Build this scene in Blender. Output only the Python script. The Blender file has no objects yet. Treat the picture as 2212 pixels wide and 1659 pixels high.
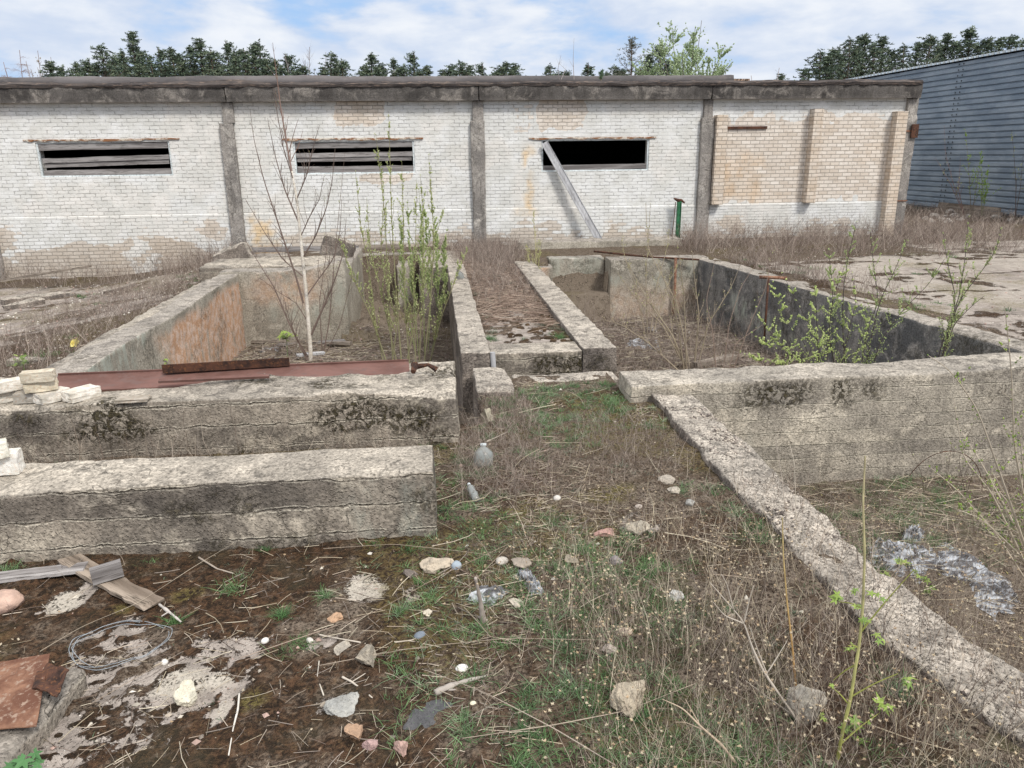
import bpy, math, random
import numpy as np
from mathutils import Matrix, Vector
PI = math.pi
RA = math.radians
# ------------------------------------------------------------------ camera, sky, sun, exposure
F = 1661.0; EYE = 2.5
TH, AL, YW = RA(16.6), RA(0.7), RA(5.6)          # pitch down, roll, yaw
fh = np.array([math.sin(YW), math.cos(YW), 0.0]); up = np.array([0, 0, 1.0])
FW = fh*math.cos(TH) - up*math.sin(TH); U0 = fh*math.sin(TH) + up*math.cos(TH)
R0 = np.array([math.cos(YW), -math.sin(YW), 0.0])
RT = R0*math.cos(AL) - U0*math.sin(AL); UP = R0*math.sin(AL) + U0*math.cos(AL)
O = np.array([0, 0, EYE])
scn = bpy.context.scene
C = scn.collection
cam_d = bpy.data.cameras.new('camera'); cam = bpy.data.objects.new('camera', cam_d); C.objects.link(cam)
cam_d.sensor_width = 36; cam_d.lens = 36*F/2212; cam_d.clip_end = 3000; cam_d.clip_start = 0.05
cam.matrix_world = Matrix(((RT[0], UP[0], -FW[0], O[0]), (RT[1], UP[1], -FW[1], O[1]), (RT[2], UP[2], -FW[2], O[2]), (0, 0, 0, 1)))
scn.camera = cam
scn.view_settings.view_transform = 'Standard'; scn.view_settings.look = 'None'
scn.view_settings.exposure = 0.62; scn.view_settings.gamma = 1.0
SUN_EL, SUN_AZ = RA(48), RA(150)                 # azimuth measured from +Y towards +X
sd = bpy.data.lights.new('sun', 'SUN'); sun = bpy.data.objects.new('sun', sd); C.objects.link(sun)
sd.energy = 1.75; sd.angle = RA(11); sd.color = (1.0, 0.96, 0.9)
sv = Vector((math.sin(SUN_AZ)*math.cos(SUN_EL), math.cos(SUN_AZ)*math.cos(SUN_EL), math.sin(SUN_EL)))
sun.rotation_euler = sv.to_track_quat('Z', 'Y').to_euler()

# ------------------------------------------------------------------ node helpers
def N(nt, t, ins=None, **props):
    nd = nt.nodes.new(t)
    for k, v in props.items(): setattr(nd, k, v)
    for k, v in (ins or {}).items():
        s = nd.inputs[k]
        if isinstance(v, bpy.types.NodeSocket): nt.links.new(v, s)
        elif v is not None:
            if isinstance(v, (tuple, list)) and len(v) == 3 and s.type == 'RGBA': v = (*v, 1)
            s.default_value = v
    return nd
def MA(nt, op, a, b=0.5, c=None, clamp=False):
    return N(nt, 'ShaderNodeMath', {0: a, 1: b, 2: c} if c is not None else {0: a, 1: b}, operation=op, use_clamp=clamp).outputs[0]
def MIX(nt, f, a, b, mode='MIX'):
    return N(nt, 'ShaderNodeMix', {0: f, 6: a, 7: b}, data_type='RGBA', blend_type=mode).outputs[2]
def RMP(nt, v, lo, hi, a=0.0, b=1.0):
    return N(nt, 'ShaderNodeMapRange', {0: v, 1: lo, 2: hi, 3: a, 4: b}, interpolation_type='SMOOTHSTEP').outputs[0]
def NOI(nt, vec, sc, det=4, rough=0.55, dist=0.0):
    return N(nt, 'ShaderNodeTexNoise', {'Vector': vec, 'Scale': sc, 'Detail': det, 'Roughness': rough, 'Distortion': dist}).outputs[0]
def SCL(nt, vec, s):
    return N(nt, 'ShaderNodeVectorMath', {0: vec, 1: s}, operation='MULTIPLY').outputs[0]
def VADD(nt, a, b):
    return N(nt, 'ShaderNodeVectorMath', {0: a, 1: b}, operation='ADD').outputs[0]
def POS(nt): return nt.nodes.new('ShaderNodeNewGeometry')
def OBJ(nt): return nt.nodes.new('ShaderNodeTexCoord').outputs['Object']
def ATTR(nt, name='Col'):
    a = N(nt, 'ShaderNodeAttribute', attribute_name=name)
    s = N(nt, 'ShaderNodeSeparateColor', {0: a.outputs[0]})
    return a.outputs[0], s.outputs[0], s.outputs[1], s.outputs[2]
MATS = {}
def mat(name, fn):
    m = bpy.data.materials.new(name); m.use_nodes = True
    nt = m.node_tree; nt.nodes.clear()
    out = nt.nodes.new('ShaderNodeOutputMaterial'); bs = nt.nodes.new('ShaderNodeBsdfPrincipled')
    nt.links.new(bs.outputs[0], out.inputs[0])
    r = fn(nt)
    for k, v in r.items():
        if k == 'bump':
            h, st, d = v
            b = N(nt, 'ShaderNodeBump', {'Strength': st, 'Distance': d, 'Height': h})
            nt.links.new(b.outputs[0], bs.inputs['Normal'])
        elif isinstance(v, bpy.types.NodeSocket): nt.links.new(v, bs.inputs[k])
        else: bs.inputs[k].default_value = (*v, 1) if isinstance(v, (tuple, list)) and len(v) == 3 else v
    MATS[name] = m
    return m

# ------------------------------------------------------------------ world: nishita sky behind broken cloud
w = bpy.data.worlds.new('World'); scn.world = w; w.use_nodes = True
nt = w.node_tree; nt.nodes.clear()
sky = N(nt, 'ShaderNodeTexSky', sky_type='NISHITA', sun_disc=False, sun_elevation=SUN_EL, sun_rotation=SUN_AZ, air_density=1.0, dust_density=1.0)
g = N(nt, 'ShaderNodeTexCoord').outputs['Generated']
gs = SCL(nt, g, (1.0, 1.0, 2.9))
n1 = NOI(nt, VADD(nt, gs, (3.7, 0.4, 0.9)), 3.4, 6, 0.55, 0.2)
n2 = NOI(nt, VADD(nt, gs, (1.2, 5.0, 2.0)), 9.0, 6, 0.55, 0.2)
cov = MA(nt, 'MAXIMUM', RMP(nt, MA(nt, 'ADD', MA(nt, 'MULTIPLY', n1, 0.7), MA(nt, 'MULTIPLY', n2, 0.3)), 0.38, 0.49), RMP(nt, N(nt, 'ShaderNodeSeparateXYZ', {0: g}).outputs[2], 0.25, 0.55))
br = RMP(nt, MA(nt, 'ADD', MA(nt, 'MULTIPLY', n2, 0.55), MA(nt, 'MULTIPLY', n1, 0.45)), 0.42, 0.62)
gz_ = N(nt, 'ShaderNodeSeparateXYZ', {0: g}).outputs[2]
high = RMP(nt, gz_, 0.22, 0.5)
cc = MIX(nt, br, (4.2, 4.75, 5.75), (6.0, 6.15, 6.4))
cc = MIX(nt, high, cc, MIX(nt, br, (7.6, 7.6, 7.7), (9.6, 9.5, 9.5)))
blue = MIX(nt, 0.85, sky.outputs[0], (2.5, 3.85, 6.0))
skc = MIX(nt, MA(nt, 'MULTIPLY', cov, 0.93), blue, cc)
bg = N(nt, 'ShaderNodeBackground', {'Color': skc, 'Strength': 0.1})
wo = nt.nodes.new('ShaderNodeOutputWorld'); nt.links.new(bg.outputs[0], wo.inputs[0])

# ------------------------------------------------------------------ numpy noise
_rs = np.random.RandomState(7); _T = _rs.rand(65536)
def _h(i, j, k, s): return _T[(i*73856093 ^ j*19349663 ^ k*83492791 ^ (s*2654435)) & 65535]
def vn(x, y, z=0.0, s=0):
    x = np.asarray(x, float); y = np.asarray(y, float); z = np.asarray(z, float) + 0*x
    i = np.floor(x).astype(np.int64); j = np.floor(y).astype(np.int64); k = np.floor(z).astype(np.int64)
    u = x-i; v = y-j; t = z-k
    u = u*u*(3-2*u); v = v*v*(3-2*v); t = t*t*(3-2*t)
    def L(a, b, f): return a+(b-a)*f
    return L(L(L(_h(i, j, k, s), _h(i+1, j, k, s), u), L(_h(i, j+1, k, s), _h(i+1, j+1, k, s), u), v),
             L(L(_h(i, j, k+1, s), _h(i+1, j, k+1, s), u), L(_h(i, j+1, k+1, s), _h(i+1, j+1, k+1, s), u), v), t)*2-1
def fb(x, y, z=0.0, o=4, s=0, g=0.5):
    r = 0; a = 1; f = 1
    for n in range(o):
        r = r + a*vn(np.asarray(x)*f, np.asarray(y)*f, np.asarray(z)*f, s+n*17); a *= g; f *= 2.03
    return r
def ss(a, b, x):
    t = np.clip((np.asarray(x, float)-a)/(b-a), 0, 1); return t*t*(3-2*t)

# ------------------------------------------------------------------ mesh helpers
def link(o, parent=None):
    C.objects.link(o)
    if parent is not None: o.parent = parent
    return o
def tag(o, label, cat, group=None, kind=None):
    if label: o['label'] = label
    if cat: o['category'] = cat
    if group: o['group'] = group
    if kind: o['kind'] = kind
    return o
def thing(name, label, cat, loc=(0, 0, 0), group=None, rotz=0):
    o = bpy.data.objects.new(name, None); o.empty_display_size = 0.1; link(o); o.location = loc; o.rotation_euler = (0, 0, rotz)
    return tag(o, label, cat, group)
class MB:
    """collects vertices, faces and per-vertex colours for ONE mesh object"""
    def __init__(s): s.V = []; s.Fq = []; s.Ft = []; s.Cc = []; s.n = 0; s.smooth = False
    def add(s, v, quads=None, tris=None, col=None):
        v = np.asarray(v, float).reshape(-1, 3)
        if quads is not None and len(quads): s.Fq.append(np.asarray(quads, np.int64)+s.n)
        if tris is not None and len(tris): s.Ft.append(np.asarray(tris, np.int64)+s.n)
        if col is None: col = (1, 1, 1)
        col = np.asarray(col, float)
        if col.ndim == 1: col = np.repeat(col[None, :3], len(v), 0)
        s.Cc.append(col[:, :3]); s.V.append(v); s.n += len(v)
        return s
    def box(s, x0, x1, y0, y1, z0, z1, M=None, col=None, jit=0, rng=None):
        v = np.array([[x, y, z] for z in (z0, z1) for y in (y0, y1) for x in (x0, x1)], float)
        if jit: v += (rng or np.random).uniform(-jit, jit, v.shape)
        if M is not None: v = v@np.array(M.to_3x3()).T+np.array(M.translation)
        return s.add(v, quads=[(0, 2, 3, 1), (4, 5, 7, 6), (0, 1, 5, 4), (2, 6, 7, 3), (0, 4, 6, 2), (1, 3, 7, 5)], col=col)
    def tube(s, pts, rad, sides=5, col=None, cap=True):
        P = np.asarray(pts, float); n = len(P)
        rad = np.full(n, rad) if np.isscalar(rad) else np.asarray(rad, float)
        T = np.gradient(P, axis=0); T /= (np.linalg.norm(T, axis=1, keepdims=True)+1e-9)
        m = T.mean(0); a = np.array([0, 0, 1.0]) if abs(m[2]) < 0.8*np.linalg.norm(m)+1e-9 else np.array([1.0, 0, 0])
        A = np.cross(T, a); A /= (np.linalg.norm(A, axis=1, keepdims=True)+1e-9); B = np.cross(T, A)
        th = np.arange(sides)*2*PI/sides
        v = P[:, None, :]+rad[:, None, None]*(A[:, None, :]*np.cos(th)[None, :, None]+B[:, None, :]*np.sin(th)[None, :, None])
        i = np.arange(n-1)[:, None]*sides; j = np.arange(sides)[None, :]; k = (j+1) % sides
        q = np.stack([i+j, i+k, i+sides+k, i+sides+j], -1).reshape(-1, 4)
        vv = v.reshape(-1, 3); t = None
        if cap:
            vv = np.vstack([vv, P[0], P[-1]]); b = n*sides
            jj = np.arange(sides); kk = (jj+1) % sides
            t = np.vstack([np.stack([kk, jj, np.full(sides, b)], -1), np.stack([(n-1)*sides+jj, (n-1)*sides+kk, np.full(sides, b+1)], -1)])
        if col is not None and np.ndim(col) == 2 and len(col) == n:
            col = np.vstack([np.repeat(col, sides, 0)]+([col[:1], col[-1:]] if cap else []))
        return s.add(vv, quads=q, tris=t, col=col)
    def build(s, name, material, parent=None, smooth=False, label=None, cat=None, group=None, kind=None):
        me = bpy.data.meshes.new(name)
        V = np.vstack(s.V); q = np.vstack(s.Fq) if s.Fq else np.zeros((0, 4), int); t = np.vstack(s.Ft) if s.Ft else np.zeros((0, 3), int)
        me.vertices.add(len(V)); me.vertices.foreach_set('co', V.astype(np.float32).ravel())
        li = np.concatenate([q.ravel(), t.ravel()]).astype(np.int32)
        me.loops.add(len(li)); me.loops.foreach_set('vertex_index', li)
        st = np.concatenate([np.arange(len(q))*4, len(q)*4+np.arange(len(t))*3]).astype(np.int32)
        tt = np.concatenate([np.full(len(q), 4), np.full(len(t), 3)]).astype(np.int32)
        me.polygons.add(len(st)); me.polygons.foreach_set('loop_start', st); me.polygons.foreach_set('loop_total', tt)
        me.polygons.foreach_set('use_smooth', np.full(len(st), smooth, bool))
        c = np.hstack([np.vstack(s.Cc), np.ones((len(V), 1))]).astype(np.float32)
        at = me.color_attributes.new('Col', 'FLOAT_COLOR', 'POINT'); at.data.foreach_set('color', c.ravel())
        me.materials.append(material); me.update(calc_edges=True); me.validate()
        o = bpy.data.objects.new(name, me); link(o, parent)
        tag(o, label, cat, group, kind)
        return o
def grid_quads(nu, nv):
    i = np.arange(nu-1)[:, None]*nv; j = np.arange(nv-1)[None, :]
    return np.stack([i+j, i+nv+j, i+nv+j+1, i+j+1], -1).reshape(-1, 4)

# pixel (in a 2212 x 1659 view of the photo) -> world point, used only to find where real things stand
def ray(x, y): return F*FW+(x-1106)*RT-(y-829.5)*UP
def onz(x, y, z=0.0):
    d = ray(x, y); return O+d*(z-EYE)/d[2]
def ony(x, y, Yv):
    d = ray(x, y); return O+d*Yv/d[1]

# ------------------------------------------------------------------ ground height
def kbend(y):
    """the pebbly kerb bends to the right close to the camera"""
    return 0.33*np.maximum(0, 3.15-np.asarray(y, float))
def gz(x, y, detail=True):
    x = np.asarray(x, float); y = np.asarray(y, float)
    wx = x+0*y
    z = 0.02+0.02*vn(wx*0.7, y*0.7, 0, 3)
    z = z+ss(-0.3, 1.2, wx)*ss(7, 3, y)*0.04
    # west side falls away, north strip is a bit higher
    z = np.where(wx < -4.0, 0.02-0.42*ss(-4.6, -9.0, wx)*ss(9, 15, y)-0.08*ss(-4.3, -6, wx), z)
    nor = ss(8.8, 9.4, y)*ss(-4.2, -3.6, wx)
    z = z+nor*0.10
    z = z+ss(4, 8, wx)*ss(8, 12, y)*0.03
    z = z+ss(24, 40, y)*(-0.05)
    if detail: z = z+0.012*fb(wx*3, y*3, 0, 3, 11)+0.006*fb(wx*14, y*14, 0, 2, 21)
    def pit(z, x0, x1, y0, y1, d, amp=0.06, gx=lambda y: 0):
        m = (wx > x0) & (wx < x1+gx(y)) & (y > y0) & (y < y1)
        return np.where(m, d+amp*fb(wx*2.1, y*2.1, 0, 4, 31), z)
    z = pit(z, -4.05, 0.42, 7.0, 15.75, -1.12, 0.09)
    z = pit(z, -1.95, 0.42, 15.6, 19.6, -1.0, 0.16)
    z = pit(z, 1.98, 6.2, 7.7, 17.5, -1.22, 0.10, gx=lambda y: np.clip((17.4-y)/9.3, 0, 1.1)*1.0)
    z = pit(z, 2.6, 4.0, 17.2, 17.95, -0.60, 0.02)
    z = np.where((wx > 2.42+kbend(y)) & (wx < 13) & (y > -1) & (y < 7.65), -1.0+0.05*fb(wx*2.1, y*2.1, 0, 4, 31), z)
    z = pit(z, 0.30, 2.1, 8.62, 9.12, -0.35, 0.05)
    z = pit(z, 0.12, 0.42, 7.6, 9.2, -0.55, 0.05)
    return z
def at(px, py, dz=0.0, z=0.0):
    for _ in range(8):
        p = onz(px, py, z); z2 = float(gz(p[0], p[1]))+dz
        z = 0.5*z+0.5*z2
    p = onz(px, py, z); return np.array([p[0], p[1], float(gz(p[0], p[1]))])

# ------------------------------------------------------------------ materials
def concrete(dark, mid, light, top1, top2, crack=1.0, boards=0.0, streak=0.5, bump=0.012, agg=1.0, topbump=1.0, wob=0.22):
    def f(nt):
        g = POS(nt); p = g.outputs['Position']; nz = N(nt, 'ShaderNodeSeparateXYZ', {0: g.outputs['Normal']}).outputs[2]
        sp = N(nt, 'ShaderNodeSeparateXYZ', {0: p}); z = sp.outputs[2]
        _, am, ao, ab = ATTR(nt)
        a = NOI(nt, p, 1.1, 3, 0.62, 0.4); b = NOI(nt, p, 7, 5, 0.68); c = NOI(nt, p, 42, 2, 0.7)
        d = NOI(nt, VADD(nt, p, (9.1, 3.3, 4.7)), 2.6, 6, 0.68, 0.8)
        st = NOI(nt, SCL(nt, p, (1, 1, 0.13)), 7, 5, 0.65)
        col = MIX(nt, RMP(nt, a, 0.36, 0.64), dark, mid)
        col = MIX(nt, RMP(nt, d, 0.47, 0.68), col, light)
        col = MIX(nt, MA(nt, 'MULTIPLY', RMP(nt, st, 0.5, 0.66), streak), col, (0.055, 0.05, 0.045))
        col = MIX(nt, MA(nt, 'MULTIPLY', RMP(nt, b, 0.56, 0.70), 0.35), col, (0.07, 0.06, 0.05))
        fine = RMP(nt, c, 0.3, 0.7, 0.6, 1.38)
        vor = N(nt, 'ShaderNodeTexVoronoi', {'Vector': VADD(nt, p, SCL(nt, N(nt, 'ShaderNodeTexNoise', {'Vector': p, 'Scale': 20.0}).outputs[1], (0.03, 0.03, 0.03))), 'Scale': 46.0, 'Randomness': 1.0})
        peb = RMP(nt, vor.outputs['Distance'], 0.16, 0.42, 1.0, 0.0)
        pv = N(nt, 'ShaderNodeSeparateColor', {0: vor.outputs['Color']}).outputs[0]
        tcol = MIX(nt, RMP(nt, d, 0.40, 0.62), top1, top2)
        tcol = MIX(nt, MA(nt, 'MULTIPLY', RMP(nt, b, 0.48, 0.64), 0.7), tcol, (0.12, 0.108, 0.095))
        tcol = MIX(nt, MA(nt, 'MULTIPLY', peb, RMP(nt, pv, 0.45, 0.95, 0.0, 0.75*agg)), tcol, (0.10, 0.085, 0.07))
        tcol = MIX(nt, MA(nt, 'MULTIPLY', peb, RMP(nt, pv, 0.30, 0.05, 0.0, 0.55*agg)), tcol, (0.62, 0.56, 0.48))
        # irregular boundary between bleached top and grimy sides
        nzz = MA(nt, 'ADD', nz, MA(nt, 'MULTIPLY', MA(nt, 'SUBTRACT', b, 0.5), 0.9))
        col = MIX(nt, RMP(nt, nzz, 0.30, 0.62), col, tcol)
        # cracks
        cn = NOI(nt, SCL(nt, VADD(nt, p, (2.2, 7.7, 1.1)), (1, 1, 1.4)), 1.7, 5, 0.6, 0.7)
        ck = MA(nt, 'ABSOLUTE', MA(nt, 'SUBTRACT', cn, 0.5))
        ckm = MA(nt, 'MULTIPLY', RMP(nt, ck, 0.002, 0.009, 1.0, 0.0), RMP(nt, d, 0.45, 0.56, 0.0, crack))
        col = MIX(nt, MA(nt, 'MULTIPLY', ckm, 0.85), col, (0.03, 0.025, 0.02))
        h = MA(nt, 'ADD', MA(nt, 'MULTIPLY', b, 0.8), MA(nt, 'MULTIPLY', c, 0.5))
        h = MA(nt, 'SUBTRACT', h, MA(nt, 'MULTIPLY', ckm, 1.2))
        h = MA(nt, 'ADD', h, MA(nt, 'MULTIPLY', peb, 0.3*topbump))
        if boards:
            zz = MA(nt, 'ADD', MA(nt, 'MULTIPLY', z, 1/boards), MA(nt, 'MULTIPLY', MA(nt, 'SUBTRACT', d, 0.5), wob))
            fr = MA(nt, 'ABSOLUTE', MA(nt, 'SUBTRACT', MA(nt, 'FRACT', zz), 0.5))
            ln = MA(nt, 'MULTIPLY', RMP(nt, fr, 0.0, 0.035, 1.0, 0.0), RMP(nt, nz, 0.5, 0.2, 0.0, 1.0))
            lnm = MA(nt, 'MULTIPLY', ln, MA(nt, 'MULTIPLY', RMP(nt, b, 0.40, 0.58, 0.1, 1.0), RMP(nt, a, 0.40, 0.58, 0.35, 1.0)))
            col = MIX(nt, MA(nt, 'MULTIPLY', lnm, 0.55 if wob < 0.4 else 0.35), col, (0.07, 0.06, 0.05))
            ln2 = MA(nt, 'MULTIPLY', RMP(nt, MA(nt, 'ABSOLUTE', MA(nt, 'SUBTRACT', fr, 0.055)), 0.0, 0.03, 1.0, 0.0), RMP(nt, b, 0.38, 0.52, 0.0, 0.75))
            ln2 = MA(nt, 'MULTIPLY', ln2, RMP(nt, nz, 0.5, 0.2, 0.0, 1.0))
            col = MIX(nt, ln2, col, (0.58, 0.53, 0.44))
            # plank to plank tone
            fl = MA(nt, 'FLOOR', MA(nt, 'ADD', zz, 0.5))
            wn = N(nt, 'ShaderNodeTexNoise', {'Vector': N(nt, 'ShaderNodeCombineXYZ', {0: MA(nt, 'MULTIPLY', sp.outputs[0], 0.5), 1: MA(nt, 'MULTIPLY', fl, 7.3), 2: sp.outputs[1]}).outputs[0], 'Scale': 0.9, 'Detail': 2.0}).outputs[0]
            col = MIX(nt, 1.0, col, N(nt, 'ShaderNodeCombineColor', {0: RMP(nt, wn, 0.3, 0.7, 0.78, 1.2), 1: RMP(nt, wn, 0.3, 0.7, 0.78, 1.2), 2: RMP(nt, wn, 0.3, 0.7, 0.78, 1.17)}).outputs[0], 'MULTIPLY')
            h = MA(nt, 'SUBTRACT', h, MA(nt, 'MULTIPLY', lnm, 1.6)); h = MA(nt, 'ADD', h, MA(nt, 'MULTIPLY', wn, 1.2))
        ff = N(nt, 'ShaderNodeCombineColor', {0: fine, 1: fine, 2: fine}).outputs[0]
        col = MIX(nt, 0.8, col, ff, 'MULTIPLY')
        # painted masks: R moss, G orange flaking, B pale lime wash
        lime = MA(nt, 'MULTIPLY', ab, RMP(nt, NOI(nt, SCL(nt, p, (1, 1, 0.3)), 5, 6, 0.7), 0.42, 0.6))
        col = MIX(nt, lime, col, (0.40, 0.42, 0.36))
        orn = MA(nt, 'MULTIPLY', ao, RMP(nt, NOI(nt, SCL(nt, p, (1, 1, 0.6)), 3.0, 5, 0.7, 0.6), 0.30, 0.50))
        orc = MIX(nt, RMP(nt, b, 0.4, 0.6), (0.52, 0.31, 0.19), (0.62, 0.47, 0.38))
        col = MIX(nt, orn, col, MIX(nt, 0.5, orc, ff, 'MULTIPLY'))
        ms = MA(nt, 'MULTIPLY', am, RMP(nt, NOI(nt, p, 17, 5, 0.78, 0.8), 0.47, 0.56))
        mc = MIX(nt, RMP(nt, c, 0.35, 0.65), (0.018, 0.015, 0.009), (0.075, 0.062, 0.03))
        col = MIX(nt, ms, col, mc)
        h = MA(nt, 'ADD', h, MA(nt, 'MULTIPLY', ms, 0.6))
        return {'Base Color': col, 'Roughness': 0.95, 'Specular IOR Level': 0.15, 'bump': (h, 1.0, bump)}
    return f
M_CON = mat('weathered_concrete', concrete((0.14, 0.122, 0.105), (0.29, 0.25, 0.208), (0.42, 0.37, 0.305), (0.30, 0.268, 0.23), (0.48, 0.428, 0.365), 0.45, 0.19, 0.30, 0.014, wob=0.6))
M_CONB = mat('board_marked_concrete', concrete((0.27, 0.24, 0.205), (0.38, 0.34, 0.285), (0.50, 0.445, 0.37), (0.30, 0.272, 0.238), (0.45, 0.405, 0.35), 0.45, 0.155, 0.3, 0.016))
M_CONP = mat('pit_concrete', concrete((0.29, 0.262, 0.215), (0.38, 0.345, 0.285), (0.47, 0.43, 0.36), (0.29, 0.262, 0.23), (0.42, 0.378, 0.328), 0.5, 0.0, 0.16, 0.008))
M_COND = mat('shade_toned_concrete', concrete((0.12, 0.12, 0.12), (0.24, 0.228, 0.212), (0.38, 0.355, 0.325), (0.31, 0.28, 0.245), (0.45, 0.405, 0.35), 0.4, 0.0, 0.3, 0.010))  # side tones lowered: shade on this pit wall put into the colour
M_COR = mat('cornice_concrete', concrete((0.07, 0.064, 0.06), (0.135, 0.124, 0.115), (0.27, 0.245, 0.22), (0.17, 0.155, 0.14), (0.27, 0.25, 0.22), 0.3, 0.0, 0.5, 0.010))
M_PIL = mat('pilaster_concrete', concrete((0.21, 0.195, 0.18), (0.31, 0.285, 0.26), (0.44, 0.41, 0.37), (0.3, 0.28, 0.25), (0.42, 0.38, 0.33), 0.6, 0.0, 0.4, 0.012))
M_AGG = mat('exposed_aggregate', concrete((0.15, 0.13, 0.115), (0.24, 0.205, 0.175), (0.36, 0.31, 0.265), (0.36, 0.322, 0.275), (0.54, 0.482, 0.41), 0.3, 0.0, 0.2, 0.022, 0.9, 2.2))

def brick_mat(nt):
    g = POS(nt); p = g.outputs['Position']; sp = N(nt, 'ShaderNodeSeparateXYZ', {0: p})
    nrm = N(nt, 'ShaderNodeSeparateXYZ', {0: g.outputs['Normal']})
    side = MA(nt, 'GREATER_THAN', MA(nt, 'ABSOLUTE', nrm.outputs[0]), 0.7)
    hx = MA(nt, 'ADD', MA(nt, 'MULTIPLY', sp.outputs[0], MA(nt, 'SUBTRACT', 1.0, side)), MA(nt, 'MULTIPLY', sp.outputs[1], side))
    _, bare, stain, peel = ATTR(nt)
    wob = N(nt, 'ShaderNodeTexNoise', {'Vector': p, 'Scale': 5.0, 'Detail': 4.0, 'Roughness': 0.72}).outputs[1]
    rb = MA(nt, 'GREATER_THAN', sp.outputs[0], 7.55); hi = MA(nt, 'GREATER_THAN', sp.outputs[2], 1.115)
    rs = MA(nt, 'ADD', 1.0, MA(nt, 'MULTIPLY', rb, MA(nt, 'ADD', 0.188, MA(nt, 'MULTIPLY', hi, -0.264))))
    zr = MA(nt, 'MULTIPLY', MA(nt, 'SUBTRACT', sp.outputs[2], 1.115), rs)
    wq = MA(nt, 'ADD', 0.35, MA(nt, 'MULTIPLY', MA(nt, 'SUBTRACT', 1.0, MA(nt, 'MULTIPLY', rb, hi)), 0.75))
    wv = N(nt, 'ShaderNodeVectorMath', {0: SCL(nt, VADD(nt, wob, (-0.5, -0.5, -0.5)), (0.075, 0.045, 0.0)), 3: wq}, operation='SCALE').outputs[0]
    uv = VADD(nt, N(nt, 'ShaderNodeCombineXYZ', {0: hx, 1: zr}).outputs[0], wv)
    bk = N(nt, 'ShaderNodeTexBrick', {'Vector': uv, 'Color1': (0, 0, 0, 1), 'Color2': (1, 1, 1, 1), 'Mortar': (0.5, 0.5, 0.5, 1), 'Scale': 1.0, 'Mortar Size': 0.0095, 'Mortar Smooth': 0.35, 'Bias': 0.0, 'Brick Width': 0.262, 'Row Height': 0.0915}, offset=0.5)
    rnd = N(nt, 'ShaderNodeSeparateColor', {0: bk.outputs['Color']}).outputs[0]; mo = bk.outputs['Fac']
    a = NOI(nt, p, 9, 6, 0.7); b = NOI(nt, p, 2.2, 6, 0.62, 0.3); c = NOI(nt, p, 50, 3, 0.7)
    # joints filled with paint where noise is low: broken dark lines
    jm = RMP(nt, NOI(nt, SCL(nt, p, (1, 1, 1.6)), 4.0, 5, 0.78), 0.46, 0.58)
    jm = MA(nt, 'MAXIMUM', MA(nt, 'MULTIPLY', jm, 0.8), MA(nt, 'MAXIMUM', MA(nt, 'MULTIPLY', bare, 0.85), peel))
    joint = MA(nt, 'MULTIPLY', mo, jm)
    # crack between bricks (thin black gap)
    paint = MIX(nt, RMP(nt, b, 0.35, 0.66), (0.68, 0.675, 0.64), (0.80, 0.80, 0.785))
    paint = MIX(nt, MA(nt, 'MULTIPLY', RMP(nt, a, 0.56, 0.74), 0.4), paint, (0.52, 0.50, 0.46))
    paint = MIX(nt, MA(nt, 'MULTIPLY', RMP(nt, rnd, 0.0, 1.0), 0.14), paint, (0.45, 0.44, 0.40))
    bb = MIX(nt, rnd, (0.64, 0.56, 0.475), (0.79, 0.725, 0.65))
    bb = MIX(nt, MA(nt, 'MULTIPLY', RMP(nt, a, 0.5, 0.7), 0.4), bb, (0.42, 0.33, 0.25))
    bb = MIX(nt, MA(nt, 'MULTIPLY', peel, 0.55), bb, (0.36, 0.315, 0.26))
    # paint clings per brick
    lost = RMP(nt, MA(nt, 'ADD', MA(nt, 'MULTIPLY', bare, 1.35), MA(nt, 'ADD', MA(nt, 'MULTIPLY', rnd, 0.6), MA(nt, 'MULTIPLY', a, 0.5))), 0.98, 1.12)
    col = MIX(nt, lost, paint, bb)
    col = MIX(nt, MA(nt, 'MULTIPLY', joint, RMP(nt, bare, 0.0, 1.0, 0.55, 0.75)), col, MIX(nt, MA(nt, 'MULTIPLY', bare, 0.6), (0.13, 0.115, 0.10), (0.30, 0.25, 0.20)))
    col = MIX(nt, MA(nt, 'MULTIPLY', stain, RMP(nt, b, 0.40, 0.58, 0.35, 1.0)), col, MIX(nt, 0.85, col, (0.95, 0.66, 0.33), 'MULTIPLY'))
    ff = RMP(nt, c, 0.3, 0.7, 0.86, 1.1); col = MIX(nt, 0.8, col, N(nt, 'ShaderNodeCombineColor', {0: ff, 1: ff, 2: ff}).outputs[0], 'MULTIPLY')
    h = MA(nt, 'ADD', MA(nt, 'SUBTRACT', 1.0, MA(nt, 'MULTIPLY', mo, RMP(nt, jm, 0, 1, 0.45, 1.0))), MA(nt, 'ADD', MA(nt, 'MULTIPLY', a, 0.7), MA(nt, 'MULTIPLY', rnd, 0.35)))
    return {'Base Color': col, 'Roughness': 0.9, 'Specular IOR Level': 0.2, 'bump': (h, 1.0, 0.012)}
M_BRK = mat('painted_silicate_brick', brick_mat)

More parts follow.
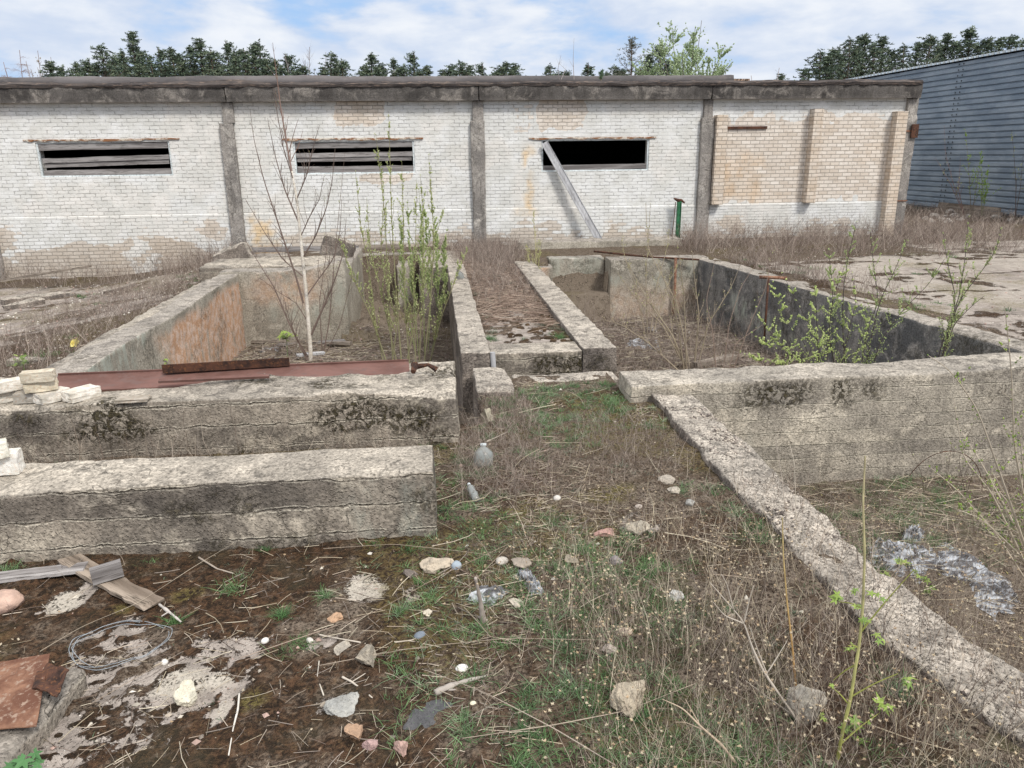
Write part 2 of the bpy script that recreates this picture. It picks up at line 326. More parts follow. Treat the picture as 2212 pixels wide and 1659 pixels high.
def ground_mat(nt):
    g = POS(nt); p = g.outputs['Position']
    _, slab, moss, ymoss = ATTR(nt)
    _, pale, pit, grn = ATTR(nt, 'Col2')
    a = NOI(nt, p, 1.3, 4, 0.6, 0.3); b = NOI(nt, p, 8, 5, 0.72); c = NOI(nt, p, 48, 3, 0.75); d = NOI(nt, VADD(nt, p, (5, 2, 1)), 22, 4, 0.75, 0.6)
    vor = N(nt, 'ShaderNodeTexVoronoi', {'Vector': p, 'Scale': 58.0}); pv = N(nt, 'ShaderNodeSeparateColor', {0: vor.outputs['Color']}).outputs[0]
    peb = RMP(nt, vor.outputs['Distance'], 0.15, 0.36, 1.0, 0.0)
    soil = MIX(nt, RMP(nt, c, 0.36, 0.62), (0.025, 0.018, 0.013), (0.25, 0.20, 0.155))
    soil = MIX(nt, RMP(nt, d, 0.52, 0.66, 0, 0.8), soil, (0.30, 0.25, 0.19))
    soil = MIX(nt, MA(nt, 'MULTIPLY', RMP(nt, b, 0.45, 0.6), 0.6), soil, (0.085, 0.055, 0.035))
    soil = MIX(nt, MA(nt, 'MULTIPLY', peb, RMP(nt, pv, 0.86, 0.97)), soil, (0.42, 0.37, 0.31))
    soil = MIX(nt, MA(nt, 'MULTIPLY', pit, RMP(nt, b, 0.4, 0.55)), soil, (0.22, 0.18, 0.14))
    ms = MIX(nt, RMP(nt, d, 0.4, 0.66), (0.030, 0.021, 0.015), (0.120, 0.068, 0.040))
    ms = MIX(nt, RMP(nt, a, 0.52, 0.62, 0, 0.7), ms, (0.055, 0.046, 0.030))
    ms = MIX(nt, RMP(nt, c, 0.5, 0.72, 0, 0.75), ms, (0.15, 0.095, 0.05))
    con = MIX(nt, RMP(nt, b, 0.36, 0.62), (0.25, 0.215, 0.188), (0.41, 0.358, 0.315))
    con = MIX(nt, MA(nt, 'MULTIPLY', peb, RMP(nt, pv, 0.5, 0.9)), con, (0.15, 0.13, 0.11))
    con = MIX(nt, MA(nt, 'MULTIPLY', peb, RMP(nt, pv, 0.28, 0.05)), con, (0.66, 0.61, 0.54))
    con = MIX(nt, MA(nt, 'MULTIPLY', RMP(nt, a, 0.50, 0.64), 0.5), con, (0.19, 0.165, 0.145))
    con = MIX(nt, pale, con, MIX(nt, RMP(nt, c, 0.35, 0.65), (0.38, 0.345, 0.29), (0.52, 0.47, 0.40)))
    mm = MA(nt, 'MULTIPLY', moss, RMP(nt, b, 0.36, 0.50, 0.55, 1.0))
    col = MIX(nt, mm, soil, ms)
    sm = RMP(nt, MA(nt, 'ADD', slab, MA(nt, 'ADD', MA(nt, 'MULTIPLY', MA(nt, 'SUBTRACT', d, 0.5), 1.3), MA(nt, 'MULTIPLY', MA(nt, 'SUBTRACT', c, 0.5), 1.7))), 0.38, 0.66)
    col = MIX(nt, sm, col, con)
    ym = MA(nt, 'MULTIPLY', ymoss, RMP(nt, d, 0.42, 0.56))
    col = MIX(nt, ym, col, MIX(nt, RMP(nt, c, 0.35, 0.65), (0.07, 0.058, 0.02), (0.21, 0.175, 0.065)))
    col = MIX(nt, MA(nt, 'MULTIPLY', grn, RMP(nt, b, 0.42, 0.6)), col, (0.06, 0.085, 0.03))
    h = MA(nt, 'ADD', MA(nt, 'MULTIPLY', c, RMP(nt, sm, 0, 1, 0.9, 0.35)), MA(nt, 'MULTIPLY', d, RMP(nt, sm, 0, 1, 1.2, 0.3)))
    h = MA(nt, 'ADD', h, MA(nt, 'MULTIPLY', peb, 0.25))
    return {'Base Color': col, 'Roughness': 1.0, 'Specular IOR Level': 0.1, 'bump': (h, 1.0, 0.022)}
M_GND = mat('mossy_ground', ground_mat)

def simple(c1, c2, sc=8, rough=0.8, bump=0.003, spec=0.3, stretch=(1, 1, 1), c3=None, attr=False, metal=0.0, lo=0.38, hi=0.62):
    def f(nt):
        p = SCL(nt, OBJ(nt), stretch)
        a = NOI(nt, p, sc, 6, 0.68, 0.3); b = NOI(nt, p, sc*6, 4, 0.7)
        col = MIX(nt, RMP(nt, a, lo, hi), c1, c2)
        if c3 is not None: col = MIX(nt, RMP(nt, b, 0.52, 0.66), col, c3)
        if attr: col = MIX(nt, 1.0, col, ATTR(nt)[0], 'MULTIPLY')
        h = MA(nt, 'ADD', a, MA(nt, 'MULTIPLY', b, 0.5))
        return {'Base Color': col, 'Roughness': rough, 'Specular IOR Level': spec, 'Metallic': metal, 'bump': (h, 1.0, bump)}
    return f
def vcol(rough=0.9, spec=0.15, trans=0.0):
    def f(nt):
        col = ATTR(nt)[0]
        return {'Base Color': col, 'Roughness': rough, 'Specular IOR Level': spec}
    return f
M_VC = mat('plant_matter', vcol())
M_LEAF = mat('young_leaf', vcol(0.6, 0.3))
M_BIRCH = mat('birch_bark', simple((0.62, 0.56, 0.47), (0.78, 0.73, 0.65), 5, 0.7, 0.002, attr=True, stretch=(1, 1, 3), c3=(0.35, 0.3, 0.25)))
M_BARK = mat('twig_bark', vcol(0.8, 0.25))
M_WOOD = mat('grey_weathered_wood', simple((0.17, 0.155, 0.15), (0.36, 0.34, 0.33), 9, 0.85, 0.003, attr=True, stretch=(0.06, 1, 1), c3=(0.10, 0.09, 0.085)))
M_WOODB = mat('brown_weathered_wood', simple((0.16, 0.13, 0.105), (0.36, 0.31, 0.26), 7, 0.9, 0.004, attr=True, stretch=(0.08, 1, 1), c3=(0.09, 0.075, 0.06)))
M_RUST = mat('rust_primer', simple((0.125, 0.062, 0.05), (0.19, 0.10, 0.083), 3, 0.75, 0.0015, c3=(0.15, 0.09, 0.078), stretch=(0.5, 1, 1)))
M_RUSTD = mat('dark_rust', simple((0.035, 0.02, 0.016), (0.10, 0.045, 0.028), 7, 0.85, 0.004, c3=(0.17, 0.075, 0.035)))
M_RUSTO = mat('orange_rust', simple((0.14, 0.062, 0.038), (0.30, 0.16, 0.10), 5, 0.85, 0.003, c3=(0.34, 0.24, 0.18)))
M_RUSTL = mat('flaking_rust', simple((0.26, 0.12, 0.055), (0.62, 0.56, 0.47), 9, 0.9, 0.004, c3=(0.13, 0.06, 0.035), stretch=(0.6, 1, 1), lo=0.42, hi=0.58))
M_GALV = mat('faded_metal', simple((0.36, 0.36, 0.37), (0.52, 0.52, 0.53), 4, 0.6, 0.002, c3=(0.25, 0.24, 0.24), stretch=(1, 1, 0.2)))
M_FRAME = mat('grey_frame_paint', simple((0.55, 0.60, 0.61), (0.74, 0.79, 0.80), 6, 0.6, 0.001, c3=(0.25, 0.25, 0.24)))
M_GREEN = mat('green_paint', simple((0.02, 0.10, 0.045), (0.045, 0.20, 0.09), 5, 0.55, 0.001, c3=(0.01, 0.03, 0.015)))
M_FELT = mat('roofing_felt', simple((0.095, 0.088, 0.088), (0.175, 0.16, 0.158), 0.8, 0.9, 0.01, c3=(0.14, 0.125, 0.12), stretch=(0.4, 1, 1)))
M_FELTD = mat('torn_roofing_felt', simple((0.035, 0.03, 0.03), (0.10, 0.085, 0.078), 2.5, 0.9, 0.012, c3=(0.20, 0.15, 0.12), stretch=(0.35, 1, 3)))
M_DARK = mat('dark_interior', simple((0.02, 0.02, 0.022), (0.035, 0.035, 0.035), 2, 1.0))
M_BRICKL = mat('loose_silicate_brick', simple((0.56, 0.52, 0.44), (0.76, 0.72, 0.65), 9, 0.9, 0.006, attr=True, c3=(0.62, 0.5, 0.40)))
M_STONE = mat('field_stone', simple((0.8, 0.8, 0.8), (1.1, 1.08, 1.05), 14, 0.85, 0.004, attr=True, c3=(0.55, 0.54, 0.53)))
M_STONES = mat('smooth_pebble', simple((0.9, 0.9, 0.9), (1.08, 1.08, 1.05), 20, 0.6, 0.001, attr=True))
M_WIRE = mat('pale_wire', simple((0.26, 0.29, 0.32), (0.40, 0.44, 0.47), 30, 0.5, 0.0003))
def plastic(nt):
    p = OBJ(nt); a = NOI(nt, SCL(nt, p, (1, 2.5, 2)), 6, 4, 0.55, 1.5)
    col = MIX(nt, RMP(nt, a, 0.42, 0.62), (0.14, 0.14, 0.15), (0.50, 0.52, 0.55))  # pale streaks put highlights along the creases into the colour
    return {'Base Color': col, 'Roughness': 0.32, 'Specular IOR Level': 0.4, 'Alpha': RMP(nt, a, 0.35, 0.6, 0.45, 0.95), 'bump': (a, 0.6, 0.01)}
M_FILM = mat('crumpled_plastic_film', plastic)
def jugm(nt):
    p = OBJ(nt); a = NOI(nt, p, 12, 4, 0.6)
    return {'Base Color': MIX(nt, RMP(nt, a, 0.4, 0.7), (0.42, 0.45, 0.44), (0.33, 0.31, 0.27)), 'Roughness': 0.25, 'Transmission Weight': 0.35, 'Alpha': 0.85, 'Specular IOR Level': 0.6, 'bump': (a, 0.5, 0.003)}
M_YEL = mat('yellow_plastic', simple((0.60, 0.50, 0.12), (0.72, 0.64, 0.25), 8, 0.5, 0.003))
M_JUG = mat('cloudy_plastic', jugm)
def blue_metal(nt):
    p = OBJ(nt); a = NOI(nt, SCL(nt, p, (0.5, 0.5, 1.5)), 1.4, 6, 0.6); b = NOI(nt, SCL(nt, p, (8, 8, 0.6)), 2, 5, 0.7)
    col = MIX(nt, RMP(nt, a, 0.35, 0.65), (0.185, 0.235, 0.295), (0.29, 0.345, 0.405))
    col = MIX(nt, RMP(nt, b, 0.55, 0.72, 0, 0.35), col, (0.36, 0.40, 0.44))
    return {'Base Color': col, 'Roughness': 0.55, 'Specular IOR Level': 0.35, 'bump': (a, 0.3, 0.01)}
M_BLUE = mat('blue_grey_sheeting', blue_metal)

# ------------------------------------------------------------------ ground sheet
def axis(segs):
    out = []
    for a, b, st in segs:
        n = max(1, int(round((b-a)/st))); out += list(np.linspace(a, b, n, endpoint=False))
    out.append(segs[-1][1]); return np.array(out)
# blobs in the photo's foreground: (px, py, half width, half height) turned into ground ellipses
def blobs(X, Y, lst, seed=0, amp=0.5, fr=5):
    m = np.zeros_like(X)
    nz = fb(X*fr, Y*fr, 0, 4, seed)*amp
    for px, py, rx, ry in lst:
        c = onz(px, py, 0.0); ex = abs(onz(px+rx, py, 0)[0]-c[0]); ey = abs(onz(px, py-ry, 0)[1]-onz(px, py+ry, 0)[1])/2
        ex = max(ex, 0.02); ey = max(ey, 0.02)
        d = ((X-c[0])/ex)**2+((Y-c[1])/ey)**2
        m = np.maximum(m, ss(1.35, 0.6, np.sqrt(d)+nz))
    return m
def masks(X, Y):
    nf = fb(X*1.6, Y*1.6, 0, 5, 41); n2 = fb(X*0.5, Y*0.5, 0, 4, 51); n3 = fb(X*6, Y*6, 0, 4, 61)
    slab = np.zeros_like(X); pale = np.zeros_like(X)
    fg = blobs(X, Y, [(180, 1560, 190, 130), (60, 1659, 190, 120), (330, 1460, 190, 55), (250, 1400, 90, 60), (480, 1420, 80, 55), (430, 1500, 120, 40), (480, 1540, 35, 40),
                      (790, 1282, 58, 26), (140, 1300, 42, 30), (100, 1320, 35, 14), (1380, 1150, 45, 20), (890, 1290, 18, 18), (740, 1530, 50, 22), (700, 1400, 40, 12)], 5, 0.5, 4.5)
    slab = np.maximum(slab, fg)
    pl = blobs(X, Y, [(790, 1282, 56, 25), (140, 1295, 42, 26), (380, 1480, 60, 28), (480, 1545, 25, 28), (470, 1470, 30, 12)], 6, 0.55, 4.5)
    pale = pl
    # moss cushions eat round holes in the slab
    hole = ss(0.10, 0.32, fb(X*16, Y*16, 0, 2, 71))
    slab = slab*(1-hole*(1-pale*0.7)); big = ss(0.15, 0.4, fb(X*3.3, Y*3.3, 0, 3, 73))*(1-pale); slab = slab*(1-0.35*big*(Y < 6))
    moss = ss(-0.75, -0.2, nf)*ss(1.3, -0.6, X+0.6*nf)*ss(6.4, 5.2, Y)*ss(-4.4, -4.0, X)
    moss = np.maximum(moss, ss(0.2, 0.6, nf)*0.7*(Y < 8)*(X < 2.4))
    # path between the kerbs: brown moss, bare concrete at its near end
    pth = (X > 0.55) & (X < 1.85) & (Y > 9.0) & (Y < 21.4)
    moss = np.where(pth, 0.25+0.5*ss(-0.3, 0.3, nf), moss)
    ps = ss(11.9, 10.9, Y+0.9*nf)*np.clip(1-ss(0.05, 0.35, fb(X*7, Y*5, 0, 3, 81)+0.7*ss(10.0, 10.9, Y)-0.35+0.9*ss(1.45, 1.8, X)), 0, 1)
    slab = np.where(pth, ps, slab)
    slab = np.where(pth & (Y < 9.5), 0.95, slab); moss = np.where(pth & (Y < 9.5), 0, moss)
    # yard paving left and right of the pits
    lft = (X < -4.1)
    le = ss(-5.7, -6.6, X+0.9*nf-0.12*(Y-12))*ss(20.3, 19.3, Y)
    slab = np.where(lft, le*ss(0.45, 0.15, n3*0.5+nf*0.6), slab); moss = np.where(lft, ss(0.0, 0.4, nf+0.3)*0.7*ss(15, 11, Y), moss)
    rgt = (X > 6.3) & (Y > 7.5)
    gx = 6.05+(17.3-Y)*0.113
    re = ss(gx+0.6, gx+1.0, X+0.25*n3)*ss(0, 1, 17.0-Y+0.13*(X-8)+0.5*nf)
    re = np.maximum(re, ss(19.5, 18.8, Y+0.3*nf)*ss(11.5, 12.6, X)*ss(17.1, 17.6, Y))
    # joints of the big yard slabs
    def joint(v, per, w): return ss(w, w*0.4, np.abs(((v/per) % 1.0)-0.5)*per)
    jn = np.maximum(joint(Y+0.10*vn(X, Y, 0, 5), 1.9, 0.085), joint(X+0.1*vn(X, Y, 0, 6), 3.1, 0.085)*ss(0.0, 0.3, n2+0.1))
    jw = np.maximum(jn*ss(-0.5, 0.1, nf), ss(0.45, 0.65, nf)*0.8)
    slab = np.where(rgt, np.minimum(1, re*1.3)*(1-jw*0.9), slab); moss = np.where(rgt, np.maximum(jw*re, ss(0.1, 0.5, nf)*0.8)*ss(18, 16, Y), moss)
    pitm = ((gz(X, Y, False) < -0.5)).astype(float)
    slab = slab*(1-pitm); moss = moss*(1-pitm*0.8)
    ym = ss(0.3, 0.7, fb(X*1.1+9, Y*1.1, 0, 4, 91))*(1-pitm*0.3)*0.6
    ym = np.maximum(ym, blobs(X, Y, [(1170, 1110, 60, 25), (1330, 900, 90, 50), (410, 1290, 30, 10), (270, 1315, 22, 12), (1900, 1100, 90, 40), (1300, 1080, 70, 25), (540, 1520, 25, 25)], 8, 0.6))*0.9
    grn = ss(0.05, 0.5, fb(X*0.9+3, Y*0.9+7, 0, 4, 101))*ss(0.2, 1.0, X)*(Y < 9)*0.4
    pale = pale+np.where(rgt, 0.35*ss(-0.2, 0.4, n2), 0)
    return slab, moss, ym, pale, pitm, grn
gxs = axis([(-500, -100, 80), (-100, -30, 14), (-30, -14, 1.2), (-14, -5, 0.09), (-5, 3.4, 0.034), (3.4, 9, 0.07), (9, 16, 0.14), (16, 30, 0.8), (30, 100, 10), (100, 500, 80)])
gys = axis([(-60, -6, 8), (-6, 1.5, 0.5), (1.5, 6.6, 0.034), (6.6, 9.6, 0.05), (9.6, 22, 0.09), (22, 45, 0.5), (45, 120, 8), (120, 1500, 150)])
GX, GY = np.meshgrid(gxs, gys, indexing='ij')
slab, moss, ymoss, pale, pitm, grn = masks(GX, GY)
GZ = gz(GX, GY)
near = ss(9, 6, GY)*ss(4, 3, GX)
lump = 0.016*np.maximum(0, fb(GX*9, GY*9, 0, 3, 111))+0.012*np.maximum(0, fb(GX*30, GY*30, 0, 2, 121))
GZ = GZ+near*(1-pitm)*(1-slab)*(lump+0.006)
gm = MB(); gm.add(np.stack([GX, GY, GZ], -1).reshape(-1, 3), quads=grid_quads(len(gxs), len(gys)), col=np.stack([slab, moss, ymoss], -1).reshape(-1, 3))
ground = gm.build('ground', M_GND, smooth=True, kind='structure')
a2 = ground.data.color_attributes.new('Col2', 'FLOAT_COLOR', 'POINT')
a2.data.foreach_set('color', np.stack([pale, pitm, grn, np.ones_like(pale)], -1).astype(np.float32).ravel())

# ------------------------------------------------------------------ rough cast concrete blocks
def rough_block(name, x0, x1, y0, y1, z0, z1, m, label=None, cat=None, res=0.05, r0=0.012, r1=0.05, amp=0.008, seed=0,
                colf=None, parent=None, M=None, group=None, zf=None, noisef=1.6, warp=None):
    """box whose arrises are knocked off by noise; one closed mesh"""
    mb = MB()
    def ax(a, b):
        n = max(2, int(math.ceil((b-a)/res))+1)
        e = min(r1*0.5, (b-a)*0.2)
        v = list(np.linspace(a, b, n)); v += [a+e*0.35, a+e, b-e, b-e*0.35]
        return np.unique(np.round(v, 5))
    xs, ys, zs = ax(x0, x1), ax(y0, y1), ax(z0, z1)
    faces = []
    def face(U, V, fn, flip):
        u, v = np.meshgrid(U, V, indexing='ij'); p = fn(u, v).reshape(-1, 3)
        q = grid_quads(len(U), len(V)); q = q[:, ::-1] if flip else q
        faces.append((p, q))
    face(xs, ys, lambda u, v: np.stack([u, v, 0*u+z1], -1), False)
    face(xs, zs, lambda u, v: np.stack([u, 0*u+y0, v], -1), False)
    face(xs, zs, lambda u, v: np.stack([u, 0*u+y1, v], -1), True)
    face(ys, zs, lambda u, v: np.stack([0*u+x0, u, v], -1), True)
    face(ys, zs, lambda u, v: np.stack([0*u+x1, u, v], -1), False)
    for p, q in faces:
        x, y, z = p.T
        sx = x*noisef; sy = y*noisef; sz = z*noisef
        rr = r0+(r1-r0)*ss(-0.2, 0.75, fb(sx*1.6, sy*1.6, sz*1.6, 4, seed+3))
        rr = np.minimum(rr, 0.45*min(x1-x0, y1-y0))
        lo = np.stack([x0+rr, y0+rr, np.full_like(rr, z0)], -1); hi = np.stack([x1-rr, y1-rr, z1-rr], -1)
        c = np.clip(p, lo, hi); d = p-c; L = np.linalg.norm(d, axis=1, keepdims=True); L[L < 1e-9] = 1
        nrm = d/L
        pn = c+nrm*rr[:, None]
        pn = np.where(np.linalg.norm(d, axis=1, keepdims=True) < 1e-8, p, pn)
        dis = amp*fb(x*6, y*6, z*6, 4, seed+9)+amp*1.5*fb(sx, sy, sz, 2, seed+15)
        pn = pn+nrm*dis[:, None]
        if zf is not None: pn[:, 2] += zf(pn[:, 0], pn[:, 1])*ss(z0, z1, p[:, 2])
        if warp is not None: pn = warp(pn)
        col = np.zeros_like(pn) if colf is None else np.stack(colf(x, y, z, nrm), -1)
        if M is not None: pn = pn@np.array(M.to_3x3()).T+np.array(M.translation)
        mb.add(pn, quads=q, col=col)
    o = mb.build(name, m, parent, smooth=True, label=label, cat=cat, group=group)
    bm = bmesh.new(); bm.from_mesh(o.data); bmesh.ops.remove_doubles(bm, verts=bm.verts, dist=0.0008); bm.to_mesh(o.data); bm.free()
    return o
import bmesh
def z0_(x): return 0*x
def mossf(dens, lowf=None):
    def f(x, y, z, n):
        m = ss(0.15, 0.5, fb(x*1.7, y*1.7, z*2.5, 4, 131))*dens
        if lowf is not None: m = np.maximum(m, lowf(x, y, z))
        return m, z0_(x), z0_(x)
    return f
# A: low beam in front (left foreground)
def colA(x, y, z, n):
    m = ss(0.30, 0.62, fb(x*2, y*2, z*3, 4, 133))*0.55*ss(0.5, 0.42, z)
    b = 0.9*ss(-0.75, -0.55, x+0.08*fb(x*5, y*5, z*5, 3, 5))*ss(0.47, 0.43, z)*0.4
    return m, z0_(x), b
rough_block('concrete_beam', -6.0, -0.06, 4.73, 5.24, -0.15, 0.5, M_CON, 'low grey concrete beam lying nearest in the left foreground, its near face stained black', 'concrete beam',
            res=0.03, r0=0.008, r1=0.045, amp=0.007, seed=1, colf=colA, zf=lambda x, y: 0.012*vn(x*1.3, y*2, 0, 4))
# B: thick wall carrying the red steel channel
def colB(x, y, z, n):
    m = ss(0.05, 0.45, fb(x*2.3, y*2.3, z*3.5, 5, 135)+0.5*ss(-2.6, -0.9, x)*ss(0.05, 0.35, z)-0.25)*ss(0.56, 0.44, z+0.10*fb(x*4, y*4, z*4, 3, 3))*0.95
    return m, z0_(x), z0_(x)
rough_block('concrete_wall', -6.6, 0.16, 6.47, 7.47, -1.3, 0.53, M_CON, 'thick mossy concrete wall with bricks and a red steel channel on its top', 'concrete wall',
            res=0.04, r0=0.012, r1=0.10, amp=0.011, seed=2, colf=colB, zf=lambda x, y: 0.02*vn(x*1.1, y*2, 0, 4)-0.05*ss(-0.9, 0.2, x)*ss(6.7, 6.45, y))
# C: west wall of the left pit
def colC(x, y, z, n):
    face = ss(0.5, 0.9, n[:, 0])
    o = ss(11.0, 11.5, y+0.9*(z+0.4))*face*ss(0.22, 0.08, z+0.08*fb(y*3, z*3, 0, 3, 2))
    b = ss(11.4, 10.8, y+0.9*(z+0.4))*face*0.9
    return ss(0.35, 0.6, fb(x*2, y*2, z*2, 4, 137))*0.5, o*0.95, b*ss(-0.1, 0.25, fb(y*1.5, z*1.5, 3, 3, 8)+0.25)
rough_block('pit_wall', -4.24, -3.86, 7.47, 15.6, -1.4, 0.30, M_CONP, 'long concrete pit wall running back on the left, orange and lime flaking on its inner face', 'concrete wall',
            res=0.06, r0=0.012, r1=0.06, amp=0.008, seed=3, colf=colC, zf=lambda x, y: 0.03*vn(y*0.6, 0*y, 0, 4)+0.12*ss(10, 7.6, y)*0)
rough_block('wall_lip', -4.46, -4.243, 7.6, 15.5, -0.4, 0.255, M_CON, 'rough outer lip along the back of the left pit wall', 'concrete kerb', res=0.07, r0=0.02, r1=0.07, amp=0.015, seed=4)
# north wall of left pit with broken slab above
def colN(x, y, z, n):
    f = ss(0.5, 0.9, -n[:, 1])
    o = f*np.clip(ss(0.42, 0.12, np.abs(z-0.02)+0.12*fb(x*3, z*3, 0, 3, 9))*ss(-3.9, -3.4, x)*ss(-1.9, -2.6, x), 0, 1)
    b = f*ss(0.45, 0.25, np.abs(z+0.28+0.12*fb(x*2, z, 0, 3, 7)))*ss(-3.5, -3.1, x)*0.5
    return z0_(x), o*0.5, b
rough_block('pit_wall', -4.24, -1.80, 15.605, 16.1, -1.4, 0.36, M_CONP, 'far wall of the left pit, ochre stain and pale patched plaster behind the birch', 'concrete wall',
            res=0.07, r0=0.015, r1=0.07, amp=0.01, seed=5, colf=colN, zf=lambda x, y: 0.17*ss(-2.6, -1.8, x))
rough_block('broken_slab', -4.75, -2.0, 16.11, 17.6, -0.1, 0.40, M_CON, 'broken concrete slab behind the far wall of the left pit', 'concrete slab', res=0.08, r0=0.03, r1=0.10, amp=0.02, seed=6)
rough_block('pit_wall', -2.18, -1.80, 16.105, 19.7, -1.4, 0.30, M_CONP, 'side wall of the narrow recess behind the birch', 'concrete wall', res=0.1, seed=7)
rough_block('pit_wall', -2.18, 0.02, 19.7, 20.1, -1.4, 0.14, M_CONP, 'back wall of the narrow recess behind the willow', 'concrete wall', res=0.08, seed=8,
            colf=lambda x, y, z, n: (ss(0, 0.4, fb(x*2, z*2, 0, 3, 5))*0.6, z0_(x), z0_(x)))
rough_block('concrete_block', -0.92, -0.55, 18.6, 19.69, -1.2, -0.02, M_CONP, 'stubby concrete block at the back of the left recess', 'concrete block', res=0.08, seed=9)
# kerbs of the central path
def colK(x, y, z, n):
    return ss(0.25, 0.55, fb(x*2, y*2, z*3, 4, 139))*0.6*ss(0.22, 0.12, z), z0_(x), z0_(x)
rough_block('path_kerb', 0.27, 0.63, 9.06, 17.0, -1.4, 0.205, M_AGG, 'pale concrete kerb on the left side of the mossy central path', 'concrete kerb', res=0.05, r0=0.012, r1=0.05, amp=0.007, seed=10, colf=colK)
rough_block('path_kerb', -0.36, 0.62, 17.02, 20.1, -1.4, 0.16, M_AGG, 'broken far end of the left path kerb near the brick building', 'concrete kerb', res=0.08, r0=0.02, r1=0.08, amp=0.012, seed=11, colf=colK)
rough_block('path_kerb', 1.77, 2.20, 9.08, 17.2, -1.5, 0.205, M_AGG, 'pale concrete kerb on the right side of the mossy central path', 'concrete kerb', res=0.05, r0=0.012, r1=0.05, amp=0.008, seed=12, colf=colK)
def colS(x, y, z, n):
    return ss(0.05, 0.3, fb(x*3, z*1.2, 0, 4, 141))*ss(0.16, 0.08, z)*0.95, z0_(x), z0_(x)
rough_block('path_slab', 0.632, 1.768, 9.10, 9.62, -0.7, 0.165, M_CON, 'near end slab of the central path, black moss streaks down its face', 'concrete slab', res=0.04, r0=0.01, r1=0.03, amp=0.006, seed=13, colf=colS)
rough_block('sill_strip', 0.86, 2.05, 8.36, 8.66, -0.6, 0.005, M_AGG, 'low crumbled pale strip of concrete crossing in front of the path', 'concrete strip', res=0.04, r0=0.015, r1=0.09, amp=0.014, seed=14)
rough_block('concrete_block', 0.40, 0.81, 7.9, 8.92, -0.7, 0.055, M_AGG, 'squat concrete block beside the end of the thick wall', 'concrete block', res=0.04, r0=0.015, r1=0.08, amp=0.012, seed=15)
# E: cross wall on the right, F: diagonal looking kerb wall running to the camera, G: east wall of the right pit
def colE(x, y, z, n):
    m = np.clip(ss(0.35, 0.6, fb(x*2.2, y, z*1.6, 4, 143)-0.35+0.8*ss(-0.35, 0.1, z)), 0, 1)*ss(0.2, 0.12, z)*0.8*ss(0.1, 0.6, fb(x*0.8, 0*x, 0, 2, 144)+0.2)
    m = np.maximum(m, ss(0.20, 0.08, np.abs(x-3.46)+0.09*fb(x*6, z*4, 0, 3, 1))*ss(-0.25, 0.05, z)*ss(0.22, 0.12, z))
    m = np.maximum(m, ss(0.16, 0.06, np.abs(x-4.28)+0.07*fb(x*6, z*4, 0, 3, 2))*ss(-0.25, 0.05, z)*ss(0.22, 0.12, z))
    return m, z0_(x), 0.5*ss(3.6, 2.6, x)*ss(0.05, -0.2, z)*ss(0.2, -0.2, fb(x*2, z*3, 0, 3, 6))
rough_block('cross_wall', 1.96, 13.0, 7.42, 7.98, -1.4, 0.20, M_CONB, 'board marked concrete cross wall on the right with two black moss runs', 'concrete wall',
            res=0.045, r0=0.012, r1=0.05, amp=0.010, seed=16, colf=colE, zf=lambda x, y: 0.10*ss(5, 7.6, x)+0.02*vn(x, y, 0, 6))
rough_block('aggregate_kerb', 2.17, 2.60, 0.6, 7.415, -1.4, 0.105, M_AGG, 'worn kerb of exposed pebbly concrete running towards the camera on the right', 'concrete kerb',
            res=0.024, r0=0.015, r1=0.08, amp=0.012, seed=17, zf=lambda x, y: 0.02*vn(x*2, y*1.5, 0, 6)+0.009*fb(x*9, y*9, 0, 3, 8)+0.008*np.maximum(0, fb(x*24, y*24, 0, 2, 9)), warp=lambda p: p+np.stack([kbend(p[:, 1])+0.02*fb(p[:, 1]*2, 0*p[:, 1], 0, 3, 12), 0*p[:, 0], 0*p[:, 0]], -1))
gl = math.hypot(1.05, 9.3); gang = math.atan2(-9.3, 1.05)
MG = Matrix.Translation((6.05, 17.3, 0)) @ Matrix.Rotation(gang, 4, 'Z')
def colG(x, y, z, n):
    f = ss(0.5, 0.9, -n[:, 1])
    o = 0.6*f*ss(6.4, 4.4, x+0.6*z)*ss(0.05, -0.3, z)
    b = f*ss(0.35, 0.1, np.abs(z+0.62+0.16*(x-2.2)))*ss(1.4, 2.0, x)*ss(5.0, 4.0, x)
    return ss(0.3, 0.55, fb(x*2, y, z*2, 4, 145))*0.5, z0_(x), np.clip(b, 0, 1)*0.9
rough_block('pit_wall', 0.0, gl, 0.0, 0.42, -1.5, 0.15, M_COND, 'shade-darkened concrete wall along the right side of the right pit', 'concrete wall', res=0.07, r0=0.015, r1=0.06, amp=0.009, seed=18, colf=colG, M=MG)
# north walls of right pit
def colR(x, y, z, n):
    f = ss(0.5, 0.9, -n[:, 1])
    return ss(0.2, 0.5, fb(x*2, y, z*2, 4, 147))*0.4, f*0.7*ss(2.62, 2.45, x), 0.25*f*ss(4.5, 5.2, x)
rough_block('pit_wall', 2.0, 2.66, 17.3, 17.8, -1.5, 0.05, M_CONP, 'orange stained stub of wall at the left end of the right pit', 'concrete wall', res=0.07, seed=19, colf=colR)
rough_block('pit_wall', 2.662, 3.99, 17.3, 17.9, -1.5, -0.62, M_CONP, 'low wall under the niche at the back of the right pit', 'concrete wall', res=0.07, seed=20, r1=0.03)
rough_block('pit_wall', 2.662, 3.99, 17.905, 18.4, -1.5, 0.16, M_CONP, 'grey back wall of the niche in the right pit', 'concrete wall', res=0.07, seed=21, colf=lambda x, y, z, n: (ss(0.1, 0.4, fb(x*2, y, z*2, 4, 4))*0.5, z0_(x), 0.4+z0_(x)))
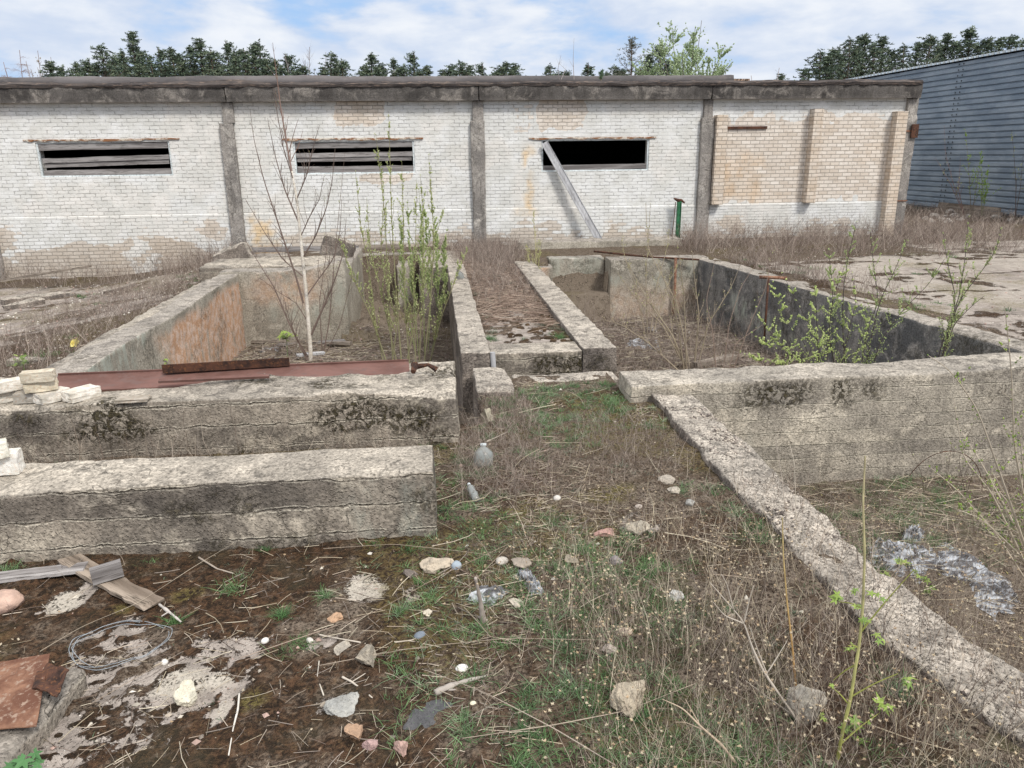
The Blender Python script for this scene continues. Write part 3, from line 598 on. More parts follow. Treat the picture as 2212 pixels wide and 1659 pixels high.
rough_block('pit_wall', 3.992, 6.3, 17.3, 17.9, -1.6, 0.17, M_CONP, 'tall far wall of the right pit beside the rusty pipe', 'concrete wall', res=0.07, seed=22, colf=lambda x, y, z, n: (ss(0.1, 0.4, fb(x*2, y, z*2, 4, 4))*0.4, 0.35*ss(-0.2, -0.8, z), 0.5*ss(0, 0.5, fb(x*2, y, z*2, 3, 14))))
rough_block('concrete_ledge', 2.2, 6.6, 20.2, 20.9, -0.3, 0.30, M_CONP, 'broken concrete ledge against the foot of the brick wall behind the right pit', 'concrete ledge', res=0.09, r0=0.02, r1=0.1, amp=0.02, seed=23)
rough_block('concrete_ledge', -5.2, 0.0, 20.3, 20.9, -0.6, 0.10, M_CONP, 'concrete ledge under the grey plank behind the left pit', 'concrete ledge', res=0.1, r0=0.02, r1=0.06, amp=0.012, seed=24)

# ------------------------------------------------------------------ white brick building
WY = 21.4
bld = thing('brick_building', 'long single storey white painted brick building with three strip windows across the back', 'building', (0, WY, 0))
bld_i = Matrix.Translation((0, -WY, 0))
def bpart(o):
    """parent a mesh built in world coordinates to the building"""
    o.parent = bld; o.matrix_parent_inverse = bld_i; return o
def subpart(o, par):
    o.parent = par; return o
WINS = [(-9.9, -6.64, 2.09, 2.93), (-3.55, -0.42, 2.07, 2.89), (2.97, 5.93, 2.05, 2.87)]
wx = list(np.arange(-17, 13.3, 0.07))+[13.3]; wz = list(np.arange(-0.9, 3.9, 0.07))+[3.95, 1.085, 1.10]
for a, b, c, d in WINS: wx += [a, b]; wz += [c, d]
def clean(v, keep):
    v = np.unique(np.round(v, 4)); k = np.ones(len(v), bool)
    for i in range(1, len(v)):
        if v[i]-v[i-1] < 0.02 and not any(abs(v[i]-q) < 1e-4 for q in keep):
            k[i] = False
        elif v[i]-v[i-1] < 0.02 and not any(abs(v[i-1]-q) < 1e-4 for q in keep): k[i-1] = False
    return v[k]
kx = [q for w_ in WINS for q in w_[:2]]; kz = [q for w_ in WINS for q in w_[2:]]+[1.085, 1.10]
wx = clean(wx, kx); wz = clean(wz, kz)
Xw, Zw = np.meshgrid(wx, wz, indexing='ij')
n1w = fb(Xw*1.2, Zw*1.2, 0, 5, 201); n2w = fb(Xw*4, Zw*4, 0, 4, 211)
def rectm(x0, x1, z0, z1, e=0.12, nz=0.10):
    d = np.maximum(np.maximum(x0-Xw, Xw-x1), np.maximum(z0-Zw, Zw-z1))+nz*n2w
    return ss(e*0.5, -e*0.5, d)
bare = np.zeros_like(Xw)
bare = np.maximum(bare, ss(1.00, 0.45, Zw+0.45*n1w)*(Xw < -4.8)*0.66*ss(-0.35, 0.25, fb(Xw*0.9, Zw*1.5, 0, 4, 221)+0.5*ss(0.6, -0.2, Zw)))
bare = np.maximum(bare, ss(0.75, 0.25, Zw+0.35*n1w)*(Xw > -4.8)*0.55)
bare = np.maximum(bare, rectm(-2.34, -1.15, 3.28, 3.95)); bare = np.maximum(bare, rectm(2.9, 4.1, 3.15, 3.95))
bare = np.maximum(bare, rectm(-1.95, -0.5, 1.84, 2.05)*0.9); bare = np.maximum(bare, rectm(2.2, 2.75, 3.0, 3.9)*0.35)
rb_ = rectm(7.5, 13.4, 1.10, 3.42, 0.25, 0.22)*(Zw > 1.1)
bare = np.maximum(bare, rb_*np.clip(0.95-0.3*ss(12.2, 13, Xw), 0, 1)*ss(3.75, 3.3, Zw+0.2*n1w-0.25*ss(9.5, 8, Xw)))
stain = rectm(-4.9, -4.25, 0.0, 1.0, 0.3, 0.2)*0.9
stain = np.maximum(stain, ss(0.22, 0.05, np.abs(Xw-2.62+0.05*n2w))*ss(2.9, 2.5, Zw)*ss(0.0, 0.3, fb(Xw*2, Zw*1.5, 0, 3, 231)+0.05)*0.85)
stain = np.maximum(stain, ss(0.5, 0.1, np.abs(Xw-2.55))*ss(0.2, 0.05, np.abs(Zw-1.0))*0.6)
stain = np.maximum(stain, ss(0.2, 0.6, fb(Xw*0.8, Zw*0.8, 0, 4, 241))*0.12)
stain = np.maximum(stain, rectm(7.6, 9.2, 1.2, 2.3, 0.5, 0.3)*0.45)
peel = ss(1.25, 0.2, Zw+0.25*n1w)*0.8
peel = np.maximum(peel, ss(0.15, 0.4, fb(Xw*1.7, Zw*1.7, 0, 4, 251))*0.35)
peel = np.where(Xw > 7.5, peel*0.8, peel)
wb = MB()
vy = WY-0.02*(Zw < 1.09)+0.004*fb(Xw*3, Zw*3, 0, 3, 261)
q = grid_quads(len(wx), len(wz))
xc = (Xw[:-1, :-1]+Xw[1:, 1:]).ravel()/2; zc = (Zw[:-1, :-1]+Zw[1:, 1:]).ravel()/2
keep = np.ones(len(q), bool)
for a, b, c, d in WINS: keep &= ~((xc > a) & (xc < b) & (zc > c) & (zc < d))
wb.add(np.stack([Xw, vy, Zw], -1).reshape(-1, 3), quads=q[keep], col=np.stack([bare, stain, peel], -1).reshape(-1, 3))
for a, b, c, d in WINS:      # reveals, and the thickness of the wall
    y0, y1 = WY, WY+0.38
    for P4 in (((a, y0, c), (a, y1, c), (a, y1, d), (a, y0, d)), ((b, y0, c), (b, y0, d), (b, y1, d), (b, y1, c)), ((a, y0, d), (a, y1, d), (b, y1, d), (b, y0, d)), ((a, y0, c), (b, y0, c), (b, y1, c), (a, y1, c))):
        wb.add(P4, quads=[(0, 1, 2, 3)], col=(0.1, 0.1, 0.5))
# end wall (east) and back
ey = np.arange(21.4, 33.4, 0.5); ez = np.arange(-0.9, 3.96, 0.3)
EY_, EZ_ = np.meshgrid(ey, ez, indexing='ij')
wb.add(np.stack([0*EY_+13.3, EY_, EZ_], -1).reshape(-1, 3), quads=grid_quads(len(ey), len(ez)), col=(0.7, 0, 0.4))
wb.add([(-17, 32.9, -0.9), (13.3, 32.9, -0.9), (13.3, 32.9, 3.95), (-17, 32.9, 3.95)], quads=[(0, 1, 2, 3)], col=(0.3, 0, 0.4))
wb.add([(-17, 21.4, -0.9), (-17, 32.9, -0.9), (-17, 32.9, 3.95), (-17, 21.4, 3.95)], quads=[(0, 1, 2, 3)], col=(0.3, 0, 0.4))
bpart(wb.build('wall', M_BRK))
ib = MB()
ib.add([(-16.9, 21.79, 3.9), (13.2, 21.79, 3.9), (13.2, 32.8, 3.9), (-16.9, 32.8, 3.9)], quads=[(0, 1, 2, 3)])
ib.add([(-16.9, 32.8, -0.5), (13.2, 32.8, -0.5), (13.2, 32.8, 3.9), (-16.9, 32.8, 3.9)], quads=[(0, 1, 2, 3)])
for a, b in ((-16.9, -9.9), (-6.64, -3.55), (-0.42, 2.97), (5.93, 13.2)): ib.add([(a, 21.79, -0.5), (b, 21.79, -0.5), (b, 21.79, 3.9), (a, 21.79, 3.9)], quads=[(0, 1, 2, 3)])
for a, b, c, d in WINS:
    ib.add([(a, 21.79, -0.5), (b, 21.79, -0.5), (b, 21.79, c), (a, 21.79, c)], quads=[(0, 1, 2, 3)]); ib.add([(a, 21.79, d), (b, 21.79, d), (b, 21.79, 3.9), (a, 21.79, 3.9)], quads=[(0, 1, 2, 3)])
bpart(ib.build('inner_lining', M_DARK))  # near-black lining: darkness of the unlit interior put into the colour
# cornice beams, each a separate precast length
CB = [(-17.3, -11.35), (-11.335, -5.07), (-5.055, 1.30), (1.315, 7.52), (7.535, 13.42)]
for i, (a, b) in enumerate(CB):
    def wp(p, i=i):
        p = p.copy(); z = p[:, 2]
        p[:, 1] += 0.02*ss(3.99, 3.97, z)+0.05*ss(0.5, 0.0, np.abs(p[:, 0]-3.25))*0
        return p
    o = rough_block('cornice_beam', a, b, 21.14, 21.55, 3.862, 4.215, M_COR, res=0.06, r0=0.006, r1=0.05, amp=0.006, seed=30+i, warp=wp)
    bpart(o)
# pilasters
def pil(x0, x1, z0, z1, xt0, xt1, seed, m=M_PIL):
    o = rough_block('pilaster', x0, x1, 21.27, 21.52, z0, z1, m, res=0.06, r0=0.008, r1=0.045, amp=0.007, seed=seed); bpart(o)
    u = rough_block('pilaster_head', xt0, xt1, 21.30, 21.50, z1+0.002, 3.86, m, res=0.06, r0=0.008, r1=0.03, amp=0.005, seed=seed+1)
    subpart(u, o)
pil(-5.33, -4.98, 0.0, 3.36, -5.22, -4.94, 40); pil(1.08, 1.44, -0.1, 3.36, 1.14, 1.42, 44); pil(7.33, 7.68, -0.1, 3.40, 7.38, 7.62, 48)
pil(13.10, 13.47, -0.1, 3.42, 13.16, 13.45, 52); pil(-11.55, -11.2, -0.6, 3.36, -11.5, -11.25, 56)
# brick piers on the right bay
def bricks_block(name, x0, x1, y0, y1, z0, z1, bare_v, par=None):
    mb = MB(); us = np.arange(z0, z1+0.05, 0.1); us[-1] = z1
    for (A, B) in (((x0, y0), (x1, y0)), ((x1, y0), (x1, y1)), ((x0, y1), (x0, y0))):
        t = np.linspace(0, 1, 4); T, Z = np.meshgrid(t, us, indexing='ij')
        mb.add(np.stack([A[0]+(B[0]-A[0])*T, A[1]+(B[1]-A[1])*T, Z], -1).reshape(-1, 3), quads=grid_quads(4, len(us)), col=(bare_v, 0.25, 0.3))
    mb.add([(x0, y0, z1), (x1, y0, z1), (x1, y1, z1), (x0, y1, z1)], quads=[(0, 1, 2, 3)], col=(bare_v, 0, 0.3))
    mb.add([(x0, y0, z0), (x0, y1, z0), (x1, y1, z0), (x1, y0, z0)], quads=[(0, 1, 2, 3)], col=(bare_v, 0, 0.3))
    return bpart(mb.build(name, M_BRK))
bricks_block('brick_pier', 7.70, 8.00, 21.14, 21.42, 1.11, 3.46, 0.95)
bricks_block('brick_pier', 10.40, 10.66, 21.12, 21.42, 1.11, 3.60, 0.95)
bricks_block('brick_pier', 12.78, 13.09, 21.12, 21.42, -0.3, 3.52, 0.9)
# rusty lintels, strip of steel, straps
def jag(x0, x1, y0, y1, z0, z1, seed, amp=0.02, n=60):
    mb = MB(); xs = np.linspace(x0, x1, n); t = z1+amp*0.4*vn(xs*7, 0*xs, 0, seed); b = z0+amp*vn(xs*9, 0*xs, 1, seed+1)
    V = np.stack([np.stack([xs, 0*xs+y0, b], -1), np.stack([xs, 0*xs+y0, t], -1), np.stack([xs, 0*xs+y1, t], -1), np.stack([xs, 0*xs+y1, b], -1)], 1).reshape(-1, 3)
    q = []
    for i in range(n-1):
        for k in range(4): q.append((i*4+k, i*4+(k+1) % 4, i*4+4+(k+1) % 4, i*4+4+k))
    q += [(0, 3, 2, 1), ((n-1)*4, (n-1)*4+1, (n-1)*4+2, (n-1)*4+3)]
    return mb.add(V, quads=q)
for k, (a, b, z) in enumerate([(-10.16, -6.37, 2.955), (-3.80, -0.18, 2.915), (2.63, 6.10, 2.875)]):
    bpart(jag(a, b, WY-0.035, WY+0.05, z+0.008, z+0.052, 60+k, 0.025).build('rusty_lintel', M_RUSTL))
bpart(jag(7.99, 9.2, WY-0.05, WY+0.02, 3.10, 3.17, 66, 0.004).build('steel_strip', M_RUSTD))
sb_ = MB(); sb_.box(13.08, 13.5, 21.25, 21.262, 2.98, 3.03); bpart(sb_.build('rusty_strap', M_RUSTO))
sb_ = MB(); sb_.box(13.30, 13.50, 21.20, 21.245, 2.82, 3.18); bpart(sb_.build('steel_bracket', M_RUSTD))
sb_ = MB(); sb_.box(13.08, 13.48, 21.25, 21.262, 1.10, 1.13); bpart(sb_.build('rusty_strap', M_RUSTO))
# windows: thin frame and the boards nailed over them
def window(w_, boards, k):
    a, b, c, d = w_
    f = MB()
    f.box(a, a+0.045, WY+0.03, WY+0.10, c, d-0.0); f.box(b-0.045, b, WY+0.03, WY+0.10, c, d); f.box(a+0.045, b-0.045, WY+0.03, WY+0.10, c, c+0.035); f.box(a+0.045, b-0.045, WY+0.04, WY+0.10, d-0.03, d)
    fr = bpart(f.build('window_frame', M_FRAME))
    for j, (zl, zr, h, x0, x1, y) in enumerate(boards):
        m = MB(); n = 24; xs = np.linspace(x0, x1, n); t = np.linspace(0, 1, n)
        zb = zl+(zr-zl)*t+0.006*vn(xs*3, 0*xs, 0, k*10+j); zt = zb+h+0.005*vn(xs*4, 0*xs, 3, k*10+j)
        V = np.stack([np.stack([xs, 0*xs+y, zb], -1), np.stack([xs, 0*xs+y, zt], -1), np.stack([xs, 0*xs+y+0.025, zt], -1), np.stack([xs, 0*xs+y+0.025, zb], -1)], 1).reshape(-1, 3)
        q = [(i*4+e, i*4+(e+1) % 4, i*4+4+(e+1) % 4, i*4+4+e) for i in range(n-1) for e in range(4)]+[(0, 3, 2, 1), (n*4-4, n*4-3, n*4-2, n*4-1)]
        s = random.Random(k*7+j).uniform(0.8, 1.1)
        m.add(V, quads=q, col=(s, s, s))
        subpart(m.build('board', M_WOOD), fr)
    return fr
window(WINS[0], [(2.74, 2.77, 0.16, -9.85, -6.70, WY+0.035), (2.43, 2.50, 0.115, -9.80, -6.70, WY+0.02), (2.32, 2.38, 0.105, -9.78, -6.72, WY+0.05), (2.12, 2.14, 0.135, -9.82, -6.70, WY+0.035)], 1)
window(WINS[1], [(2.72, 2.73, 0.145, -3.50, -0.47, WY+0.035), (2.49, 2.50, 0.115, -3.50, -0.47, WY+0.02), (2.38, 2.385, 0.105, -3.48, -0.50, WY+0.05), (2.10, 2.10, 0.165, -3.49, -0.47, WY+0.035)], 2)
window(WINS[2], [(2.08, 2.10, 0.13, 3.02, 5.88, WY+0.035)], 3)
# roof: torn felt edge, low slope, ridge upstand
def ribbon_y(xs, prof):
    """sheet swept along x; prof(xs) -> list of (y, z) arrays"""
    P = prof(xs); k = len(P); V = np.stack([np.stack([xs, 0*xs+y, 0*xs+z], -1) for y, z in P], 1).reshape(-1, 3)
    return V, grid_quads(len(xs), k)
xs = np.linspace(-17.3, 13.4, 420)
j1 = 0.035*fb(xs*1.3, 0*xs, 0, 4, 71); j2 = 0.02*fb(xs*4, 0*xs, 0, 3, 72); bl = 0.10*np.maximum(0, fb(xs*0.6, 0*xs, 0, 2, 73)-0.2)
rm = MB(); V, q = ribbon_y(xs, lambda x: [(21.11+j2, 4.20+j2*0.6), (21.09+j2, 4.26+j1*0.5+j2*0.5), (21.16+j1, 4.32+j1*0.5+bl*0.6), (21.7, 4.33+j1*0.3), (21.72, 4.2+0*x)])
rm.add(V, quads=q); bpart(rm.build('roof_edge', M_FELTD, smooth=False))
rm = MB(); ys = np.linspace(21.5, 27.3, 12); X2, Y2 = np.meshgrid(np.linspace(-17.3, 13.4, 160), ys, indexing='ij')
Z2 = 4.30+(Y2-21.5)*0.082+0.01*fb(X2*1.2, Y2, 0, 3, 74)
rm.add(np.stack([X2, Y2, Z2], -1).reshape(-1, 3), quads=grid_quads(160, 12))
rm.add([(-17.3, 27.3, 4.76), (13.4, 27.3, 4.76), (13.4, 33.0, 4.3), (-17.3, 33.0, 4.3)], quads=[(0, 1, 2, 3)])
bpart(rm.build('roof', M_FELT, smooth=True))
xs = np.linspace(-17.3, 10.4, 260); wv = 0.018*fb(xs*0.55, 0*xs, 0, 3, 75)+0.006*fb(xs*4, 0*xs, 0, 2, 76); bel = 0.03*fb(xs*0.9, 0*xs, 0, 3, 77)
rm = MB(); V, q = ribbon_y(xs, lambda x: [(27.28+0*x, 4.70+0*x), (27.20+bel, 4.84+wv*0.5), (27.24+bel*0.5, 5.00+wv), (27.5+0*x, 5.04+wv), (28.1+0*x, 4.98+wv), (28.2+0*x, 4.6+0*x)])
rm.add(V, quads=q); rm.add([(10.4, 27.28, 4.7), (10.4, 27.24, 5.0), (10.4, 28.1, 4.98), (10.4, 28.2, 4.6)], quads=[(0, 1, 2, 3)])
bpart(rm.build('roof_upstand', M_FELT, smooth=True))
rm = MB(); rm.box(10.42, 11.0, 27.3, 27.55, 4.72, 4.90, jit=0.02, rng=np.random.RandomState(3)); bpart(rm.build('brick_coping', M_AGG))

# ------------------------------------------------------------------ things leaning on or lying by the building
p0 = ony(1176, 308, 21.30); p1 = ony(1296, 521, 20.95)
d = Vector(p1-p0); L = d.length
Mx = Matrix.Translation(Vector(p0)) @ d.to_track_quat('X', 'Y').to_matrix().to_4x4()
# keep the web of the channel facing the camera
ax_ = d.normalized(); yv = Vector((0, -1, 0.0)); yv = (yv-ax_*yv.dot(ax_)).normalized(); zv = ax_.cross(yv)
Mx = Matrix(((ax_.x, yv.x, zv.x, p0[0]), (ax_.y, yv.y, zv.y, p0[1]), (ax_.z, yv.z, zv.z, p0[2]), (0, 0, 0, 1)))
def jagbar(secs, L, n, M, col=None, amp=0.0, seed=0):
    pass
cm = MB()
for (u0, u1, v0, v1) in ((0.0, 0.012, -0.08, 0.08), (-0.035, 0.03, -0.092, -0.0805), (-0.035, 0.03, 0.0805, 0.092), (0.0125, 0.02, -0.02, 0.02)):
    cm.box(0, L, u0, u1, v0, v1, M=Mx)
cm.build('steel_channel', M_GALV, label='pale grey channel section leaning diagonally out of the open window', cat='metal channel')
gp = ony(1463, 520, 21.15)
t = thing('green_post', 'green painted steel post standing against the brick wall', 'post', (gp[0], 21.15, 0.0))
m_ = MB(); m_.box(-0.055, 0.055, -0.03, 0.03, 0.0, 1.22); m_.box(-0.055, -0.045, -0.06, -0.031, 0.0, 1.2); m_.box(0.045, 0.055, -0.06, -0.031, 0.0, 1.2); m_.build('post_shaft', M_GREEN, t)
m_ = MB(); m_.tube([(-0.16, 0, 1.30), (-0.05, -0.02, 1.25), (0.06, 0.01, 1.24), (0.16, 0, 1.17)], [0.02, 0.05, 0.045, 0.02], 6); m_.build('torn_bracket', M_RUSTD, t)
m_ = MB(); m_.tube([(gp[0]-0.22, 21.05, 0.0), (gp[0]-0.14, 21.1, 0.7), (gp[0]-0.11, 21.12, 1.2)], 0.012, 5); m_.build('iron_rod', M_RUSTD, label='thin dark iron rod standing beside the green post', cat='rod')
def plank(name, pa, pb, w, th, m, label, cat='plank', group=None, up_=(0, 0, 1), rag=0.01, seed=0, col=(1, 1, 1)):
    pa = Vector(pa); pb = Vector(pb); ax = (pb-pa); L = ax.length; ax.normalize(); zv = Vector(up_); zv = (zv-ax*zv.dot(ax)).normalized(); yv = zv.cross(ax)
    o = MB(); n = 18; rs = np.random.RandomState(seed)
    xs = np.linspace(0, L, n); w0 = w/2+rag*rs.uniform(-1, 1, n)*0.5; w1 = w/2+rag*rs.uniform(-1, 1, n)*0.5; bow = 0.01*L*np.sin(xs/L*PI)*rs.uniform(-1, 1)
    V = np.stack([np.stack([xs, -w0, bow-th/2], -1), np.stack([xs, w1, bow-th/2], -1), np.stack([xs, w1, bow+th/2], -1), np.stack([xs, -w0, bow+th/2], -1)], 1).reshape(-1, 3)
    V[:4, 0] += rs.uniform(-1, 1, 4)*rag*2; V[-4:, 0] += rs.uniform(-1, 1, 4)*rag*2
    q = [(i*4+e, i*4+(e+1) % 4, i*4+4+(e+1) % 4, i*4+4+e) for i in range(n-1) for e in range(4)]+[(0, 3, 2, 1), (n*4-4, n*4-3, n*4-2, n*4-1)]
    o.add(V, quads=q, col=col); ob = o.build(name, m, label=label, cat=cat, group=group)
    ob.matrix_world = Matrix(((ax.x, yv.x, zv.x, pa.x), (ax.y, yv.y, zv.y, pa.y), (ax.z, yv.z, zv.z, pa.z), (0, 0, 0, 1)))
    return ob
plank('plank', (-5.25, 21.0, 0.18), (-2.0, 21.0, 0.16), 0.13, 0.05, M_WOOD, 'long grey plank on edge along the foot of the brick wall', up_=(0, 1, 0))
plank('plank', (-1.98, 20.98, 0.18), (-0.75, 21.0, 0.17), 0.12, 0.05, M_WOODB, 'shorter plank continuing the grey one behind the willow', up_=(0, 1, 0))
plank('board', ony(735, 545, 20.4), ony(655, 568, 18.2), 0.16, 0.03, M_WOOD, 'grey board tipped down onto the broken slab behind the birch')
plank('board', ony(640, 562, 17.6), ony(720, 558, 17.6), 0.12, 0.03, M_WOODB, 'brown board lying flat on the broken slab')
rough_block('concrete_chunk', -0.34, 0.34, -0.1, 0.1, 0.0, 0.46, M_AGG, 'pale wedge of broken concrete standing on the wall top beside the recess', 'concrete chunk', res=0.05, r0=0.03, r1=0.12, amp=0.02, seed=90,
            M=Matrix.Translation(Vector((-2.25, 17.9, 0.28))) @ Matrix.Rotation(0.35, 4, 'Y'))
rough_block('concrete_chunk', -0.4, 0.4, -0.2, 0.2, 0.0, 0.34, M_AGG, 'reddish lump of broken concrete at the left end of the broken slab', 'concrete chunk', res=0.06, r0=0.03, r1=0.12, amp=0.03, seed=91,
            M=Matrix.Translation(Vector((-4.35, 17.6, 0.30))) @ Matrix.Rotation(-0.4, 4, 'Y'))
# rusty pipes
def pipe(pts, r, label, m=None, cat='pipe', name='rusty_pipe'):
    b = MB(); b.tube(pts, r, 8); return b.build(name, m or M_RUSTO, smooth=True, label=label, cat=cat)
a_ = ony(1456, 556, 17.15); b_ = ony(1449, 705, 17.15)
pipe([(5.48, 17.2, 0.2), (5.50, 17.2, -0.6), (5.47, 17.2, -1.35)], 0.032, 'rusty upright pipe standing against the far wall of the right pit')
pipe([ony(1283, 543, 17.9), ony(1400, 555, 17.35), ony(1510, 561, 17.1)], 0.022, 'rusty pipe lying along the top of the far wall of the right pit', M_RUSTD)
pipe([ony(1640, 596, 13.6)+np.array([0, 0, -0.02]), ony(1700, 601, 13.4)], 0.03, 'short rusty pipe bridging the dark wall of the right pit', M_RUSTO)
pipe([ony(1660, 602, 13.4), ony(1650, 745, 13.3)], 0.022, 'thin dark rusty pipe hanging down the wall of the right pit', M_RUSTD)
plank('board', ony(1190, 527, 21.05), ony(1420, 523, 21.05), 0.07, 0.03, M_GALV, 'pale strip along the foot of the brick wall under the leaning channel', cat='strip', up_=(0, 1, 0))

# ------------------------------------------------------------------ blue metal shed on the right
s0 = np.array([onz(1865, 449, -0.1)[0], 37.5]); sA = ony(1865, 172, 36.6); sB = ony(2212, 108, 26.6)
xa, ya = sA[0], 36.6; xb, yb = sB[0], 26.6; zt = 0.5*(sA[2]+sB[2])
dv_ = np.array([xb-xa, yb-ya]); Ls = np.linalg.norm(dv_); dv_ /= Ls
x_e, y_e = xb+dv_[0]*6, yb+dv_[1]*6; Lt = Ls+6+3; xs0, ys0 = xa-dv_[0]*3, ya-dv_[1]*3
nv_ = np.array([dv_[1], -dv_[0]]);
if nv_@np.array([-xa, -ya]) < 0: nv_ = -nv_
shed = thing('metal_shed', 'blue grey corrugated metal building standing behind the right corner', 'shed', (xs0, ys0, 0))
def shedp(name, mb, m, smooth=False):
    o = mb.build(name, m, shed, smooth=smooth); o.matrix_parent_inverse = Matrix.Translation((-xs0, -ys0, 0)); return o
zs = []; ds = []
zb = 0.22; pitch = (zt-zb)/27
for i in range(27):
    for f_, d_ in ((0.0, 0.0), (0.16, 0.0), (0.30, 0.055), (0.86, 0.055)): zs.append(zb+(i+f_)*pitch); ds.append(d_)
zs.append(zt); ds.append(0.0); zs = np.array(zs); ds = np.array(ds)
ms_ = MB(); us = np.linspace(0, Lt, 40); U, Zz = np.meshgrid(us, zs, indexing='ij'); D = np.repeat(ds[None], 40, 0)+0.012*fb(U*0.6, Zz*1.5, 0, 3, 81)
D = D+0.02*np.abs(((U/6.9+0.13) % 1)-0.5 < 0.01)
ms_.add(np.stack([xs0+dv_[0]*U+nv_[0]*D, ys0+dv_[1]*U+nv_[1]*D, Zz], -1).reshape(-1, 3), quads=grid_quads(40, len(zs)))
shedp('wall', ms_, M_BLUE)
bk_ = MB(); q_ = [(xs0, ys0), (xs0+dv_[0]*Lt, ys0+dv_[1]*Lt)]
for s_ in (0,):
    b0 = (q_[0][0]-nv_[0]*9, q_[0][1]-nv_[1]*9); b1 = (q_[1][0]-nv_[0]*9, q_[1][1]-nv_[1]*9)
    bk_.add([(*q_[0], 0), (*b0, 0), (*b0, zt+0.6), (*q_[0], zt)], quads=[(0, 1, 2, 3)]); bk_.add([(*q_[1], 0), (*b1, 0), (*b1, zt+0.6), (*q_[1], zt)], quads=[(0, 1, 2, 3)]); bk_.add([(*b0, 0), (*b1, 0), (*b1, zt+0.6), (*b0, zt+0.6)], quads=[(0, 1, 2, 3)])
shedp('back_wall', bk_, M_BLUE)
rf = MB(); us = np.linspace(-0.1, Lt+0.1, 640); wv = 0.035*np.sign(np.sin(us*2*PI/0.27))
rows = []
for off, dz in ((0.14, 0.03), (0.138, 0.075), (-9.2, 0.68)): rows.append(np.stack([xs0+dv_[0]*us+nv_[0]*off, ys0+dv_[1]*us+nv_[1]*off, zt+dz+wv*(1 if dz > 0.05 else 0)], -1))
rf.add(np.stack(rows, 1).reshape(-1, 3), quads=grid_quads(len(us), 3)); shedp('roof_sheet', rf, M_BLUE)
lo_ = MB(); us = np.arange(0, Lt, 0.27)
for u_ in us: 
    c_ = np.array([xs0+dv_[0]*u_+nv_[0]*0.15, ys0+dv_[1]*u_+nv_[1]*0.15]); e_ = dv_*0.135
    lo_.add([(c_[0], c_[1], zt+0.03), (c_[0]+e_[0], c_[1]+e_[1], zt+0.03), (c_[0]+e_[0], c_[1]+e_[1], zt+0.115), (c_[0], c_[1], zt+0.115)], quads=[(0, 1, 2, 3)])
shedp('roof_crimp_strip', lo_, M_FRAME)['kind'] = 'stuff'
# column of screw heads and the lap joint down the wall
sc_ = MB()
for k in range(27):
    for du in (0.0, 0.26):
        u_ = Lt-9.2+du; z_ = zb+(k+0.55)*pitch; c_ = np.array([xs0+dv_[0]*u_+nv_[0]*0.085, ys0+dv_[1]*u_+nv_[1]*0.085])
        sc_.add([(c_[0], c_[1], z_-0.03), (c_[0]+dv_[0]*0.05, c_[1]+dv_[1]*0.05, z_-0.03), (c_[0]+dv_[0]*0.05, c_[1]+dv_[1]*0.05, z_+0.03), (c_[0], c_[1], z_+0.03)], quads=[(0, 1, 2, 3)])
shedp('screw_heads', sc_, M_DARK)['kind'] = 'stuff'
pb_ = MB(); 
for (a0, a1, zz0, zz1, off) in ((0, Lt, -0.4, 0.21, 0.02),): 
    A_ = np.array([xs0, ys0])+dv_*a0+nv_*off; B_ = np.array([xs0, ys0])+dv_*a1+nv_*off
    pb_.add([(*A_, zz0), (*B_, zz0), (*B_, zz1), (*A_, zz1)], quads=[(0, 1, 2, 3)], col=(1, 0, 1))
shedp('brick_plinth', pb_, M_PIL)
for (u_, w_, z_) in ((Lt-9.0, 3.6, 0.11), (Lt-8.9, 3.5, 0.27), (Lt-8.9, 3.4, 0.42)):
    A_ = np.array([xs0, ys0])+dv_*u_+nv_*0.28; B_ = A_+dv_*w_
    plank('board', (*A_, z_), (*B_, z_), 0.14, 0.05, M_WOODB, ['lowest', 'middle', 'topmost'][int(z_*6.2) if z_ < 0.4 else 2]+' grey board on edge along the foot of the blue shed', up_=(*nv_, 0))

# ------------------------------------------------------------------ red steel channel, angle and rod on the thick wall
def ontop(px, py, z=0.53): return Vector(onz(px, py, z))
ca, cb = Vector((-3.55, 7.28, 0.60)), Vector((-0.38, 7.26, 0.565))
ca = Vector(onz(112, 822, 0.60)); cb = Vector(onz(884, 790, 0.56))
ax_ = (cb-ca).normalized(); yv = Vector((0, 0, 1)).cross(ax_).normalized(); zv = ax_.cross(yv)
def frame(o_, ax, yv, zv): return Matrix(((ax.x, yv.x, zv.x, o_.x), (ax.y, yv.y, zv.y, o_.y), (ax.z, yv.z, zv.z, o_.z), (0, 0, 0, 1)))
Lc = (cb-ca).length
Mc = frame(ca, ax_, yv, zv)
o = MB()
for b_ in ((0, Lc, -0.15, 0.14, -0.045, -0.033), (0, Lc, -0.162, -0.1505, -0.075, -0.02), (0, Lc, 0.1405, 0.152, -0.06, -0.015)): o.box(*b_)
o = o.build('steel_channel', M_RUST, label='long red primed steel channel lying along the top of the thick wall', cat='steel channel'); o.matrix_world = Mc @ Matrix.Rotation(RA(16), 4, 'X')
def bar(name, pa, pb, boxes, m, label, cat, roll=0, ends=None):
    pa = Vector(pa); pb = Vector(pb); ax = (pb-pa).normalized(); y = Vector((0, 0, 1)).cross(ax).normalized(); z = ax.cross(y); L = (pb-pa).length
    o = MB()
    for b_ in boxes: o.box(0, L, *b_)
    o = o.build(name, m, label=label, cat=cat); o.matrix_world = frame(pa, ax, y, z) @ Matrix.Rotation(roll, 4, 'X'); return o
bar('angle_iron', onz(352, 806, 0.60), onz(626, 790, 0.59), ((-0.006, 0.0, 0.0, 0.085), (0.0, 0.07, 0.0, 0.006)), M_RUSTD, 'dark rusty angle iron standing on the red channel', 'angle iron', RA(8))
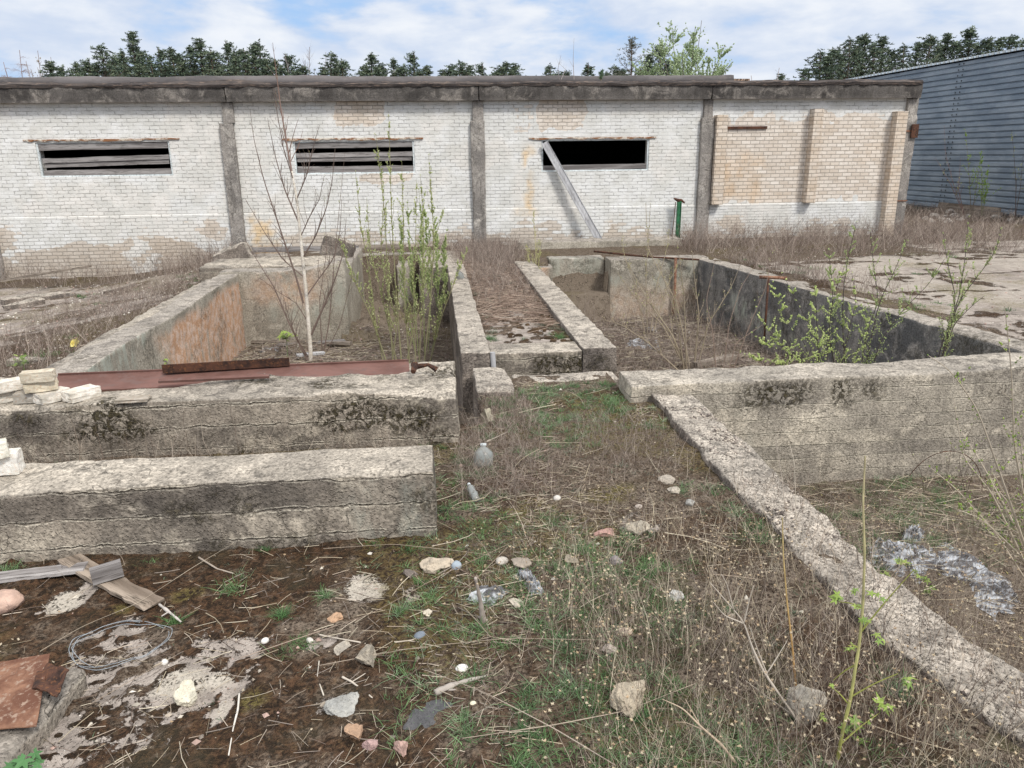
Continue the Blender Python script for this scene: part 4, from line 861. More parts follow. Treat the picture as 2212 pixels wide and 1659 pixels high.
bar('steel_bar', onz(343, 823, 0.59), onz(582, 812, 0.585), ((-0.02, 0.02, -0.012, 0.012),), M_RUST, 'thin red steel bar lying in front of the dark angle iron', 'steel bar', RA(20))
mm_ = MB(); e_ = Vector(onz(893, 800, 0.57)); mm_.tube([e_+Vector((0, 0.09, 0.03)), e_+Vector((0.02, 0.0, 0.05)), e_+Vector((0.0, -0.09, 0.01))], [0.03, 0.035, 0.025], 6)
mm_.tube([e_+Vector((0.03, 0.03, 0.03)), e_+Vector((0.14, 0.02, 0.045)), e_+Vector((0.22, 0.0, 0.0))], [0.03, 0.018, 0.03], 5)
mm_.build('rusty_lump', M_RUSTD, label='lump of rusted iron at the right end of the red channel', cat='scrap iron')

ONES = ['first', 'second', 'third', 'fourth', 'fifth', 'sixth', 'seventh', 'eighth', 'ninth', 'tenth', 'eleventh', 'twelfth', 'thirteenth', 'fourteenth', 'fifteenth', 'sixteenth', 'seventeenth', 'eighteenth', 'nineteenth', 'twentieth']
def nth(i, total):
    f = lambda k: ONES[k] if k < 20 else ['twenty', 'thirty', 'forty'][(k+1)//10-2]+'-'+ONES[k % 10] if (k+1) % 10 else ['twentieth', 'thirtieth', 'fortieth'][(k+1)//10-2]
    return f(i)+' from the left' if i < total/2 else f(total-1-i)+' from the right'
# ------------------------------------------------------------------ loose bricks, stones
import mathutils
def stone_mesh(name, m, sx, sy, sz, seed, ang=0.5, sub=3, col=(0.4, 0.35, 0.3), boxy=0.0, amp=0.22, label=None, cat=None, group=None):
    bm = bmesh.new()
    if boxy: 
        bmesh.ops.create_cube(bm, size=1.7); bmesh.ops.subdivide_edges(bm, edges=bm.edges[:], cuts=7, use_grid_fill=True)
    else: bmesh.ops.create_icosphere(bm, subdivisions=sub, radius=1.0)
    V = np.array([v.co[:] for v in bm.verts])
    rs = np.random.RandomState(seed)
    if boxy:
        c = np.clip(V, -0.85+boxy, 0.85-boxy); d = V-c; L = np.linalg.norm(d, axis=1, keepdims=True); L[L < 1e-6] = 1
        V = c+d/L*boxy*np.minimum(1, L/1e-3)
    else:
        for _ in range(9):      # facet by cutting with random planes
            n = rs.normal(size=3); n /= np.linalg.norm(n); h = rs.uniform(0.45, 0.8)*(1 if ang else 2)
            dd = V@n-h; V = V-np.outer(np.maximum(dd, 0), n)*ang
    nrm = V/(np.linalg.norm(V, axis=1, keepdims=True)+1e-6)
    V = V+nrm*(amp*0.5*fb(V[:, 0]*1.6+seed, V[:, 1]*1.6, V[:, 2]*1.6, 5, seed, 0.6))[:, None]
    V = V*np.array([sx, sy, sz])
    for v, c in zip(bm.verts, V): v.co = c
    me = bpy.data.meshes.new(name); bm.to_mesh(me); bm.free()
    me.polygons.foreach_set('use_smooth', np.full(len(me.polygons), (not boxy) and ang == 0, bool))
    cc = fb(V[:, 0]*30, V[:, 1]*30, V[:, 2]*30, 3, seed)[:, None]*0.14+1
    at_ = me.color_attributes.new('Col', 'FLOAT_COLOR', 'POINT'); at_.data.foreach_set('color', np.hstack([np.array(col)[None]*cc, np.ones((len(V), 1))]).astype(np.float32).ravel())
    me.materials.append(m)
    o = bpy.data.objects.new(name, me); link(o); return tag(o, label, cat, group)
def place_brick(px, py, z, rz, label, seed, w=0.25, h=0.088, d=0.12, tilt=0.0, m=M_BRICKL, col=(1, 1, 1), rx=0.0):
    p = onz(px, py, z)
    o = stone_mesh('loose_brick', m, w/1.7, d/1.7, h/1.7, seed, col=col, boxy=0.05, amp=0.14, label=label, cat='brick')
    o.location = p; o.rotation_euler = (rx, tilt, rz); return o
place_brick(12, 833, 0.675, 0.75, 'pale brick at the left edge of the photo, upper one of its pair', 1)
place_brick(22, 853, 0.575, 0.8, 'pale brick at the left edge of the photo, under another brick', 2)
place_brick(82, 812, 0.765, 0.25, 'weathered cream brick on the very top of the small stack', 3, col=(0.86, 0.82, 0.74))
place_brick(88, 832, 0.675, 0.42, 'cream brick in the middle of the small stack', 4, col=(0.92, 0.87, 0.76))
place_brick(62, 857, 0.575, 0.1, 'dark faced grey brick at the bottom of the small stack', 5, w=0.2, col=(0.55, 0.54, 0.53))
place_brick(112, 854, 0.578, 0.95, 'white brick angled beside the stack with a beige patch on top', 6, d=0.14)
place_brick(176, 850, 0.578, 0.95, 'single white brick lying nearest the red channel, right of the stack', 7, w=0.27, d=0.15, col=(1.05, 1.05, 1.05))
place_brick(288, 862, 0.555, 0.05, 'thin grey flake of brick lying alone on the wall top', 8, w=0.26, h=0.03, d=0.13, col=(0.55, 0.52, 0.49))
o = place_brick(14, 998, 0.575, 0.15, 'clean white block on the left end of the low beam', 9, w=0.17, h=0.15, d=0.12, col=(1.12, 1.15, 1.2))
o = place_brick(-6, 970, 0.69, 0.5, 'broken white block at the left edge behind the clean white one', 10, w=0.12, h=0.1, d=0.12, col=(1.05, 1.08, 1.05))
STN = [ # px, py, half width px, aspect h, colour, angular, label
 (0, 1313, 30, 0.7, (0.52, 0.36, 0.29), 0, 'smooth pink boulder half out of the photo on the left edge'),
 (793, 1428, 32, 0.8, (0.36, 0.32, 0.26), 1, 'round grey lump of rough concrete in the middle foreground'),
 (945, 1224, 33, 0.62, (0.50, 0.43, 0.34), 1, 'rough tan lump of concrete in front of the low beam'),
 (986, 1226, 13, 0.9, (0.36, 0.42, 0.48), 0, 'small blue grey pebble touching the tan lump of concrete'),
 (888, 1246, 18, 0.7, (0.20, 0.17, 0.15), 1, 'small dark brown stone left of the tan lump'),
 (724, 1338, 18, 0.85, (0.52, 0.34, 0.22), 1, 'angular orange stone on the brown moss'),
 (400, 1506, 27, 0.85, (0.62, 0.58, 0.47), 1, 'knobbly cream flint lying on the bare slab'),
 (998, 1448, 13, 0.55, (0.82, 0.80, 0.76), 0, 'small smooth white oval pebble in the middle foreground'),
 (1371, 1522, 52, 0.62, (0.46, 0.40, 0.31), 1, 'big flat tan stone under the dead stalks at lower right'),
 (1756, 1537, 46, 0.95, (0.40, 0.37, 0.32), 1, 'tall pointed grey stone behind the bleached branch'),
 (742, 1532, 38, 0.5, (0.36, 0.36, 0.34), 1, 'speckled grey stone slab at the bottom left of centre'),
 (768, 1592, 24, 0.9, (0.42, 0.28, 0.19), 1, 'brown orange stone at the bottom edge'),
 (797, 1615, 18, 0.85, (0.48, 0.33, 0.31), 1, 'pink stone touching the brown one at the bottom edge'),
 (868, 1625, 20, 0.9, (0.50, 0.34, 0.29), 1, 'pink granite stone alone at the bottom edge'),
 (1310, 1157, 24, 0.6, (0.47, 0.29, 0.25), 1, 'pink granite stone beside the pale concrete crust'),
 (1385, 1146, 34, 0.4, (0.46, 0.41, 0.33), 1, 'pale crust of broken concrete right of the pink granite'),
 (1116, 1307, 17, 0.6, (0.58, 0.52, 0.43), 1, 'white stone at the right of the plastic scraps'),
 (1085, 1215, 14, 0.6, (0.50, 0.46, 0.41), 0, 'small pale stone above the plastic scraps'),
 (1465, 1293, 20, 0.7, (0.56, 0.55, 0.52), 1, 'white quartz stone alone among dead stalks on the right'),
 (1125, 1225, 24, 0.5, (0.36, 0.31, 0.26), 1, 'flat brown stone half buried above the plastic scraps'),
 (1352, 1370, 17, 0.5, (0.56, 0.45, 0.36), 1, 'small tan stone in the right foreground grass'),
 (1322, 1410, 22, 0.45, (0.52, 0.45, 0.40), 1, 'pale knobbly stone below the small tan stone'),
 (572, 1387, 8, 0.8, (0.78, 0.75, 0.70), 0, 'little white pebble on the moss left of the orange stone'),
 (355, 1433, 7, 0.8, (0.78, 0.75, 0.70), 0, 'little white pebble near the wire loop'),
 (1022, 1524, 8, 0.9, (0.70, 0.65, 0.50), 0, 'little cream pebble below the white oval one'),
 (1440, 1040, 22, 0.5, (0.45, 0.40, 0.34), 1, 'crumbled concrete lump near the pebbly kerb'),
 (1460, 1062, 16, 0.5, (0.50, 0.45, 0.38), 1, 'second crumbled lump closer to the pebbly kerb'),
 (1204, 1078, 9, 0.7, (0.66, 0.62, 0.58), 0, 'tiny white pebble in the middle of the moss'),
 (1052, 900, 16, 1.3, (0.46, 0.43, 0.33), 1, 'pale sliver of stone leaning by the squat concrete block'),
 (1490, 1090, 13, 0.6, (0.38, 0.38, 0.36), 1, 'small grey stone beside the pebbly kerb'),
 (668, 1388, 9, 0.7, (0.66, 0.63, 0.58), 1, 'small white stone right of the orange stone'),
 (1380, 1098, 10, 0.6, (0.55, 0.48, 0.42), 1, 'small buff stone above the pink granite'),
 (738, 1405, 20, 0.5, (0.44, 0.40, 0.34), 1, 'flat pale stone behind the round grey lump'),
 (925, 1328, 12, 0.7, (0.60, 0.54, 0.44), 1, 'small cream stone left of the dark driftwood'),
 (907, 1378, 13, 0.7, (0.18, 0.21, 0.25), 0, 'small blue black stone above the white oval pebble'),
 (1235, 1216, 22, 0.4, (0.38, 0.33, 0.26), 1, 'sunken brown stone right of the flat brown stone'),
 (1335, 1215, 15, 0.7, (0.30, 0.27, 0.27), 1, 'dark grey stone under the pink granite'),
]
def put_stone(px, py, hw, asp, col, ang, label, seed, sink=0.3, group=None):
    b = at(px, min(py+hw*asp*0.6, 1690)); dist = np.linalg.norm(b-O); s = hw/F*dist*1.02
    o = stone_mesh('stone', M_STONE if ang else M_STONES, s, s*0.85, s*asp*0.95, seed, ang=1.0 if ang else 0.0, sub=5 if hw > 25 else 4 if hw > 13 else 3, col=col, amp=0.26 if ang else 0.14, label=label, cat='stone', group=group)
    o.location = (b[0], b[1]+s*0.5, b[2]+s*asp*(0.9-sink)); o.rotation_euler = (0, 0, seed*1.3); return o
for k, s_ in enumerate(STN): put_stone(*s_, seed=300+k)
rub = [(1945, 462), (1999, 480), (2020, 476), (2033, 483), (2040, 476), (2052, 466), (2060, 478), (2010, 486), (2075, 483), (2088, 477), (2110, 470), (2046, 488), (2150, 478), (2180, 484)]
for k, (px, py) in enumerate(rub):
    p = onz(px, py, 0.05); rr_ = random.Random(k).uniform(0.13, 0.26)
    o = stone_mesh('rubble_stone', M_STONE, rr_, rr_*0.7, rr_*0.6, 500+k, ang=1.0, sub=3, col=(0.50, 0.46, 0.42), label='pale lump of rubble at the foot of the blue shed, '+nth(sorted(rub).index((px, py)), len(rub)), cat='rubble', group='rubble heap by the blue shed')
    o.location = (p[0], p[1], float(gz(p[0], p[1]))+rr_*0.25)

# ------------------------------------------------------------------ plastic jug, film, wire, boards, rusty sheet
def lathe(mb, prof, n=20, col=None):
    P = np.array(prof); th = np.arange(n)*2*PI/n
    v = np.stack([P[:, None, 0]*np.cos(th), P[:, None, 0]*np.sin(th), P[:, None, 1]+0*th], -1).reshape(-1, 3)
    i = np.arange(len(P)-1)[:, None]*n; j = np.arange(n)[None]; k = (j+1) % n
    return mb.add(v, quads=np.stack([i+j, i+k, i+n+k, i+n+j], -1).reshape(-1, 4), col=col)
jb = at(1045, 1012)
t = thing('plastic_jug', 'cloudy translucent plastic jug lying in the moss beside the low beam', 'jug', (jb[0], jb[1]+0.02, jb[2]))
t.rotation_euler = (RA(-20), RA(6), 0.2)
m_ = MB(); lathe(m_, [(0.0, 0.0), (0.065, 0.0), (0.082, 0.03), (0.084, 0.10), (0.078, 0.125), (0.05, 0.155), (0.024, 0.172), (0.022, 0.185)]); m_.build('jug_body', M_JUG, t, smooth=True)
m_ = MB(); lathe(m_, [(0.026, 0.183), (0.026, 0.203), (0.0, 0.204)]); m_.build('cap', M_FRAME, t)
bt = at(1030, 1090)
t = thing('crushed_bottle', 'crushed grey plastic bottle against the right end of the low beam', 'bottle', (bt[0], bt[1], bt[2]+0.03)); t.rotation_euler = (RA(-78), 0.1, 0.25)
m_ = MB(); lathe(m_, [(0.0, 0.0), (0.033, 0.0), (0.028, 0.04), (0.036, 0.08), (0.026, 0.12), (0.033, 0.16), (0.012, 0.20)], 10); m_.build('bottle_body', M_JUG, t, smooth=True)
m_ = MB(); lathe(m_, [(0.014, 0.2), (0.014, 0.22), (0.0, 0.22)], 10, (0.5, 0.6, 0.3)); m_.build('cap', M_FRAME, t)
bt = ony(997, 603, 15.0); z_ = 0.2
t = thing('crushed_bottle', 'grey plastic bottle standing on the moss near the far end of the left path kerb', 'bottle', (bt[0], 15.0, 0.12)); t.rotation_euler = (0.3, -0.25, 0)
m_ = MB(); lathe(m_, [(0.0, 0.0), (0.08, 0.0), (0.085, 0.08), (0.075, 0.12), (0.085, 0.17), (0.03, 0.25), (0.03, 0.3)], 12); m_.build('bottle_body', M_JUG, t, smooth=True)
def film(name, pts_px, label, dz=0.03, seed=0, amp=0.05, z=None, res=40, matf=None, w=None):
    """crumpled sheet over a quadrilateral given by four photo points (ground contact)"""
    Pq = np.array([at(*p, z=0.0 if z is None else z) for p in pts_px])
    u = np.linspace(0, 1, res); U, V = np.meshgrid(u, u, indexing='ij')
    U2 = U+0.08*fb(U*4, V*4, 0, 3, seed+1); V2 = V+0.08*fb(U*4, V*4, 5, 3, seed+2)
    P = (Pq[0][None, None]*((1-U2)*(1-V2))[..., None]+Pq[1][None, None]*(U2*(1-V2))[..., None]+Pq[2][None, None]*(U2*V2)[..., None]+Pq[3][None, None]*((1-U2)*V2)[..., None])
    r = 1-np.abs(fb(U*2+V, V*7-U*2, 0, 2, seed)); r2 = 1-np.abs(fb(U*6+V*3, V*16, 3, 2, seed+5))
    edge = np.minimum(np.minimum(U, 1-U), np.minimum(V, 1-V))
    P[..., 2] += dz*ss(0, 0.25, edge)+amp*(r*0.7+r2*0.35-0.6)*ss(-0.02, 0.2, edge)+0.012
    m = MB(); m.add(P.reshape(-1, 3), quads=grid_quads(res, res)); return m.build(name, matf or M_FILM, smooth=True, label=label, cat='plastic sheet')
film('plastic_scrap', [(1000, 1305), (1035, 1270), (1110, 1280), (1060, 1312)], 'crumpled clear plastic scrap caught under the dark driftwood', 0.03, 1, 0.04)
film('plastic_scrap', [(1112, 1240), (1140, 1232), (1180, 1285), (1150, 1295)], 'crumpled pale plastic scrap right of the driftwood', 0.03, 2, 0.05)
film('plastic_sheet', [(1872, 1215), (1890, 1165), (2020, 1185), (1990, 1262)], 'left half of the big crumpled plastic sheet in the right front pit', 0.05, 3, 0.075, z=-0.97, res=70)
film('plastic_sheet', [(1985, 1215), (2050, 1172), (2215, 1290), (2150, 1345)], 'right tail of the big crumpled plastic sheet in the right front pit', 0.05, 4, 0.085, z=-0.97, res=70)
film('plastic_scrap', [(1945, 1172), (1950, 1152), (1998, 1150), (1990, 1172)], 'small grey plastic piece standing behind the big plastic sheet', 0.08, 5, 0.08, z=-0.97)
film('plastic_scrap', [(1350, 752), (1365, 735), (1430, 738), (1420, 760)], 'white plastic scrap among sticks on the floor of the right pit', 0.05, 6, 0.08, z=-1.1)
film('plastic_scrap', [(1390, 715), (1400, 708), (1425, 709), (1418, 716)], 'pale blue plastic scrap at the back of the right pit floor', 0.02, 7, 0.04, z=-1.2)
film('yellow_rag', [(150, 752), (158, 745), (172, 738), (166, 750)], 'scrap of yellow plastic caught in the weeds outside the left pit wall', 0.06, 9, 0.06, matf=M_YEL)
film('plastic_scrap', [(560, 762), (575, 748), (608, 752), (596, 766)], 'white plastic scrap at the back of the left pit floor', 0.02, 8, 0.03, z=-1.08)
def smooth_path(P, n=60):
    P = np.asarray(P, float); d = np.r_[0, np.cumsum(np.linalg.norm(np.diff(P, axis=0), axis=1))]; t = np.linspace(0, d[-1], n)
    Q = np.stack([np.interp(t, d, P[:, k]) for k in range(3)], -1)
    for _ in range(max(1, n//14)): Q[1:-1] = 0.25*Q[:-2]+0.5*Q[1:-1]+0.25*Q[2:]
    return Q
wire = MB(); cW = at(262, 1392)
for k, (a0, a1, r_) in enumerate([(-0.3, 5.6, 1.0), (-1.6, 4.9, 1.04), (1.9, 5.3, 0.95)]):
    th = np.linspace(a0, a1, 70); cx = onz(262, 1388, 0.03); rx = abs(onz(360, 1388, 0.03)[0]-cx[0])*r_; ry = abs(onz(262, 1342, 0.03)[1]-onz(262, 1435, 0.03)[1])/2*r_
    P = np.stack([cx[0]+rx*np.cos(th)+0.008*np.sin(3*th+k), cx[1]-ry*np.sin(th)+0.008*np.cos(4*th+k), 0*th], -1)
    P[:, 2] = gz(P[:, 0], P[:, 1])+0.025+0.012*np.sin(th*2+k)
    wire.tube(P, 0.0016, 5)
wire.build('wire_coil', M_WIRE, label='loose loop of pale blue wire lying on the moss', cat='wire')
plank('board', at(-40, 1262)+np.array([0, 0, 0.03]), at(190, 1240)+np.array([0, 0, 0.05]), 0.11, 0.022, M_WOOD, 'pale grey board lying flat at the left edge, under the cracked board', seed=4, rag=0.006, col=(1.25, 1.25, 1.25))
plank('board', at(150, 1220)+np.array([0, 0, 0.05]), at(330, 1315)+np.array([0, 0, 0.035]), 0.13, 0.02, M_WOODB, 'cracked brown board with a splintered end in the left foreground', seed=5, rag=0.014, col=(1.1, 1.05, 1.0))
bk = at(238, 1268); bb_ = MB(); bb_.box(-0.085, 0.085, -0.022, 0.022, 0, 0.10, jit=0.001); o = bb_.build('wood_block', M_WOOD, label='short grey wooden block standing on the cracked board', cat='wood block')
o.location = (bk[0], bk[1], bk[2]+0.055); o.rotation_euler = (0, RA(-4), 0.45)
# rusty sheet over a broken slab edge, bottom left
sh = thing('rusty_sheet', 'folded rusty steel sheet with a bent tab at the bottom left corner', 'metal sheet', at(40, 1500))
def sheetpart(name, quad, z0, z1, m, th=0.006, seed=0, warp=0.01):
    Pq = np.array([onz(*p, zz) for p, zz in zip(quad, (z0, z1, z1, z0))]); n = 14; u = np.linspace(0, 1, n); U, V = np.meshgrid(u, u, indexing='ij')
    P = (Pq[0]*((1-U)*(1-V))[..., None]+Pq[1]*(U*(1-V))[..., None]+Pq[2]*(U*V)[..., None]+Pq[3]*((1-U)*V)[..., None]); P[..., 2] += warp*fb(U*2, V*2, 0, 3, seed)
    m_ = MB(); q = grid_quads(n, n); a = P.reshape(-1, 3); b = a-np.array([0, 0, th]); N_ = n*n
    m_.add(np.vstack([a, b]), quads=np.vstack([q, q[:, ::-1]+N_])); idx = np.arange(N_).reshape(n, n); e = []
    for r in (idx[0], idx[-1], idx[:, 0], idx[:, -1]):
        for i in range(n-1): e.append((r[i], r[i+1], r[i+1]+N_, r[i]+N_))
    m_.Fq.append(np.array(e)); o = m_.build(name, m, sh); o.matrix_parent_inverse = Matrix.Translation(-sh.location); return o
sheetpart('plate', [(-60, 1580), (78, 1565), (108, 1412), (-60, 1435)], 0.13, 0.17, M_RUSTO, seed=1, warp=0.008)
sheetpart('bent_tab', [(70, 1490), (122, 1500), (150, 1450), (88, 1425)], 0.17, 0.21, M_RUSTD, seed=2, warp=0.02)
rough_block('concrete_chunk', -0.10, 0.13, -0.6, 0.42, -0.2, 0.0, M_CON, 'broken slab edge under the rusty sheet at the bottom left', 'concrete chunk', res=0.04, r0=0.02, r1=0.06, amp=0.012, seed=95,
            M=Matrix.Translation(Vector(onz(28, 1560, 0.12))) @ Matrix.Rotation(-0.12, 4, 'Z'))
m_ = MB(); lathe(m_, [(0.0, 0.0), (0.03, 0.0), (0.028, 0.12), (0.0, 0.12)], 10); pc = onz(1070, 768, 0.1)
# grey pipe stub in the corner of the path slab
m_ = MB(); m_.tube([(0.665, 9.04, -0.02), (0.655, 9.06, 0.20)], 0.032, 10); m_.build('pipe_stub', M_GALV, label='short grey pipe stub standing at the left end of the path slab', cat='pipe')
put_stone(935, 1572, 62, 0.16, (0.10, 0.10, 0.105), 1, 'dark flat slate slab lying beside the pink stones at the bottom edge', 399, sink=0.6)
# white/bleached slab pieces on the yard at left
for k, (pa, pb, w, lab) in enumerate([((0, 640), (155, 622), 0.35, 'long broken pale kerb piece lying on the yard at far left'), ((0, 652), (90, 640), 0.25, 'second pale kerb piece nearer than the long one at far left'), ((222, 634), (288, 618), 0.18, 'short pale kerb piece between the weeds and the brick wall')]):
    a_ = Vector(onz(*pa, -0.3)); b_ = Vector(onz(*pb, -0.3)); d_ = b_-a_; an = math.atan2(d_.y, d_.x)
    rough_block('kerb_piece', 0, d_.length, -w/2, w/2, -0.05, 0.12, M_AGG, lab, 'kerb piece', res=0.08, r0=0.02, r1=0.09, amp=0.03, seed=100+k, M=Matrix.Translation(Vector((a_.x, a_.y, float(gz(a_.x, a_.y))))) @ Matrix.Rotation(an, 4, 'Z'))
rough_block('concrete_chunk', -0.22, 0.22, -0.08, 0.08, -0.02, 0.05, M_AGG, 'pale flat stone in the green tuft outside the left pit wall', 'concrete chunk', res=0.04, r0=0.01, r1=0.05, amp=0.01, seed=104, M=Matrix.Translation(Vector(at(60, 782))))
plank('pole', onz(0, 607, 0.0)+np.array([0, 0, 0]), ony(195, 575, 21.1), 0.06, 0.05, M_WOODB, 'thin pole leaning on the foot of the brick wall at far left')
# boards and debris in the pits
plank('board', onz(545, 737, -1.06), onz(758, 741, -1.06), 0.12, 0.05, M_WOODB, 'dark board lying along the far end of the left pit floor', seed=7)
plank('board', onz(600, 745, -1.08), onz(745, 735, -1.02), 0.09, 0.04, M_WOOD, 'paler board crossing the dark one on the left pit floor', seed=8)
plank('board', onz(640, 768, -1.02), onz(700, 762, -1.02), 0.12, 0.04, M_GALV, 'short white board behind the foot of the birch', seed=9)
plank('log', onz(1585, 772, -1.05), onz(1500, 790, -1.05), 0.16, 0.12, M_WOODB, 'mossy log lying against the dark wall in the right pit', seed=10, cat='log')

# ------------------------------------------------------------------ plants
RS = np.random.RandomState(11)
BLK = [(-6.1, -0.03, 4.70, 5.27), (-6.7, 0.20, 6.42, 7.5), (-4.5, -3.8, 7.4, 15.7), (-4.8, -1.75, 15.5, 17.7), (0.24, 0.66, 9.0, 17.05), (1.74, 2.23, 9.0, 17.3), (0.38, 0.83, 7.85, 8.95), (0.8, 2.1, 8.33, 8.68),
       (0.6, 1.8, 9.05, 9.55), (1.9, 13.0, 7.36, 8.02), (2.0, 6.4, 17.25, 18.0), (2.6, 4.0, 17.2, 18.45), (-17, 14, 21.3, 34), (-2.2, 0.05, 16, 20.15), (2.2, 6.6, 20.2, 20.9), (-5.2, 0, 20.3, 20.9)]
def blocked(x, y):
    b = np.zeros(len(x), bool)
    for a, c, d, e in BLK: b |= (x > a) & (x < c) & (y > d) & (y < e)
    b |= (x > 2.1) & (x < 2.66+kbend(y)) & (y < 7.4) & (x > 2.13+kbend(y)*0.9)
    gxx = 6.05+(17.3-y)*0.113
    b |= (y > 7.9) & (y < 17.4) & (x > gxx-0.08) & (x < gxx+0.46)
    return b
def scatter(n, x0, x1, y0, y1, dens=None, rs=RS):
    x = rs.uniform(x0, x1, n); y = rs.uniform(y0, y1, n); k = ~blocked(x, y)
    if dens is not None: k &= rs.rand(n) < dens(x, y)
    x = x[k]; y = y[k]
    return np.stack([x, y, gz(x, y)], -1)
PAL = {'dead': [(0.34, 0.275, 0.215), (0.17, 0.125, 0.10), (0.54, 0.46, 0.37), (0.075, 0.052, 0.04), (0.30, 0.255, 0.22), (0.10, 0.072, 0.058)],
       'straw': [(0.46, 0.39, 0.28), (0.36, 0.30, 0.22), (0.54, 0.48, 0.37)],
       'brush': [(0.25, 0.195, 0.165), (0.32, 0.265, 0.225), (0.17, 0.13, 0.11), (0.40, 0.34, 0.29)],
       'green': [(0.085, 0.165, 0.055), (0.125, 0.21, 0.085), (0.065, 0.13, 0.05), (0.165, 0.24, 0.13)],
       'sage': [(0.13, 0.17, 0.12), (0.17, 0.20, 0.14), (0.10, 0.15, 0.09)]}
def pick(pal, n, rs=RS):
    P = np.array(PAL[pal]); return P[rs.randint(0, len(P), n)]*rs.uniform(0.75, 1.25, (n, 1))
def stems(mb, B, h, lean, r, col, seg=3, sides=3, rs=RS, droop=0.0, wig=0.06, ribbon=False):
    """many tapering stalks at once; returns a function giving points on them"""
    n = len(B)
    if n == 0: return None
    t = np.linspace(0, 1, seg+1)
    wx_ = rs.normal(0, wig, (n, 1, 2))*np.sin(t*PI*rs.uniform(0.8, 2.2, (n, 1)))[:, :, None]
    P = np.zeros((n, seg+1, 3)); P[:, :, :2] = B[:, None, :2]+(lean[:, None, :]*(t[None]**1.35)[:, :, None]+wx_)*h[:, None, None]
    cosl = 1/np.sqrt(1+0.6*(lean**2).sum(1))
    P[:, :, 2] = B[:, None, 2]+h[:, None]*cosl[:, None]*(t[None]-droop*t[None]**2.5)
    R = r[:, None]*(1-0.75*t[None])
    if ribbon:
        a = rs.uniform(0, PI, n); d = np.stack([np.cos(a), np.sin(a), 0*a], -1)
        V = np.stack([P-d[:, None]*R[..., None], P+d[:, None]*R[..., None]], 2); sd_ = 2; js = [(0, 1)]
    else:
        a = rs.uniform(0, 2*PI, n)[:, None]+np.arange(sides)[None]*2*PI/sides
        off = np.stack([np.cos(a), np.sin(a), 0*a], -1)
        V = P[:, :, None, :]+off[:, None]*R[:, :, None, None]; sd_ = sides; js = [(j, (j+1) % sides) for j in range(sides)]
    Vv = V.reshape(-1, 3); base = (np.arange(n)*(seg+1)*sd_)[:, None]+(np.arange(seg)*sd_)[None]
    q = np.concatenate([np.stack([base+a_, base+b_, base+sd_+b_, base+sd_+a_], -1).reshape(-1, 4) for a_, b_ in js])
    mb.add(Vv, quads=q, col=np.repeat(col, (seg+1)*sd_, 0))
    def pt(idx, tt):
        s_ = tt*seg; i = np.minimum(s_.astype(int), seg-1); f_ = (s_-i)[:, None]
        return P[idx, i]*(1-f_)+P[idx, i+1]*f_
    return pt
def lying(mb, B, L, r, col, rs=RS, lift=0.01, curl=0.15):
    """twigs lying about: short curved strips with round section, close to the ground"""
    n = len(B)
    if n == 0: return
    a = rs.uniform(0, 2*PI, n); seg = 3; t = np.linspace(-0.5, 0.5, seg+1); d = np.stack([np.cos(a), np.sin(a)], -1); pd = np.stack([-np.sin(a), np.cos(a)], -1)
    P = np.zeros((n, seg+1, 3)); P[:, :, :2] = B[:, None, :2]+L[:, None, None]*(d[:, None]*t[None, :, None]+pd[:, None]*(rs.normal(0, curl, n)[:, None]*(t[None]**2))[:, :, None])
    tilt = rs.uniform(-0.22, 0.22, n)
    P[:, :, 2] = B[:, None, 2]+lift+np.abs(rs.normal(0, 0.5, n))[:, None]*lift+L[:, None]*tilt[:, None]*t[None]+r[:, None]
    P[:, :, 2] = np.maximum(P[:, :, 2], B[:, None, 2]+r[:, None])
    off = np.array([(0, 1.0), (-0.87, -0.5), (0.87, -0.5)])
    V = P[:, :, None, :]+r[:, None, None, None]*(np.concatenate([pd[:, None, None, :]*off[None, None, :, :1], np.broadcast_to(off[None, None, :, 1:], (n, 1, 3, 1))], -1))
    base = (np.arange(n)*(seg+1)*3)[:, None]+(np.arange(seg)*3)[None]
    q = np.concatenate([np.stack([base+x_, base+y_, base+3+y_, base+3+x_], -1).reshape(-1, 4) for x_, y_ in ((0, 1), (1, 2), (2, 0))])
    mb.add(V.reshape(-1, 3), quads=q, col=np.repeat(col, (seg+1)*3, 0))
def weeds(mb, B, h0, h1, r, pal, twigs=3, rs=RS, spread=0.35, wind=(0.0, 0.0), seg=3):
    n = len(B); h = rs.uniform(h0, h1, n)*rs.uniform(0.6, 1.1, n)
    lean = rs.normal(0, spread, (n, 2))+np.array(wind); col = pick(pal, n, rs)
    pt = stems(mb, B, h, lean, r*rs.uniform(0.7, 1.4, n), col, seg=seg, rs=rs)
    if n == 0: return
    for k in range(twigs):
        idx = np.arange(n); tt = rs.uniform(0.25, 0.9, n); P0 = pt(idx, tt); hh = h*rs.uniform(0.15, 0.5, n)*(1.15-tt)
        stems(mb, P0, np.maximum(hh, 0.03), lean*0.6+rs.normal(0, 0.75, (n, 2)), r*0.6*np.ones(n), col*0.95, seg=2, rs=rs, wig=0.1)
    return pt, h
def in_pit(x, y): return gz(x, y, False) < -0.4
nzf = lambda x, y, s, f=1.0: fb(x*f, y*f, 0, 4, s)
